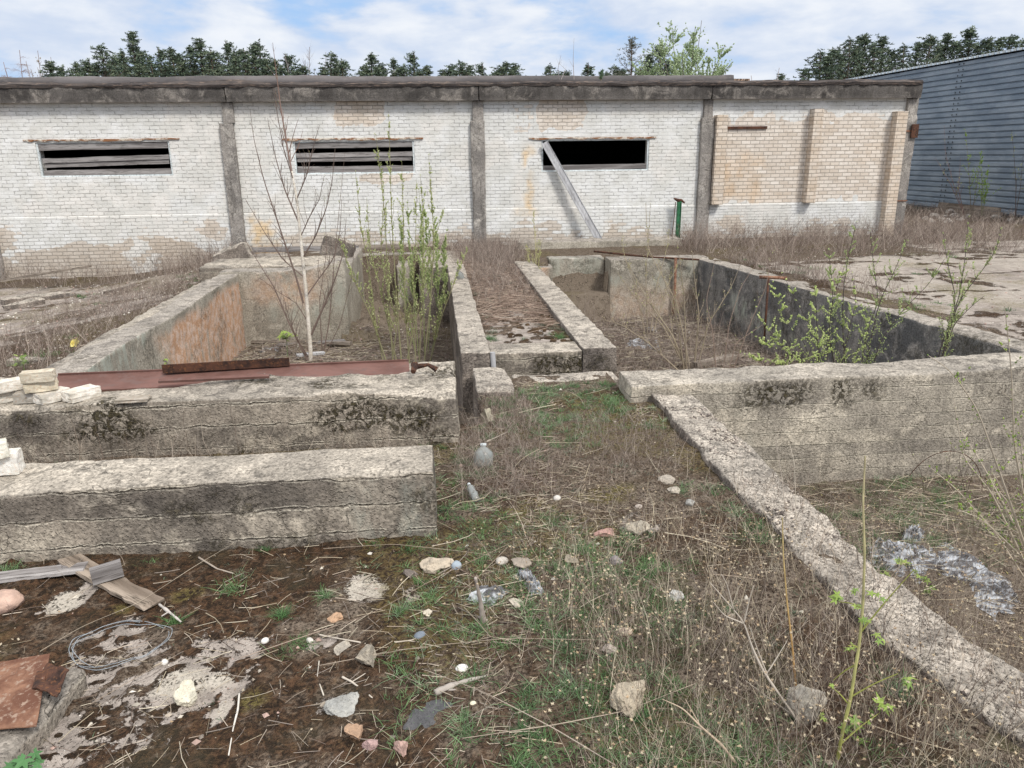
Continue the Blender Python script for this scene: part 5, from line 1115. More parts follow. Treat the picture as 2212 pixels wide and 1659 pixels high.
# dry stalks standing in the foreground
def d_fore(x, y):
    d = ss(-0.2, 1.2, x+0.35*nzf(x, y, 301))*ss(7.9, 6.4, y)*0.9+0.18+0.35*ss(3.1, 2.4, y)
    d = d*ss(-0.35, 0.25, nzf(x, y, 302, 1.4)+0.15)
    d = np.maximum(d, 0.25*ss(0.6, 0.3, np.abs(y-5.9))*(x < 0.2))
    d = np.where(x < -0.3, d*0.35, d)*(0.45+0.55*ss(5.4, 4.0, y))*(0.35+0.65*ss(-0.3, 0.4, nzf(x, y, 305, 2.6)))
    return np.where(in_pit(x, y), 0, d)
mb = MB(); B = scatter(17000, -4.2, 2.5, 1.3, 8.3, d_fore)
weeds(mb, B, 0.03, 0.22, 0.0014, 'dead', 3, spread=0.75)
B = scatter(4200, -0.2, 2.55, 1.4, 5.6, lambda x, y: ss(-0.3, 0.4, nzf(x, y, 303))*ss(5.6, 3, y)*ss(-0.2, 1.0, x)); weeds(mb, B, 0.14, 0.40, 0.0017, 'dead', 4, spread=0.26)
B = scatter(1500, 0.6, 2.55, 1.4, 5.6, lambda x, y: ss(5.6, 3, y)); weeds(mb, B, 0.12, 0.45, 0.0016, 'straw', 2, spread=0.35)
B = np.stack([RS.uniform(2.1, 2.75, 1500), RS.uniform(1.5, 5.2, 1500)], -1); B = B[RS.rand(1500) < 0.35+0.65*ss(4.6, 3.0, B[:, 1])]; B[:, 0] += kbend(B[:, 1]); B = np.column_stack([B, np.where(B[:, 0] < 2.62+kbend(B[:, 1]), 0.08, -1.0)]); B = B[B[:, 2] > 0]; weeds(mb, B, 0.08, 0.32, 0.0015, 'dead', 3, spread=0.4)
B = scatter(900, 0.9, 2.12, 5.4, 7.2, lambda x, y: ss(0.7, 0.2, np.hypot(x-1.55, (y-6.2)*0.7))); weeds(mb, B, 0.12, 0.36, 0.0016, 'brush', 4, spread=0.35)
B = scatter(1500, 0.1, 0.9, 5.2, 7.8, None); weeds(mb, B, 0.08, 0.3, 0.0016, 'brush', 3, spread=0.45)
B = scatter(260, -3.5, -0.1, 5.3, 6.4, None); weeds(mb, B, 0.2, 0.6, 0.0018, 'dead', 3, spread=0.25)
mb.build('dry_stalks', M_VC, label='thin brown dead stalks standing over the foreground moss', cat='dry weeds', kind='stuff')
# dried flower heads
def heads(mb, P, s, rs, pal=((0.62, 0.50, 0.34), (0.50, 0.37, 0.24), (0.70, 0.60, 0.44))):
    n = len(P); m = 8; a = (np.arange(m)*2*PI/m)[None]+rs.uniform(0, 1, (n, 1)); el = rs.uniform(0.1, 0.9, (n, m)); s = s[:, None]*rs.uniform(0.7, 1.2, (n, m))
    tip = P[:, None]+np.stack([np.cos(a)*np.cos(el)*s, np.sin(a)*np.cos(el)*s, np.sin(el)*s], -1)
    w_ = 0.22*s[..., None]*np.stack([-np.sin(a), np.cos(a), 0*a], -1)
    V = np.stack([P[:, None]-w_, P[:, None]+w_, tip], 2).reshape(-1, 3)
    c = np.array(pal)[rs.randint(0, len(pal), n)]*rs.uniform(0.7, 1.1, (n, 1))
    mb.add(V, tris=np.arange(n*m*3).reshape(-1, 3), col=np.repeat(c, m*3, 0))
    d = s.mean(1)*0.45; oc = np.array([(1, 0, 0), (-1, 0, 0), (0, 1, 0), (0, -1, 0), (0, 0, 0.7), (0, 0, -1.2)])
    V = (P[:, None]+oc[None]*d[:, None, None]).reshape(-1, 3); f_ = np.array([(0, 2, 4), (2, 1, 4), (1, 3, 4), (3, 0, 4), (2, 0, 5), (1, 2, 5), (3, 1, 5), (0, 3, 5)])
    mb.add(V, tris=(f_[None]+(np.arange(n)*6)[:, None, None]).reshape(-1, 3), col=np.repeat(c*0.55, 6, 0))
mb = MB(); rs = np.random.RandomState(5)
def d_head(x, y): return np.where(in_pit(x, y), 0, ss(0.0, 0.9, x+0.3*nzf(x, y, 311))*ss(5.6, 3.2, y)*ss(-0.4, 0.3, nzf(x, y, 312, 1.5)))
B = np.vstack([scatter(7000, -0.8, 2.15, 1.35, 5.8, d_head, rs), scatter(900, 2.62, 3.6, 1.6, 4.8, None, rs)])
n = len(B); h = rs.uniform(0.06, 0.34, n)*ss(6.5, 3.0, B[:, 1])+0.04; h = np.where(B[:, 0] > 2.6, h+0.85, h)
pt = stems(mb, B, h, rs.normal(0, 0.25, (n, 2)), 0.0012*np.ones(n), pick('dead', n, rs), rs=rs)
heads(mb, pt(np.arange(n), np.ones(n)), rs.uniform(0.006, 0.0125, n), rs)
mb.build('dry_flower_heads', M_VC, label='pale dried star shaped flower heads on thin stalks in the right foreground', cat='dried flowers', kind='stuff')
# litter of twigs and straws
mb = MB(); rs = np.random.RandomState(6)
def d_lit(x, y): return np.where(in_pit(x, y), 0.0, (0.16+0.69*ss(-0.8, 0.6, x))*ss(-0.5, 0.3, nzf(x, y, 321, 1.3)))
B = scatter(36000, -4.1, 2.55, 1.4, 8.3, d_lit, rs); n = len(B)
lying(mb, B, rs.uniform(0.03, 0.20, n), rs.uniform(0.0009, 0.0021, n), np.where(rs.rand(n, 1) < 0.3, pick('straw', n, rs), pick('dead', n, rs)), rs)
B = scatter(260, -4.0, 2.1, 1.5, 7.9, lambda x, y: np.where(in_pit(x, y), 0, 0.4+0.6*ss(-0.5, 0.5, x)), rs); n = len(B)
lying(mb, B, rs.uniform(0.2, 0.55, n), rs.uniform(0.0015, 0.003, n), np.where(rs.rand(n, 1) < 0.5, pick('straw', n, rs), pick('dead', n, rs)), rs, lift=0.02, curl=0.3)
B = scatter(5000, 0.65, 1.76, 10.2, 21.2, lambda x, y: ss(10.2, 12.5, y)*0.9, rs); n = len(B)
lying(mb, B, rs.uniform(0.1, 0.5, n), rs.uniform(0.0015, 0.004, n), pick('brush', n, rs)*np.array([0.95, 0.88, 0.82]), rs, lift=0.02)
mb.build('twig_litter', M_VC, label='litter of straws and broken twigs lying on the moss', cat='twig litter', kind='stuff')
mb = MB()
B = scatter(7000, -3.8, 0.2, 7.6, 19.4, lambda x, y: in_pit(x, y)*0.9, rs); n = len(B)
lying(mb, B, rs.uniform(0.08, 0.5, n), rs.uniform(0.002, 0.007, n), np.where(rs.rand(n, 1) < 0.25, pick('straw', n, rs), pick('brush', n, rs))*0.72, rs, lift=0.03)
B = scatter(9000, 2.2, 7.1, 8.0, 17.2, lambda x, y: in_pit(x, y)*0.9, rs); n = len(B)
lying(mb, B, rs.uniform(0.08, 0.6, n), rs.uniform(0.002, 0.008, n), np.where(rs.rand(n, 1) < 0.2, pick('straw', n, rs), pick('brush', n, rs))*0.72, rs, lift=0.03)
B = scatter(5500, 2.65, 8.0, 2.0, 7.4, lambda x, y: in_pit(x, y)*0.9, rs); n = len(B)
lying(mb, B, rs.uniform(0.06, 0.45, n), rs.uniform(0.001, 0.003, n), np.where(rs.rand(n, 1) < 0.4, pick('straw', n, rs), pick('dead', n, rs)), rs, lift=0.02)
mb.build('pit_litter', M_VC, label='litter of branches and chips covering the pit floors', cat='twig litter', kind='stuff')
# brush by the walls
mb = MB(); rs = np.random.RandomState(7)
def d_bl(x, y): return ss(-8.3, -6.0, x+1.0*nzf(x, y, 331, 0.6)-0.12*(y-12))*ss(8.6, 10.0, y+0.6*nzf(x, y, 332))*np.where(y > 19.2, 1, 0.9)
B = scatter(6500, -9.5, -4.3, 8.5, 21.2, d_bl, rs); weeds(mb, B, 0.15, 0.62, 0.0028, 'brush', 5, rs=rs, spread=0.6, wind=(0.05, 0))
B = scatter(2500, -16, -4.9, 19.6, 21.3, lambda x, y: 0.35+0.65*ss(-7.5, -5.0, x), rs); weeds(mb, B, 0.25, 0.95, 0.004, 'brush', 4, rs=rs, spread=0.35)
mb.build('dry_brush', M_VC, label='grey dry brush growing between the left yard and the left pit wall', cat='dry brush', kind='stuff')
mb = MB()
B = scatter(6500, 6.2, 14.5, 16.0, 21.2, lambda x, y: ss(15.8, 17.6, y+0.9*nzf(x, y, 333, 0.7)-0.10*(x-7))*(0.35+0.65*ss(-0.3, 0.3, nzf(x, y, 336, 0.9))), rs); weeds(mb, B, 0.15, 0.95, 0.0036, 'brush', 5, rs=rs, spread=0.6, wind=(0.15, 0))
B = scatter(2200, 6.3, 8.0, 10.5, 17.0, lambda x, y: ss(0.9, 0.3, x-(6.5+(17.3-y)*0.113))*ss(10.5, 14, y), rs); weeds(mb, B, 0.25, 0.6, 0.0032, 'brush', 4, rs=rs, spread=0.45)
B = scatter(7000, 13.3, 30, 19, 32, lambda x, y: 0.9*ss(17, 20, y), rs); weeds(mb, B, 0.2, 0.6, 0.006, 'brush', 3, rs=rs, spread=0.5, wind=(0.2, 0))
mb.build('dry_brush', M_VC, label='grey dry brush along the brick wall behind the right pit', cat='dry brush', kind='stuff')
mb = MB()
B = scatter(2600, 0.66, 1.76, 11.5, 21.2, lambda x, y: ss(11.5, 15.5, y), rs); weeds(mb, B, 0.1, 0.42, 0.003, 'brush', 4, rs=rs, spread=0.6)
B = scatter(1800, -0.5, 2.2, 17.2, 21.3, None, rs); weeds(mb, B, 0.2, 0.6, 0.003, 'brush', 4, rs=rs, spread=0.5)
mb.build('dry_brush', M_VC, label='low dry brush over the far half of the central path', cat='dry brush', kind='stuff')
mb = MB()
B = scatter(1400, -3.7, 0.2, 8.5, 19.3, lambda x, y: in_pit(x, y)*(0.25+0.75*ss(-1.2, 0, x)), rs); weeds(mb, B, 0.15, 0.7, 0.003, 'brush', 3, rs=rs, spread=0.4)
B = scatter(2600, 2.3, 7.0, 8.2, 17.0, lambda x, y: in_pit(x, y)*0.8, rs); weeds(mb, B, 0.15, 0.9, 0.003, 'brush', 3, rs=rs, spread=0.4)
B = scatter(4200, 2.7, 8.0, 2.2, 7.3, lambda x, y: 0.25+0.75*ss(3.6, 4.6, x)*ss(-0.2, 0.3, nzf(x, y, 335)), rs); weeds(mb, B, 0.10, 0.5, 0.0016, 'dead', 3, rs=rs, spread=0.5)
mb.build('pit_weeds', M_VC, label='thin dead weeds standing on the pit floors', cat='dry weeds', kind='stuff')
# green grass
def tufts(mb, C_, rad, h, nb, rs, pal='green', w=0.0022):
    B = []; hh = []; cc = []
    for c, r, H_, k in zip(C_, rad, h, nb):
        p = rs.normal(0, 0.45, (k, 2))*r; B.append(np.stack([c[0]+p[:, 0], c[1]+p[:, 1], 0*p[:, 0]+c[2]-0.005], -1)); hh.append(H_*rs.uniform(0.5, 1.2, k)); cc.append(np.repeat(np.array(PAL[pal])[rs.randint(0, len(PAL[pal]))][None], k, 0)*rs.uniform(0.65, 1.4, (k, 1)))
    B = np.vstack(B); hh = np.concatenate(hh); cc = np.vstack(cc); n = len(B)
    stems(mb, B, hh, rs.normal(0, 0.75, (n, 2)), w*np.ones(n)*rs.uniform(0.7, 1.3, n), cc, seg=3, rs=rs, ribbon=True, droop=0.3)
mb = MB(); rs = np.random.RandomState(8)
TF = [(1585, 1055, 42), (1515, 1060, 25), (640, 1395, 32), (608, 1330, 20), (388, 1345, 16), (500, 1275, 40), (370, 1205, 30), (560, 1190, 25), (820, 1185, 50), (1000, 1170, 45), (20, 1225, 35), (45, 1000, 22), (150, 1000, 28),
      (1040, 1030, 40), (1080, 890, 50), (1120, 925, 35), (1270, 1190, 25), (1280, 1440, 50), (1140, 1510, 35), (1250, 1330, 30), (1480, 1060, 22), (1040, 1310, 22), (1480, 1230, 30), (1560, 1330, 35), (1250, 1480, 40),
      (1500, 1640, 60), (1700, 1640, 60), (1900, 1620, 60), (1620, 1600, 50), (1380, 1640, 50), (1180, 1600, 30), (1000, 1580, 26), (1150, 990, 30), (1250, 960, 40), (1180, 850, 30), (1330, 870, 35), (1400, 830, 12), (1060, 735, 18), (1045, 700, 14), (1230, 700, 22), (1240, 725, 24), (1195, 680, 16), (1215, 730, 12),
      (100, 770, 45), (60, 785, 30), (950, 1110, 22), (965, 950, 25), (990, 1000, 20), (1330, 1250, 30), (1200, 1130, 25), (860, 1330, 20), (700, 1290, 14)]
Cc_ = []; rd = []; hh = []; nb = []
for px, py, w_ in TF:
    c = at(px, py); dist = np.linalg.norm(c-O); r = w_/F*dist; 
    for _ in range(3):
        c2 = c+np.array([rs.normal(0, r*0.5), rs.normal(0, r*0.5), 0]); 
        if blocked(c2[:1], c2[1:2])[0]: continue
        c2[2] = gz(c2[0], c2[1]); Cc_.append(c2); rd.append(r*0.55); hh.append(rs.uniform(0.035, 0.075)*(1+0.10*dist-0.3)); nb.append(55)
tufts(mb, Cc_, rd, hh, nb, rs)
B = scatter(3600, -0.3, 2.55, 1.4, 8.2, lambda x, y: np.where(in_pit(x, y), 0, ss(-0.25, 0.3, nzf(x, y, 341, 1.2)+0.2*ss(4.5, 2.5, y))*(0.35+0.65*ss(0.0, 1.2, x))*(0.4+0.6*ss(6.8, 5.0, y))), rs)
tufts(mb, B, rs.uniform(0.02, 0.08, len(B)), rs.uniform(0.035, 0.10, len(B)), [34]*len(B), rs, w=0.0026)
B = scatter(600, 0.0, 2.55, 1.4, 8.2, lambda x, y: np.where(in_pit(x, y), 0, 0.8), rs); tufts(mb, B, rs.uniform(0.02, 0.06, len(B)), rs.uniform(0.02, 0.06, len(B)), [26]*len(B), rs, 'sage')
B = scatter(160, -4.0, -0.1, 1.5, 6.4, None, rs); tufts(mb, B, rs.uniform(0.01, 0.03, len(B)), rs.uniform(0.015, 0.04, len(B)), [12]*len(B), rs, 'sage')
B = scatter(2200, 2.65, 8.0, 2.2, 7.4, lambda x, y: ss(-0.5, 0.3, nzf(x, y, 342)), rs); tufts(mb, B, rs.uniform(0.04, 0.12, len(B)), rs.uniform(0.04, 0.11, len(B)), [30]*len(B), rs)
B = scatter(160, 6.8, 14, 9, 17.5, lambda x, y: ss(0.0, 0.4, nzf(x, y, 343, 0.8)), rs); tufts(mb, B, rs.uniform(0.05, 0.2, len(B)), rs.uniform(0.05, 0.12, len(B)), [40]*len(B), rs, w=0.005)
B = scatter(60, -9, -4.4, 8, 19, lambda x, y: ss(-0.1, 0.4, nzf(x, y, 344, 0.8)), rs); tufts(mb, B, rs.uniform(0.05, 0.16, len(B)), rs.uniform(0.05, 0.14, len(B)), [45]*len(B), rs, w=0.004)
B = scatter(60, 0.66, 1.76, 9.7, 20, None, rs); tufts(mb, B, rs.uniform(0.04, 0.10, len(B)), rs.uniform(0.05, 0.12, len(B)), [30]*len(B), rs, 'sage', w=0.003)
mb.build('green_grass', M_LEAF, label='short tufts of fresh green grass among moss and stones', cat='grass', kind='stuff')
# pebbles, flakes, dead leaves
mb = MB(); rs = np.random.RandomState(9)
oc = np.array([(1, 0, 0), (-1, 0, 0), (0, 1, 0), (0, -1, 0), (0, 0, 0.7), (0, 0, -0.7)]); of = np.array([(0, 2, 4), (2, 1, 4), (1, 3, 4), (3, 0, 4), (2, 0, 5), (1, 2, 5), (3, 1, 5), (0, 3, 5)])
def pebs(mb, B, s, cols, rs):
    n = len(B); V = oc[None]*rs.uniform(0.6, 1.3, (n, 6, 1))*s[:, None, None]; a = rs.uniform(0, PI, n); c, s2 = np.cos(a)[:, None], np.sin(a)[:, None]
    V = np.stack([V[..., 0]*c-V[..., 1]*s2, V[..., 0]*s2+V[..., 1]*c, V[..., 2]], -1)+B[:, None]+np.array([0, 0, 1.0])*s[:, None, None]*0.25
    mb.add(V.reshape(-1, 3), tris=(of[None]+(np.arange(n)*6)[:, None, None]).reshape(-1, 3), col=np.repeat(cols, 6, 0))
def stc(n, rs): return np.array([(0.55, 0.50, 0.42), (0.42, 0.36, 0.29), (0.30, 0.26, 0.22), (0.68, 0.64, 0.57), (0.45, 0.32, 0.27)])[rs.randint(0, 5, n)]*rs.uniform(0.7, 1.15, (n, 1))
B = scatter(11000, -4.1, 2.55, 1.4, 8.4, lambda x, y: np.where(in_pit(x, y), 0, 0.5), rs); n = len(B); pebs(mb, B, rs.uniform(0.003, 0.009, n)*np.where(rs.rand(n) < 0.10, 2.6, 1), stc(n, rs), rs)
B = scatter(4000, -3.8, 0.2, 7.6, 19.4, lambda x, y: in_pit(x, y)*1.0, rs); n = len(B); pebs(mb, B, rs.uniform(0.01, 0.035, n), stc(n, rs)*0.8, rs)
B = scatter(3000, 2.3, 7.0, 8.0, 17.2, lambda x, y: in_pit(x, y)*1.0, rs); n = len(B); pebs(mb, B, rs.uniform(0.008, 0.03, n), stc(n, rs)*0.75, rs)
B = scatter(1500, -10, -4.4, 8, 20, None, rs); n = len(B); pebs(mb, B, rs.uniform(0.008, 0.03, n), stc(n, rs), rs)
B = scatter(1500, 6.8, 16, 8.5, 20, None, rs); n = len(B); pebs(mb, B, rs.uniform(0.006, 0.02, n), stc(n, rs), rs)
B = scatter(1500, 2.7, 7.5, 2.2, 7.4, None, rs); n = len(B); pebs(mb, B, rs.uniform(0.004, 0.012, n), stc(n, rs)*0.8, rs)
mb.build('gravel', M_VC, label='small pale pebbles and concrete crumbs strewn on the ground', cat='gravel', kind='stuff')
mb = MB()
def leaves(mb, B, s, cols, rs):
    n = len(B); a = rs.uniform(0, 2*PI, n); u = np.stack([np.cos(a), np.sin(a), rs.uniform(-0.5, 0.5, n)], -1); v = np.stack([-np.sin(a), np.cos(a), rs.uniform(-0.5, 0.5, n)], -1)*0.5
    V = np.stack([B-u*s[:, None], B+v*s[:, None]+np.array([0, 0, 0.004]), B+u*s[:, None], B-v*s[:, None]], 1)+np.array([0, 0, 0.008])
    mb.add(V.reshape(-1, 3), quads=np.arange(n*4).reshape(-1, 4), col=np.repeat(cols, 4, 0))
B = scatter(9000, -4.1, 2.55, 1.4, 8.4, lambda x, y: np.where(in_pit(x, y), 0, 0.35+0.4*ss(-0.4, 0.6, x)), rs); n = len(B)
leaves(mb, B, rs.uniform(0.004, 0.013, n), np.array([(0.30, 0.22, 0.14), (0.42, 0.34, 0.24), (0.18, 0.12, 0.08), (0.50, 0.43, 0.32)])[rs.randint(0, 4, n)]*rs.uniform(0.7, 1.2, (n, 1)), rs)
B = scatter(5000, 2.7, 8, 2, 7.4, None, rs); n = len(B); leaves(mb, B, rs.uniform(0.006, 0.018, n), np.array([(0.30, 0.22, 0.14), (0.42, 0.34, 0.24), (0.18, 0.12, 0.08), (0.34, 0.30, 0.12)])[rs.randint(0, 4, n)], rs)
B = np.vstack([scatter(4000, -3.8, 0.2, 7.6, 19.4, lambda x, y: in_pit(x, y)*1.0, rs), scatter(5000, 2.3, 7.0, 8.0, 17.2, lambda x, y: in_pit(x, y)*1.0, rs)]); n = len(B); leaves(mb, B, rs.uniform(0.012, 0.035, n), np.array([(0.26, 0.19, 0.13), (0.38, 0.31, 0.23), (0.16, 0.11, 0.08), (0.46, 0.40, 0.33)])[rs.randint(0, 4, n)], rs)
mb.build('dead_leaves', M_VC, label='small curled dead leaves and flakes among the litter', cat='leaf litter', kind='stuff')
# moss cushions on the bare slabs
mb = MB(); rs = np.random.RandomState(10)
def cushion(c, r, h, col):
    n = 9; th = np.arange(n)*2*PI/n; rr = r*rs.uniform(0.8, 1.2, n); V = [(c[0], c[1], c[2]+h)]
    for f_, z_ in ((0.55, 0.85), (0.9, 0.4), (1.05, -0.2)):
        for k in range(n): V.append((c[0]+rr[k]*f_*math.cos(th[k]), c[1]+rr[k]*f_*math.sin(th[k])*0.9, c[2]+h*z_))
    tr = [(0, 1+k, 1+(k+1) % n) for k in range(n)]; q = [(1+l*n+k, 1+(l+1)*n+k, 1+(l+1)*n+(k+1) % n, 1+l*n+(k+1) % n) for l in range(2) for k in range(n)]
    mb.add(V, quads=q, tris=tr, col=col)
for c in scatter(260, -3.6, -0.4, 2.0, 4.6, lambda x, y: blobs(x, y, [(180, 1560, 150, 130), (330, 1470, 150, 45), (480, 1420, 90, 50), (60, 1659, 150, 120)], 5, 0.4)*0.8, rs): cushion(c, rs.uniform(0.005, 0.022), rs.uniform(0.004, 0.012), np.array((0.035, 0.024, 0.014))*rs.uniform(0.6, 1.8))
for c in scatter(110, 0.9, 1.75, 9.7, 11.6, lambda x, y: 0.25+0.75*ss(1.2, 1.6, x), rs): cushion(c, rs.uniform(0.02, 0.07), rs.uniform(0.01, 0.03), np.array((0.05, 0.032, 0.018))*rs.uniform(0.6, 1.8))
mb.build('moss_cushions', M_VC, smooth=True, label='small round dark moss cushions on bare concrete', cat='moss', kind='stuff')

# ------------------------------------------------------------------ saplings and shrubs
def twiggy(tb, path, r0, r1, col, rs, n, L, lvl=1, up_=0.5, tips=None, sides=5, tmin=0.2, tcol=None, spread=0.8, depth_sq=1.0):
    """tube along a path with side twigs; collects bud positions in tips"""
    P = smooth_path(path, max(10, 6*len(path))); m = len(P); t = np.linspace(0, 1, m)
    tb.tube(P, r0+(r1-r0)*t, sides, col=col if tcol is None else np.array(col)[None]*(1-t[:, None])+np.array(tcol)[None]*t[:, None])
    seg = np.linalg.norm(np.diff(P, axis=0), axis=1).sum()
    for k in range(n):
        tt = rs.uniform(tmin, 0.97); i = min(m-2, int(tt*(m-1))); tan = P[i+1]-P[i]; tan /= np.linalg.norm(tan)+1e-9
        a = rs.uniform(0, 2*PI); d = np.array([math.cos(a), math.sin(a)*depth_sq, 0.0])*spread+tan*0.6+np.array([0, 0, up_]); d /= np.linalg.norm(d)
        l = L*rs.uniform(0.5, 1.2)*(1.15-tt); q = [P[i]]; dd = d.copy()
        for s_ in range(4): dd = dd+rs.normal(0, 0.12, 3)+np.array([0, 0, 0.10*up_]); dd /= np.linalg.norm(dd); q.append(q[-1]+dd*l/4)
        rr = max(0.0008, (r0+(r1-r0)*tt)*0.5)
        if lvl > 1: twiggy(tb, q, rr, rr*0.35, tcol if tcol is not None else col, rs, max(2, n//3), L*0.45, lvl-1, up_, tips, 4, 0.2, None, spread)
        else: tb.tube(q, np.linspace(rr, rr*0.35, 5), 4, col=tcol if tcol is not None else col, cap=False)
        if tips is not None:
            for s_ in range(1, 5): tips.append((np.array(q[s_]), dd.copy()))
            for s_ in range(0, 4): tips.append((0.5*(np.array(q[s_])+np.array(q[s_+1])), dd.copy()))
    if tips is not None:
        for i in range(m//4, m): tips.append((P[i], (P[min(i+1, m-1)]-P[i-1])))
def buds(mb, tips, n, l0, l1, wr, cols, rs, out=0.7, upb=0.4):
    idx = rs.randint(0, len(tips), n); P = np.array([tips[i][0] for i in idx]); D = np.array([tips[i][1] for i in idx])
    D = D/(np.linalg.norm(D, axis=1, keepdims=True)+1e-9)+rs.normal(0, out, (n, 3))+np.array([0, 0, upb]); D /= np.linalg.norm(D, axis=1, keepdims=True)
    A = np.cross(D, np.array([0.3, 0.5, 0.8])); A /= np.linalg.norm(A, axis=1, keepdims=True); Bv = np.cross(D, A); l = rs.uniform(l0, l1, n)[:, None]; w_ = l*wr
    V = np.stack([P, P+D*l*0.5+A*w_, P+D*l*0.5+Bv*w_, P+D*l*0.5-A*w_, P+D*l*0.5-Bv*w_, P+D*l], 1).reshape(-1, 3)
    f_ = np.array([(0, 2, 1), (0, 3, 2), (0, 4, 3), (0, 1, 4), (5, 1, 2), (5, 2, 3), (5, 3, 4), (5, 4, 1)])
    c = np.array(cols)[rs.randint(0, len(cols), n)]*rs.uniform(0.75, 1.25, (n, 1))
    mb.add(V, tris=(f_[None]+(np.arange(n)*6)[:, None, None]).reshape(-1, 3), col=np.repeat(c, 6, 0))
def PY(lst, Yv, jit=0.0, rs=None):
    out = []
    for k, p in enumerate(lst):
        yy = (Yv if np.isscalar(Yv) else Yv[0]+(Yv[1]-Yv[0])*k/(len(lst)-1)); out.append(ony(p[0], p[1], yy))
    return np.array(out)
# birch
rs = np.random.RandomState(21)
bb = PY([(672, 800), (671, 760), (662, 640), (650, 520), (641, 430), (630, 370)], 13.9); bb[0, 2] = -1.2
base = bb[0]
birch = thing('birch_sapling', 'young leafless birch with a white trunk growing from the left pit', 'tree', tuple(base))
def kid(o, par): o.parent = par; o.matrix_parent_inverse = Matrix.Translation(-par.location); return o
m_ = MB(); P = smooth_path(bb, 50); m_.tube(P, np.linspace(0.040, 0.019, 50), 10, col=np.array([(1, 1, 1)]*50)*(1-0.45*np.exp(-((np.linspace(0, 1, 50)[:, None]-np.array([0.05, 0.39, 0.53, 0.72, 0.86]))/0.010)**2).sum(1))[:, None])
kid(m_.build('trunk', M_BIRCH, smooth=True), birch)
m_ = MB(); cb = (0.17, 0.125, 0.105); tp = []
twiggy(m_, PY([(630, 370), (621, 320), (606, 230), (596, 150), (589, 92)], 13.9), 0.018, 0.003, (0.30, 0.22, 0.19), rs, 16, 0.55, 1, 0.7, tp, 7, 0.1, (0.2, 0.12, 0.09), 0.7)
for pts, r in [([(664, 778), (625, 700), (592, 620), (560, 570), (530, 520)], 0.018), ([(655, 655), (640, 600), (600, 480), (570, 390), (548, 300), (540, 235)], 0.017), ([(672, 724), (700, 660), (725, 600), (742, 545), (748, 470)], 0.018),
               ([(652, 560), (682, 510), (705, 450), (718, 390), (724, 320)], 0.012), ([(645, 480), (615, 410), (595, 340), (578, 255)], 0.013), ([(641, 430), (662, 380), (676, 320), (690, 270)], 0.010), ([(634, 390), (612, 320), (600, 250), (590, 190)], 0.009),
               ([(658, 600), (610, 560), (570, 500), (530, 430)], 0.010), ([(668, 700), (640, 655), (600, 630), (560, 600)], 0.009), ([(650, 510), (668, 470), (690, 430), (700, 380)], 0.009), ([(665, 770), (640, 730), (625, 690), (612, 640)], 0.010), ([(662, 640), (690, 600), (720, 560), (735, 500), (738, 430)], 0.011)]:
    pp = PY(pts, (13.9, 13.9+rs.uniform(-0.5, 0.5))); twiggy(m_, pp, r*1.15, 0.003, cb, rs, 15, 0.5, 1, 0.75, tp, 5, 0.2, None, 0.6)
kid(m_.build('branches', M_BARK), birch)
m_ = MB(); buds(m_, tp, 260, 0.012, 0.025, 0.2, [(0.30, 0.32, 0.10), (0.24, 0.16, 0.10)], rs); kid(m_.build('buds', M_LEAF), birch)['kind'] = 'stuff'
def shrub(name, label, cat, stems_, Yv, r, col, n, L, rs, lvl=1, budn=0, bl=(0.012, 0.03), bw=0.2, bcols=None, up_=0.6, spread=0.6, tcol=None, bname='leaves', z0=None, group=None, tmin=0.2, upb=0.4):
    p0 = PY([stems_[0][0]], Yv if np.isscalar(Yv) else Yv[0])[0]; t = thing(name, label, cat, tuple(p0), group)
    m = MB(); tips = []
    for st in stems_:
        y1 = (Yv if np.isscalar(Yv) else Yv[0]); pp = PY(st, (y1, y1+rs.uniform(-0.45, 0.45)))
        if z0 is not None: pp[0, 2] = z0
        twiggy(m, pp, r*rs.uniform(0.7, 1.1), r*0.18, col, rs, n, L, lvl, up_, tips, 6, tmin, tcol, spread)
    kid(m.build('stems', M_BARK), t)
    if budn: b = MB(); buds(b, tips, budn, bl[0], bl[1], bw, bcols, rs, upb=upb); tag(kid(b.build(bname, M_LEAF), t), None, None, kind='stuff')
    return t
GR = [(0.40, 0.44, 0.20), (0.32, 0.37, 0.14), (0.48, 0.50, 0.26), (0.26, 0.31, 0.11)]
GB = [(0.22, 0.34, 0.06), (0.28, 0.40, 0.09), (0.17, 0.28, 0.05)]
shrub('sapling', 'slim leafless sapling with dark forked twigs right behind the birch', 'sapling', [[(700, 790), (712, 690), (722, 560), (735, 430), (745, 330)], [(704, 790), (735, 700), (760, 600), (768, 500)], [(698, 790), (690, 650), (706, 540), (700, 420)]], 14.6, 0.011, (0.17, 0.12, 0.10), 9, 0.4, rs, 1, 120, bcols=GR, z0=-1.15)
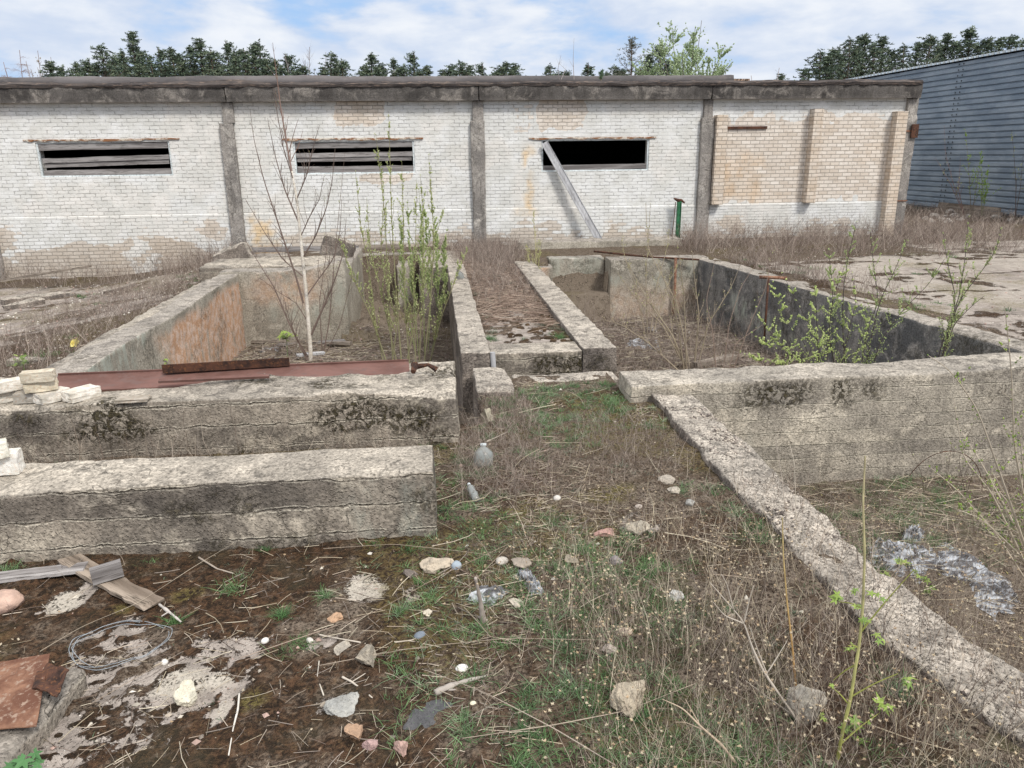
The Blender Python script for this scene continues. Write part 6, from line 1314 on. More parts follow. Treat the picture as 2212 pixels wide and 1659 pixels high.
shrub('willow_shrub', 'tall green stemmed willow with pale catkins growing from the left pit', 'shrub',
      [[(830, 790), (812, 700), (800, 600), (778, 480), (768, 372)], [(850, 790), (838, 640), (833, 480), (812, 292)], [(868, 790), (856, 640), (846, 470), (840, 252)], [(885, 790), (874, 650), (872, 520), (868, 350)],
       [(898, 790), (893, 640), (898, 520), (900, 392)], [(915, 790), (930, 650), (938, 520), (926, 335)], [(840, 790), (800, 680), (762, 600), (735, 520)], [(925, 790), (955, 680), (985, 600), (1010, 540)],
       [(875, 790), (905, 660), (925, 560), (960, 450)], [(860, 790), (825, 640), (800, 540), (792, 430)], [(905, 790), (912, 620), (915, 480), (908, 380)], [(845, 790), (858, 700), (822, 560), (830, 400)]],
      13.4, 0.015, (0.27, 0.26, 0.15), 22, 0.55, rs, 1, 4200, (0.015, 0.055), 0.2, GR, up_=0.9, spread=0.45, tcol=(0.22, 0.20, 0.10), bname='catkins', z0=-1.15)
shrub('leafy_willow', 'bushy bright green willow just coming into leaf at the right side of the left pit', 'shrub',
      [[(905, 790), (898, 680), (888, 560), (880, 440)], [(918, 790), (915, 650), (912, 520), (905, 410)], [(925, 790), (930, 660), (925, 540), (915, 440)], [(935, 790), (948, 680), (945, 560), (938, 470)], [(900, 790), (878, 660), (868, 560), (866, 470)], [(930, 790), (960, 640), (958, 560), (965, 500)]],
      14.2, 0.011, (0.26, 0.30, 0.13), 30, 0.45, rs, 1, 9000, (0.015, 0.06), 0.15, [(0.29, 0.36, 0.13), (0.36, 0.43, 0.18), (0.24, 0.31, 0.11), (0.42, 0.47, 0.23)], up_=0.9, spread=0.5, z0=-1.15, tmin=0.35, upb=0.8)
TAN = (0.36, 0.30, 0.22)
shrub('dry_shrub', 'tan many stemmed shrub in the middle of the right pit', 'shrub',
      [[(1480, 780), (1465, 700), (1440, 620), (1420, 560)], [(1490, 780), (1430, 700), (1370, 640), (1335, 590)], [(1500, 780), (1510, 680), (1500, 600), (1495, 545)], [(1495, 780), (1460, 650), (1400, 540), (1395, 440)], [(1485, 780), (1478, 640), (1462, 520)], [(1505, 780), (1530, 700), (1580, 620), (1600, 570)], [(1475, 780), (1400, 740), (1340, 700), (1300, 690)], [(1490, 780), (1450, 720), (1400, 650), (1350, 560)]],
      12.6, 0.019, TAN, 13, 0.5, rs, 1, 700, (0.012, 0.03), 0.3, [(0.50, 0.42, 0.28), (0.38, 0.30, 0.2), (0.3, 0.33, 0.12)], up_=0.7, spread=0.55, bname='seed_heads', z0=-1.22)
shrub('dry_shrub', 'thin tan shrub at the back of the right pit in front of the green post', 'shrub',
      [[(1400, 700), (1395, 600), (1400, 520), (1405, 440)], [(1405, 700), (1420, 610), (1440, 540), (1450, 470)], [(1395, 700), (1375, 620), (1350, 560), (1340, 500)], [(1410, 700), (1440, 620), (1470, 560)]],
      15.5, 0.015, TAN, 12, 0.5, rs, 1, 400, (0.015, 0.03), 0.3, [(0.46, 0.42, 0.2), (0.36, 0.36, 0.14)], up_=0.8, spread=0.5, z0=-1.22)
shrub('dry_shrub', 'dark bare stems crossing against the dark wall of the right pit', 'shrub',
      [[(1560, 790), (1575, 700), (1600, 620), (1640, 560)], [(1570, 790), (1620, 700), (1655, 620), (1672, 520)], [(1555, 790), (1540, 720), (1525, 650), (1545, 560)], [(1565, 790), (1590, 740), (1650, 700)]],
      11.5, 0.012, (0.27, 0.20, 0.16), 10, 0.35, rs, 1, 60, bcols=GR, z0=-1.22)
shrub('yellow_sapling', 'slender yellowish sapling standing at the left edge of the right pit near the brick wall', 'sapling',
      [[(1157, 620), (1158, 560), (1155, 500), (1152, 455)], [(1160, 620), (1163, 570), (1168, 520)], [(1155, 620), (1145, 570), (1138, 530)]], 17.0, 0.018, (0.50, 0.46, 0.26), 18, 0.4, rs, 1, 500, (0.02, 0.04), 0.2, [(0.5, 0.47, 0.22), (0.38, 0.40, 0.16)], spread=0.6)
CAT = [(0.44, 0.52, 0.18), (0.36, 0.46, 0.14), (0.52, 0.56, 0.26)]
DK = (0.075, 0.06, 0.055)
shrub('catkin_shrub', 'low spreading shrub with dark twigs and many yellow green catkins over the dark pit wall', 'shrub',
      [[(1780, 830), (1770, 740), (1720, 650), (1690, 590)], [(1790, 830), (1790, 720), (1800, 640), (1830, 560)], [(1800, 830), (1830, 730), (1850, 650), (1840, 590)], [(1770, 830), (1700, 760), (1650, 700), (1630, 650)], [(1790, 830), (1740, 740), (1690, 690), (1670, 610)], [(1775, 830), (1700, 790), (1640, 780), (1600, 760)], [(1800, 830), (1850, 760), (1880, 680)], [(1785, 830), (1765, 700), (1760, 620)], [(1780, 830), (1720, 760), (1660, 750), (1625, 720)]],
      9.3, 0.010, DK, 20, 0.45, rs, 1, 5200, (0.016, 0.034), 0.32, CAT, up_=0.35, spread=1.0, bname='catkins', z0=-1.2)
shrub('catkin_shrub', 'dark stemmed shrub with small pale buds rising past the edge of the yard slabs', 'shrub',
      [[(1850, 830), (1872, 720), (1898, 650), (1886, 565), (1880, 500)], [(1855, 830), (1880, 740), (1900, 650), (1930, 590), (1960, 520)], [(1845, 830), (1820, 700), (1822, 620), (1834, 545), (1850, 480)], [(1860, 830), (1900, 740), (1945, 675), (2011, 609), (2040, 560)], [(1840, 830), (1790, 720), (1800, 640), (1790, 540)]],
      9.5, 0.012, DK, 22, 0.55, rs, 1, 4200, (0.014, 0.032), 0.22, [(0.34, 0.42, 0.16), (0.42, 0.48, 0.22), (0.28, 0.34, 0.14)], up_=0.5, spread=0.9, bname='catkins', z0=-1.2)
shrub('catkin_shrub', 'tallest dark stemmed shrub on the right, its upright leader reaching above the yard', 'shrub',
      [[(2000, 830), (2035, 740), (2055, 690), (2070, 650), (2085, 560), (2092, 470)], [(2005, 830), (2056, 690), (2066, 645), (2048, 577), (2038, 505)], [(2002, 830), (2058, 692), (2072, 648), (2115, 593), (2153, 541), (2162, 495)], [(2005, 830), (2060, 700), (2100, 660), (2125, 640)]],
      9.0, 0.013, DK, 18, 0.45, rs, 1, 1500, (0.018, 0.036), 0.22, [(0.34, 0.42, 0.16), (0.42, 0.48, 0.22), (0.30, 0.30, 0.14)], up_=0.8, spread=0.55, bname='catkins', z0=-1.2, tmin=0.45)
PALE = (0.40, 0.34, 0.26)
mp = [(0.24, 0.33, 0.07), (0.30, 0.39, 0.09), (0.17, 0.26, 0.06)]
shrub('pale_shrub', 'large pale stemmed shrub reaching in from the right edge over the board marked wall', 'shrub',
      [[(2260, 1330), (2190, 1130), (2120, 1000), (2075, 930)], [(2255, 1330), (2180, 1080), (2110, 880), (2051, 797), (2005, 768)], [(2262, 1330), (2220, 1120), (2190, 960), (2185, 800), (2170, 660)], [(2250, 1330), (2150, 1150), (2070, 1060), (2010, 1010)], [(2270, 1330), (2230, 1180), (2212, 1040), (2200, 900)], [(2265, 1330), (2205, 1200), (2120, 1120), (2040, 1090)], [(2255, 1330), (2140, 1060), (2080, 990), (2060, 860)]],
      4.9, 0.0115, (0.50, 0.43, 0.34), 15, 0.36, rs, 1, 520, (0.012, 0.03), 0.3, mp, up_=0.5, spread=0.7, z0=-1.0)
shrub('dry_shrub', 'dark thin brush along the foot of the board marked wall', 'shrub',
      [[(2040, 1090), (2050, 1000), (2060, 930)], [(2060, 1090), (2090, 1010), (2140, 930)], [(2080, 1090), (2110, 1000), (2160, 960)], [(2000, 1090), (1990, 1020), (1960, 960)], [(2090, 1090), (2070, 990), (2110, 900)]], 7.0, 0.004, (0.13, 0.10, 0.08), 14, 0.3, rs, 1, 40, bcols=GR, up_=0.6, spread=0.7)
def maple_leaf(mb, P, s, rs, col):
    nrm = np.array([rs.normal(0, 0.5), rs.normal(-0.3, 0.4), 1.0]); nrm /= np.linalg.norm(nrm); a = np.cross(nrm, [math.cos(7*s*100), math.sin(7*s*100), 0.1]); a /= np.linalg.norm(a); b = np.cross(nrm, a)
    ang = [-150, -120, -85, -60, -30, 0, 30, 60, 85, 120, 150]; rad = [0.35, 0.7, 0.35, 0.95, 0.42, 1.15, 0.42, 0.95, 0.35, 0.7, 0.35]
    V = [P]+[P+s*r*(a*math.cos(RA(g_))+b*math.sin(RA(g_)))-nrm*s*0.25*r*r for g_, r in zip(ang, rad)]
    mb.add(np.array(V), tris=[(0, k, k+1) for k in range(1, 11)], col=np.array(col)*rs.uniform(0.8, 1.2))
def maple(name, label, path, depth, r, leaves_, col, rs, tw=(), cat='sapling', tcol=None, lcol=None):
    b = at(*path[0]); P = []
    for k, p in enumerate(path): P.append(ony(p[0], p[1], b[1]+depth*k/(len(path)-1)))
    P = np.array(P); P[0, 2] = b[2]-0.03
    t = thing(name, label, cat, tuple(P[0])); m = MB(); Q = smooth_path(P, 40)
    tt = np.linspace(0, 1, 40)[:, None]; cc = np.array(col)*(1-tt)+np.array(tcol if tcol is not None else col)*tt; cc = cc*(1+0.25*fb(tt*30, 0*tt, 0, 3, 5))
    m.tube(Q, np.linspace(r, r*0.45, 40)*(1+0.12*(np.arange(40) % 7 == 0)), 7, col=cc)
    for pa, pb in tw:
        A = ony(*pa, b[1]+depth*0.3); k = np.argmin(np.linalg.norm(Q-A, axis=1)); A = Q[k]; Bp = ony(*pb, A[1]+rs.uniform(-0.15, 0.1)); m.tube(smooth_path([A, 0.5*(A+Bp)+np.array([0, 0, 0.01]), Bp], 8), np.linspace(r*0.5, r*0.2, 8), 5, col=np.array(col)*1.1)
    kid(m.build('stem', M_BARK), t)
    if leaves_:
        m = MB()
        for (px, py, s_) in leaves_:
            y_ = b[1]+depth*0.4; c = ony(px, py, y_); s2 = s_/F*np.linalg.norm(c-O)
            for q_ in range(3): maple_leaf(m, c+rs.normal(0, s2*0.35, 3), s2*rs.uniform(0.6, 1.0), rs, lcol or mp[rs.randint(0, 3)])
        kid(m.build('leaves', M_LEAF), t)
    return t
maple('maple_sapling', 'upright yellow green maple shoot with fresh leaves in the right foreground', [(1808, 1645), (1822, 1570), (1838, 1510), (1848, 1440), (1856, 1397), (1864, 1310), (1868, 1200), (1864, 1083), (1869, 985)], 0.25, 0.0078,
      [(1835, 1575, 22), (1852, 1605, 16), (1907, 1530, 24), (1880, 1548, 12), (1778, 1555, 10), (1832, 1393, 20), (1865, 1345, 16), (1808, 1290, 14), (1856, 1310, 12), (1952, 1470, 22), (1900, 1380, 14), (1895, 1280, 14), (1795, 1478, 10), (1852, 1280, 12)], (0.26, 0.27, 0.07), rs,
      tw=[((1822, 1590), (1900, 1540)), ((1838, 1510), (1940, 1455)), ((1860, 1380), (1975, 1230)), ((1845, 1440), (1800, 1470)), ((1862, 1340), (1812, 1300)), ((1850, 1400), (1832, 1395)), ((1838, 1515), (1790, 1480))], tcol=(0.46, 0.40, 0.24))
maple('bare_shoot', 'single upright orange barked shoot without leaves in the right foreground', [(1722, 1495), (1712, 1400), (1700, 1300), (1692, 1200), (1690, 1118)], 0.2, 0.0055, [], (0.40, 0.21, 0.07), rs, tcol=(0.42, 0.34, 0.16))
maple('bare_shoot', 'short leafless grey shoot standing in front of the pebbly kerb', [(1700, 1120), (1690, 1040), (1675, 945)], 0.2, 0.004, [], (0.36, 0.31, 0.26), rs)
maple('bare_shoot', 'thin grey shoot beside the right part of the cross wall', [(1722, 1150), (1716, 1000), (1704, 950)], 0.3, 0.003, [], (0.42, 0.37, 0.30), rs)
t_ = maple('maple_seedling', 'small maple seedling with bright leaves beside the big plastic sheet', [(1990, 1290), (1978, 1230), (1962, 1180)], 0.15, 0.004, [(1963, 1215, 22), (1985, 1240, 14), (1940, 1210, 12), (2018, 1270, 20), (2030, 1300, 14), (2000, 1255, 10), (1915, 1240, 14)], (0.36, 0.32, 0.2), rs)
maple('leafy_plant', 'bright green leafy plant at the far end of the left pit', [(618, 735), (618, 726), (618, 720)], 0.0, 0.006, [(612, 722, 12), (622, 718, 12), (630, 726, 12), (606, 728, 12), (620, 730, 12), (636, 720, 8)], (0.1, 0.2, 0.05), rs, cat='plant')
maple('leafy_plant', 'small bright green seedling in the grass outside the left pit wall', [(52, 800), (50, 785), (48, 772)], 0.05, 0.004, [(40, 775, 10), (52, 768, 10), (58, 778, 9), (35, 782, 7)], (0.12, 0.2, 0.05), rs, cat='plant')
maple('leafy_plant', 'sprig of yellow green leaves growing beside the dark angle iron', [(348, 800), (346, 780), (342, 768)], 0.0, 0.004, [(345, 768, 9), (352, 776, 9), (340, 775, 7), (356, 782, 7)], (0.16, 0.2, 0.06), rs, cat='plant')
maple('leafy_plant', 'broad leaved green plant at the bottom left corner', [(50, 1690), (50, 1660), (48, 1640)], 0.03, 0.005, [(45, 1635, 26), (62, 1650, 22), (30, 1655, 18)], (0.08, 0.2, 0.06), rs, cat='plant', lcol=(0.07, 0.17, 0.06))
# bleached branches and sticks, one by one
def stick(path, r0, r1, label, col=(0.50, 0.44, 0.37), name='dead_branch', subs=(), lift=0.02, cat='branch', rise=0.0, sides=6, heights=None):
    P = [];
    for k, p in enumerate(path):
        a = at(*p); P.append(a+np.array([0, 0, lift]))
    P = np.array(P)
    if heights is not None:   # standing branch: fixed depth from the foot
        P = np.array([ony(p[0], p[1], P[0][1]+h_) for p, h_ in zip(path, heights)]); P[0, 2] -= 0.02
    m = MB(); Q = smooth_path(P, 30); n_ = 0.25*fb(np.linspace(0, 6, 30), np.zeros(30), 0, 3, int(path[0][0]) % 97)
    m.tube(Q, np.linspace(r0, r1, 30)*(1+n_), sides, col=np.array(col)[None]*(1+0.5*n_[:, None]))
    for sp in subs:
        S = [ony(p[0], p[1], P[0][1]+(0.1 if heights is not None else 0)) if heights is not None else at(*p)+np.array([0, 0, lift]) for p in sp]
        k = np.argmin(np.linalg.norm(Q-S[0], axis=1)); S[0] = Q[k]; m.tube(smooth_path(S, 12), np.linspace(r0*0.5, r1*0.6, 12), 5, col=np.array(col)*0.95)
    return m.build(name, M_BARK, smooth=True, label=label, cat=cat)
stick([(1740, 1572), (1690, 1510), (1649, 1451), (1625, 1400), (1607, 1343), (1570, 1300), (1534, 1259)], 0.0075, 0.002, 'bleached forked dead branch rising left of the pointed grey stone', subs=[[(1650, 1455), (1635, 1400), (1618, 1350)], [(1655, 1450), (1700, 1385)], [(1607, 1343), (1565, 1330), (1540, 1300)], [(1607, 1345), (1620, 1290), (1628, 1265)], [(1590, 1320), (1570, 1260), (1558, 1240)], [(1700, 1520), (1650, 1500), (1610, 1470)]], heights=[0, .03, .06, .08, .1, .1, .1])
stick([(1605, 1660), (1560, 1610), (1510, 1566), (1475, 1530), (1430, 1510)], 0.006, 0.002, 'orange flecked bleached branch at the bottom edge right of centre', (0.48, 0.38, 0.28), subs=[[(1510, 1566), (1480, 1560), (1455, 1560)], [(1500, 1555), (1480, 1510)]], heights=[0, .02, .04, .06, .08])
stick([(1045, 1345), (1038, 1300), (1030, 1262), (1027, 1248)], 0.020, 0.008, 'twisted dark driftwood root standing by the clear plastic scrap', (0.36, 0.31, 0.27), name='driftwood', subs=[[(1036, 1300), (1048, 1320), (1058, 1345)], [(1034, 1310), (1026, 1330), (1022, 1345)]], heights=[0, -.02, -.04, -.05], cat='driftwood')
stick([(940, 1505), (975, 1490), (1010, 1478), (1050, 1468)], 0.019, 0.005, 'splintered grey driftwood lying below the white oval pebble', (0.38, 0.34, 0.30), name='driftwood', subs=[[(960, 1495), (1000, 1500)], [(985, 1488), (1005, 1475)]], cat='driftwood')
stick([(345, 1312), (368, 1330), (392, 1350)], 0.010, 0.006, 'pale twisted piece of bark at the splintered end of the cracked board', (0.50, 0.46, 0.42), subs=[[(365, 1328), (350, 1338)]])
stick([(518, 1505), (515, 1540), (505, 1580), (495, 1640)], 0.005, 0.003, 'single white peeled stick standing at the lower left of centre', (0.66, 0.62, 0.55))
stick([(690, 1435), (686, 1470), (700, 1510)], 0.004, 0.003, 'flattened pale split reed left of the round grey lump', (0.55, 0.50, 0.42))
stick([(690, 1378), (730, 1386), (780, 1395)], 0.005, 0.003, 'wavy pale stick below the orange stone', (0.55, 0.49, 0.41))
stick([(850, 1395), (890, 1390), (940, 1368)], 0.005, 0.003, 'forked pale stick above the round grey lump', (0.54, 0.47, 0.38), subs=[[(880, 1392), (905, 1394)]])
stick([(430, 1210), (470, 1235), (505, 1245)], 0.007, 0.004, 'short thick stick against the foot of the low beam', (0.40, 0.34, 0.28))
stick([(740, 1470), (760, 1480), (805, 1515)], 0.006, 0.004, 'curved pale root right below the round grey lump', (0.56, 0.50, 0.42), subs=[[(760, 1480), (790, 1462)]])
stick([(520, 1440), (650, 1395), (800, 1345), (960, 1255), (1100, 1190)], 0.002, 0.0012, 'long thin arching bramble cane crossing the middle foreground', (0.36, 0.28, 0.22), lift=0.05)
stick([(700, 1200), (850, 1190), (990, 1205), (1060, 1215)], 0.0022, 0.0014, 'long thin cane lying in front of the right end of the low beam', (0.38, 0.31, 0.24), lift=0.05)
stick([(690, 1460), (900, 1420), (1100, 1400), (1320, 1405)], 0.0022, 0.0012, 'long thin cane crossing above the white oval pebble', (0.38, 0.31, 0.24), lift=0.06)
stick([(1000, 1620), (1200, 1590), (1350, 1560), (1500, 1500)], 0.0025, 0.0014, 'long thin cane running up to the right along the bottom edge', (0.40, 0.33, 0.26), lift=0.06)
stick([(1330, 1680), (1200, 1600), (1050, 1520), (920, 1470)], 0.0025, 0.0014, 'long thin cane running up to the left from the bottom edge', (0.38, 0.32, 0.26), lift=0.06)
stick([(90, 1425), (180, 1370), (300, 1320), (420, 1240), (520, 1180)], 0.0016, 0.001, 'long thin straw crossing the cracked board at left', (0.46, 0.39, 0.30), lift=0.05)
stick([(1050, 960), (1070, 950), (1095, 938)], 0.009, 0.005, 'short pale stick behind the plastic jug', (0.5, 0.44, 0.36))
stick([(1015, 667), (1040, 682), (1085, 690), (1150, 685)], 0.012, 0.006, 'forked pale stick on the moss of the central path', (0.5, 0.43, 0.36), subs=[[(1045, 682), (1068, 662)], [(1080, 690), (1010, 664)]])
stick([(1520, 930), (1480, 880), (1455, 850)], 0.0025, 0.0012, 'thin arched straw near the junction of the kerb and the cross wall', (0.5, 0.43, 0.34), lift=0.06)
m_ = MB(); th = np.linspace(0.1, 2.6, 20); c_ = Vector(onz(2035, 1060, -0.9)); m_.tube(np.stack([c_.x+0.45*np.cos(th), 0*th+c_.y, -0.98+0.52*np.sin(th)], -1), 0.004, 5); m_.build('iron_hoop', M_RUSTD, label='thin dark iron hoop arching out of the right front pit floor', cat='wire')
m_ = MB(); p_ = at(2165, 1525); m_.tube([p_, p_+np.array([0.0, 0, 0.05])], 0.004, 5, col=(0.12, 0.08, 0.06)); ms2 = np.random.RandomState(3)
for k in range(16): m_.tube([p_+np.array([0.006*math.sin(k), 0, 0.05+k*0.006]), p_+np.array([0.006*math.sin(k)+0.014*math.cos(k*2.4), 0.014*math.sin(k*2.4), 0.053+k*0.006])], [0.007, 0.004], 5, col=(0.06, 0.045, 0.04))
m_.build('seed_spike', M_BARK, label='dark brown mullein seed spike at the right edge of the pebbly kerb', cat='plant')
# small shrubs before the blue shed and plants on the roof
for k, (st, lab, c_, b_, bc) in enumerate([
    ([[(2085, 470), (2060, 400), (2042, 330), (2040, 270)], [(2085, 470), (2070, 410), (2075, 340)], [(2083, 465), (2052, 395), (2020, 340)]], 'bare reddish sapling against the blue shed', (0.26, 0.17, 0.15), 30, GR),
    ([[(2098, 470), (2095, 400), (2090, 330), (2085, 280)], [(2098, 470), (2110, 400), (2120, 330)]], 'sparse leafy sapling in the middle of the blue shed wall', (0.2, 0.17, 0.13), 200, GB),
    ([[(2120, 470), (2122, 400), (2118, 340)], [(2120, 470), (2132, 410), (2135, 360)]], 'fresh green sapling right of the sparse one by the blue shed', (0.2, 0.2, 0.12), 420, GB),
    ([[(2193, 470), (2195, 400), (2190, 330), (2185, 280)], [(2193, 470), (2205, 400), (2210, 330)]], 'dark bare sapling near the right edge by the blue shed', (0.14, 0.11, 0.10), 40, GR)]):
    shrub('sapling', lab, 'sapling', st, 26.0-0.4*k, 0.014, c_, 10, 0.7, rs, 1, b_, (0.04, 0.08), 0.2, bc)
for (px, py, h_, lab) in [(1240, 82, 0, 'tall bare stem growing on the roof'), (1213, 120, 0, 'wispy bare shrub growing on the roof')]:
    st = [[(px, 172), (px-2, 130), (px, py)]] if h_ == 0 and px == 1240 else [[(1208, 172), (1205, 150), (1212, 118)], [(1212, 172), (1222, 150), (1205, 135)]]
    shrub('roof_plant', lab, 'plant', st, 24.5, 0.012, (0.32, 0.28, 0.26), 5, 0.4, rs)
shrub('small_pine', 'tiny green pine seedling rooted at the edge of the roof', 'pine seedling', [[(1298, 178), (1299, 168), (1300, 157)]], 21.6, 0.012, (0.2, 0.15, 0.1), 14, 0.2, rs, 1, 260, (0.05, 0.1), 0.08, [(0.05, 0.10, 0.05), (0.08, 0.14, 0.07)], bname='needles', spread=1.0)

# ------------------------------------------------------------------ trees beyond the roof
def pine_meshes(seed, H=9.0, W=1.9, sparse=1.0, cols=((0.085, 0.115, 0.085), (0.12, 0.16, 0.11), (0.17, 0.205, 0.135)), bottom=0.25, needles=True, leafs=0.085):
    rs = np.random.RandomState(seed); tb = MB(); nb_ = MB()
    zz = np.linspace(0, H, 14); px_ = 0.10*fb(zz*0.4, 0*zz, 0, 2, seed); P = np.stack([px_, 0.5*px_, zz], -1)
    tb.tube(P, np.linspace(0.13, 0.02, 14), 7, col=(0.14, 0.10, 0.08))
    C_ = []
    z = H*bottom
    while z < H*0.985:
        t = (z-H*bottom)/(H*(1-bottom)); R_ = W*1.05*(1-t)**0.95+0.06; nb = rs.randint(4, 6)
        a0 = rs.uniform(0, 2*PI)
        for k in range(nb):
            if rs.rand() > 0.93*sparse+0.05: continue
            a = a0+k*2*PI/nb+rs.normal(0, 0.3); L = R_*rs.uniform(0.55, 1.25); el = 0.25+0.55*t
            q = np.array([[px_[0]+L*s*math.cos(a), L*s*math.sin(a), z+L*(el*s+0.3*s*s)] for s in (0, 0.35, 0.7, 1.0)])
            tb.tube(q, np.linspace(0.03*(1-t)+0.012, 0.006, 4), 4, col=(0.13, 0.095, 0.075), cap=False)
            for s in np.arange(0.3, 1.05, 0.16 if L > 0.8 else 0.24):
                c = q[0]*(1-s)+q[3]*s; c[2] += 0.06
                C_.append(c+rs.normal(0, 0.05+0.05*L, 3)); C_.append(c+rs.normal(0, 0.07+0.09*L, 3))
        z += H*0.040*(1.25-0.45*t)
    C_.append(np.array([0, 0, H])); C_.append(np.array([0, 0, H-0.12])); C_ = np.array(C_)
    k = 11; n = len(C_)*k
    base = np.repeat(C_, k, 0); d = rs.normal(0, 1, (n, 3)); d[:, 2] = np.abs(d[:, 2])*0.8+0.1; d /= np.linalg.norm(d, axis=1, keepdims=True)
    l = rs.uniform(0.07, 0.19, n)[:, None]; s = np.cross(d, rs.normal(0, 1, (n, 3))); s /= np.linalg.norm(s, axis=1, keepdims=True); w_ = leafs*0.27*rs.uniform(0.5, 1.2, n)[:, None]
    V = np.stack([base-s*w_*0.5, base+d*l*0.6-s*w_, base+d*l, base+d*l*0.6+s*w_], 1).reshape(-1, 3)
    cc = np.array(cols)[rs.randint(0, len(cols), len(C_))]; cc = np.repeat(cc, k, 0)*rs.uniform(0.7, 1.4, (n, 1))
    nb_.add(V, quads=np.arange(n*4).reshape(-1, 4), col=np.repeat(cc, 4, 0))
    return tb, nb_
def bare_meshes(seed, H, W, col, n1=22, weep=0.0, leaf=None, nleaf=0, forks=5):
    rs = np.random.RandomState(seed); tb = MB(); tips = []
    for f_ in range(forks):
        a = f_*2.4+rs.uniform(-0.3, 0.3); rq = math.sqrt((f_+0.5)/forks); top = np.array([W*0.75*math.cos(a)*rq, W*0.75*math.sin(a)*rq, H*(1.0-0.30*rq*rq-rs.uniform(0, 0.03))]); P = [np.zeros(3), np.array([top[0]*0.12, top[1]*0.12, H*0.25]), np.array([top[0]*0.5, top[1]*0.5, H*0.6]), top]
        twiggy(tb, P, 0.045*H/9, 0.014, col, rs, n1, W*0.62, 2, (0.35 if leaf else 0.7)-weep*1.2, tips, 5, 0.28, None, 0.7)
    nb_ = None
    if leaf: nb_ = MB(); buds(nb_, tips, nleaf, 0.07, 0.15, 0.35, leaf, rs)
    return tb, nb_
VAR = []
for k, (H, W, sp) in enumerate([(9.0, 1.7, 1.0), (9.0, 2.2, 0.95), (9.0, 1.4, 0.9), (9.0, 1.9, 1.0), (9.0, 1.2, 0.75)]):
    a, b = pine_meshes(600+k, H, W, sp); VAR.append((a, b))
VO = []
GRP = 'pines beyond the roof'
def new_tree(name, tb, nb_, label, cat, loc, s, rot, group=None, crown='crown'):
    t = thing(name, label, cat, loc, group, rot); t.scale = s
    tb.build('trunk', M_VC, t)
    if nb_ is not None: nb_.build(crown, M_VC, t)
    return t
def copy_tree(src, loc, s, rot, label, group):
    t = src.copy(); C.objects.link(t); t.location = loc; t.scale = s; t.rotation_euler = (0, 0, rot); t['label'] = label
    if group: t['group'] = group
    for ch in src.children: c = ch.copy(); C.objects.link(c); c.parent = t
    return t
PT = [(108, 134, 0), (135, 142, 2), (163, 135, 4), (190, 128, 2), (219, 99, 1), (246, 122, 3), (262, 112, 4), (281, 69, 0), (300, 112, 3), (318, 120, 1), (342, 104, 2), (368, 104, 4), (386, 118, 3), (410, 100, 4), (432, 85, 0), (456, 110, 3), (489, 90, 2), (508, 116, 0), (524, 108, 3), (545, 100, 0), (557, 92, 1), (590, 128, 3), (618, 118, 2), (650, 142, 3), (715, 116, 1), (739, 130, 3),
      (790, 142, 3), (803, 116, 4), (825, 138, 3), (850, 127, 4), (872, 140, 2), (893, 113, 2), (921, 144, 0), (975, 140, 3), (994, 135, 1), (1012, 142, 0), (1041, 137, 2), (1080, 144, 3), (1093, 134, 4), (1114, 138, 0), (1188, 142, 1), (1223, 154, 3), (1270, 139, 2), (1327, 144, 1), (1345, 150, 3), (1400, 118, 0), (1428, 97, 3), (1440, 130, 1)]
PT += [(150, 152, 1), (176, 148, 3), (205, 140, 0), (236, 142, 1), (268, 138, 3), (296, 140, 0), (326, 138, 1), (356, 140, 3), (396, 138, 0), (420, 140, 1), (448, 138, 3), (474, 136, 0), (504, 140, 1), (534, 136, 3), (572, 128, 0), (606, 146, 1), (700, 146, 0), (728, 142, 3), (778, 156, 1), (814, 146, 0), (862, 150, 1), (908, 152, 3), (960, 152, 0), (1002, 154, 3), (1070, 156, 1), (1104, 152, 0), (1204, 158, 3), (1310, 157, 0), (1380, 150, 1)]
PT.sort()
PR = [(1690, 160, 0), (1740, 148, 3), (1772, 112, 1), (1788, 122, 0), (1801, 105, 3), (1820, 118, 0), (1836, 84, 1), (1853, 100, 0), (1869, 75, 3), (1890, 96, 1), (1910, 80, 0), (1930, 108, 3), (1953, 98, 1), (1984, 92, 0), (2009, 78, 3), (2028, 96, 1), (2047, 73, 0), (2072, 90, 3), (2100, 59, 2), (2118, 96, 1), (2138, 82, 3), (2160, 84, 0), (2187, 77, 3), (2208, 88, 1)]
protos = {}
rs = np.random.RandomState(31)
def side(i, lst):
    return i
for li, lst in enumerate((PT, PR)):
    for i, (px, py, v) in enumerate(lst):
        Yv = (50 if li == 0 else 56)+rs.uniform(-4, 4)
        tip = ony(px, py, Yv); g0 = -0.2; s = (tip[2]-g0)/9.0; sxy = s*rs.uniform(1.05, 1.5)
        lab = ('tall ' if s*9 > 11.0 else 'low ' if s*9 < 9.3 else '')+('pine in the row beyond the brick building, ' if li == 0 else 'pine in the dense wood above the blue shed, ')+nth(i, len(lst))
        gr = 'pines beyond the brick building' if li == 0 else 'pines above the blue shed'
        rot = rs.uniform(0, 2*PI)
        if v not in protos: protos[v] = new_tree('pine_tree', *VAR[v], lab, 'pine tree', (tip[0], Yv, g0), (sxy, sxy, s), rot, gr)
        else: copy_tree(protos[v], (tip[0], Yv, g0), (sxy, sxy, s), rot, lab, gr)
def single(name, px, py, Yv, gen, label, cat='tree', crown='crown'):
    tip = ony(px, py, Yv); H = tip[2]+0.2; tb, nb_ = gen(H); return new_tree(name, tb, nb_, label, cat, (tip[0], Yv, -0.2), (1, 1, 1), 0, crown=crown)
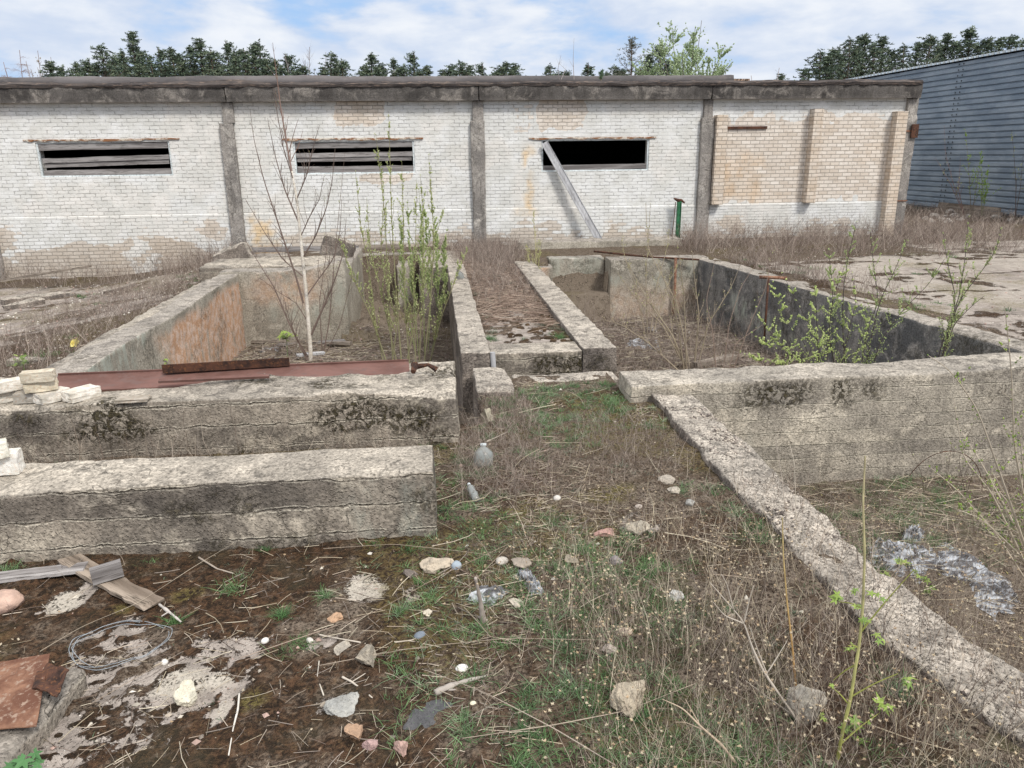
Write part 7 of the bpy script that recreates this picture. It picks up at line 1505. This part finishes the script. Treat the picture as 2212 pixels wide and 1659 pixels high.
single('birch_tree', 18, 90, 48, lambda H: bare_meshes(701, H, 2.4, (0.30, 0.21, 0.19), 44, 0.9), 'weeping bare birch at the far left edge beyond the roof', 'birch')
single('birch_tree', 66, 95, 49, lambda H: bare_meshes(702, H, 1.5, (0.30, 0.24, 0.22), 34, 0.0, [(0.32, 0.27, 0.2)], 300), 'thin bare birch second from the left edge', 'birch')
single('bare_tree', 92, 112, 52, lambda H: bare_meshes(703, H, 1.6, (0.34, 0.29, 0.27), 14), 'faint bare tree just left of the first pines', 'bare tree')
single('bare_tree', 642, 80, 52, lambda H: bare_meshes(704, H, 3.0, (0.33, 0.29, 0.28), 20), 'broad bare tree between the pines left of centre', 'bare tree')
single('bare_tree', 684, 92, 54, lambda H: bare_meshes(705, H, 2.2, (0.34, 0.30, 0.29), 14), 'narrow bare tree right of the broad one', 'bare tree')
single('larch_tree', 1366, 87, 46, lambda H: pine_meshes(706, H, 2.4, 0.7, ((0.16, 0.17, 0.13), (0.22, 0.21, 0.17), (0.12, 0.13, 0.10)), 0.2, leafs=0.05), 'grey thin conical larch left of the leafy tree', 'larch')
single('leafy_tree', 1492, 38, 44, lambda H: bare_meshes(719, H, 4.2, (0.20, 0.18, 0.15), 18, 0.0, [(0.34, 0.42, 0.24), (0.42, 0.50, 0.31), (0.27, 0.35, 0.18)], 15000, 12), 'tall broad tree in fresh light green leaf above the roof', 'tree')
single('leafy_tree', 1436, 125, 45, lambda H: bare_meshes(708, H, 2.2, (0.16, 0.14, 0.10), 16, 0.0, [(0.20, 0.24, 0.06), (0.14, 0.18, 0.05)], 2600, 5), 'olive green tree tucked left under the tall leafy one', 'tree')
single('leafy_tree', 1552, 140, 46, lambda H: bare_meshes(709, H, 1.8, (0.2, 0.17, 0.13), 8, 0.0, [(0.20, 0.32, 0.10)], 200, 4), 'sparse green treetop right of the tall leafy tree', 'tree')
single('bare_tree', 1664, 129, 40, lambda H: bare_meshes(710, H, 2.4, (0.42, 0.36, 0.34), 7), 'bare pale bush above the right part of the roof', 'bare tree')
single('leafy_tree', 1700, 157, 42, lambda H: bare_meshes(711, H, 2.0, (0.2, 0.17, 0.13), 8, 0.0, [(0.20, 0.32, 0.10)], 700, 4), 'small green treetop just left of the dense pine wood', 'tree')
# pebbles standing proud of the worn kerb
mb = MB(); rs = np.random.RandomState(41); n = 2600
B = np.stack([rs.uniform(2.2, 2.58, n), rs.uniform(1.5, 7.4, n), np.full(n, 0.09)], -1); B[:, 0] += kbend(B[:, 1]); B[:, 2] += 0.03*vn(B[:, 0]*2, B[:, 1]*1.5, 0, 6)+0.016*fb(B[:, 0]*9, B[:, 1]*9, 0, 3, 8)
pebs(mb, B, rs.uniform(0.005, 0.018, n), np.array([(0.50, 0.44, 0.37), (0.36, 0.31, 0.27), (0.20, 0.17, 0.15), (0.58, 0.51, 0.43), (0.12, 0.10, 0.09)])[rs.randint(0, 5, n)], rs)
mb.build('kerb_gravel', M_VC, smooth=True, label='rounded pebbles standing out of the worn aggregate kerb', cat='gravel', kind='stuff')
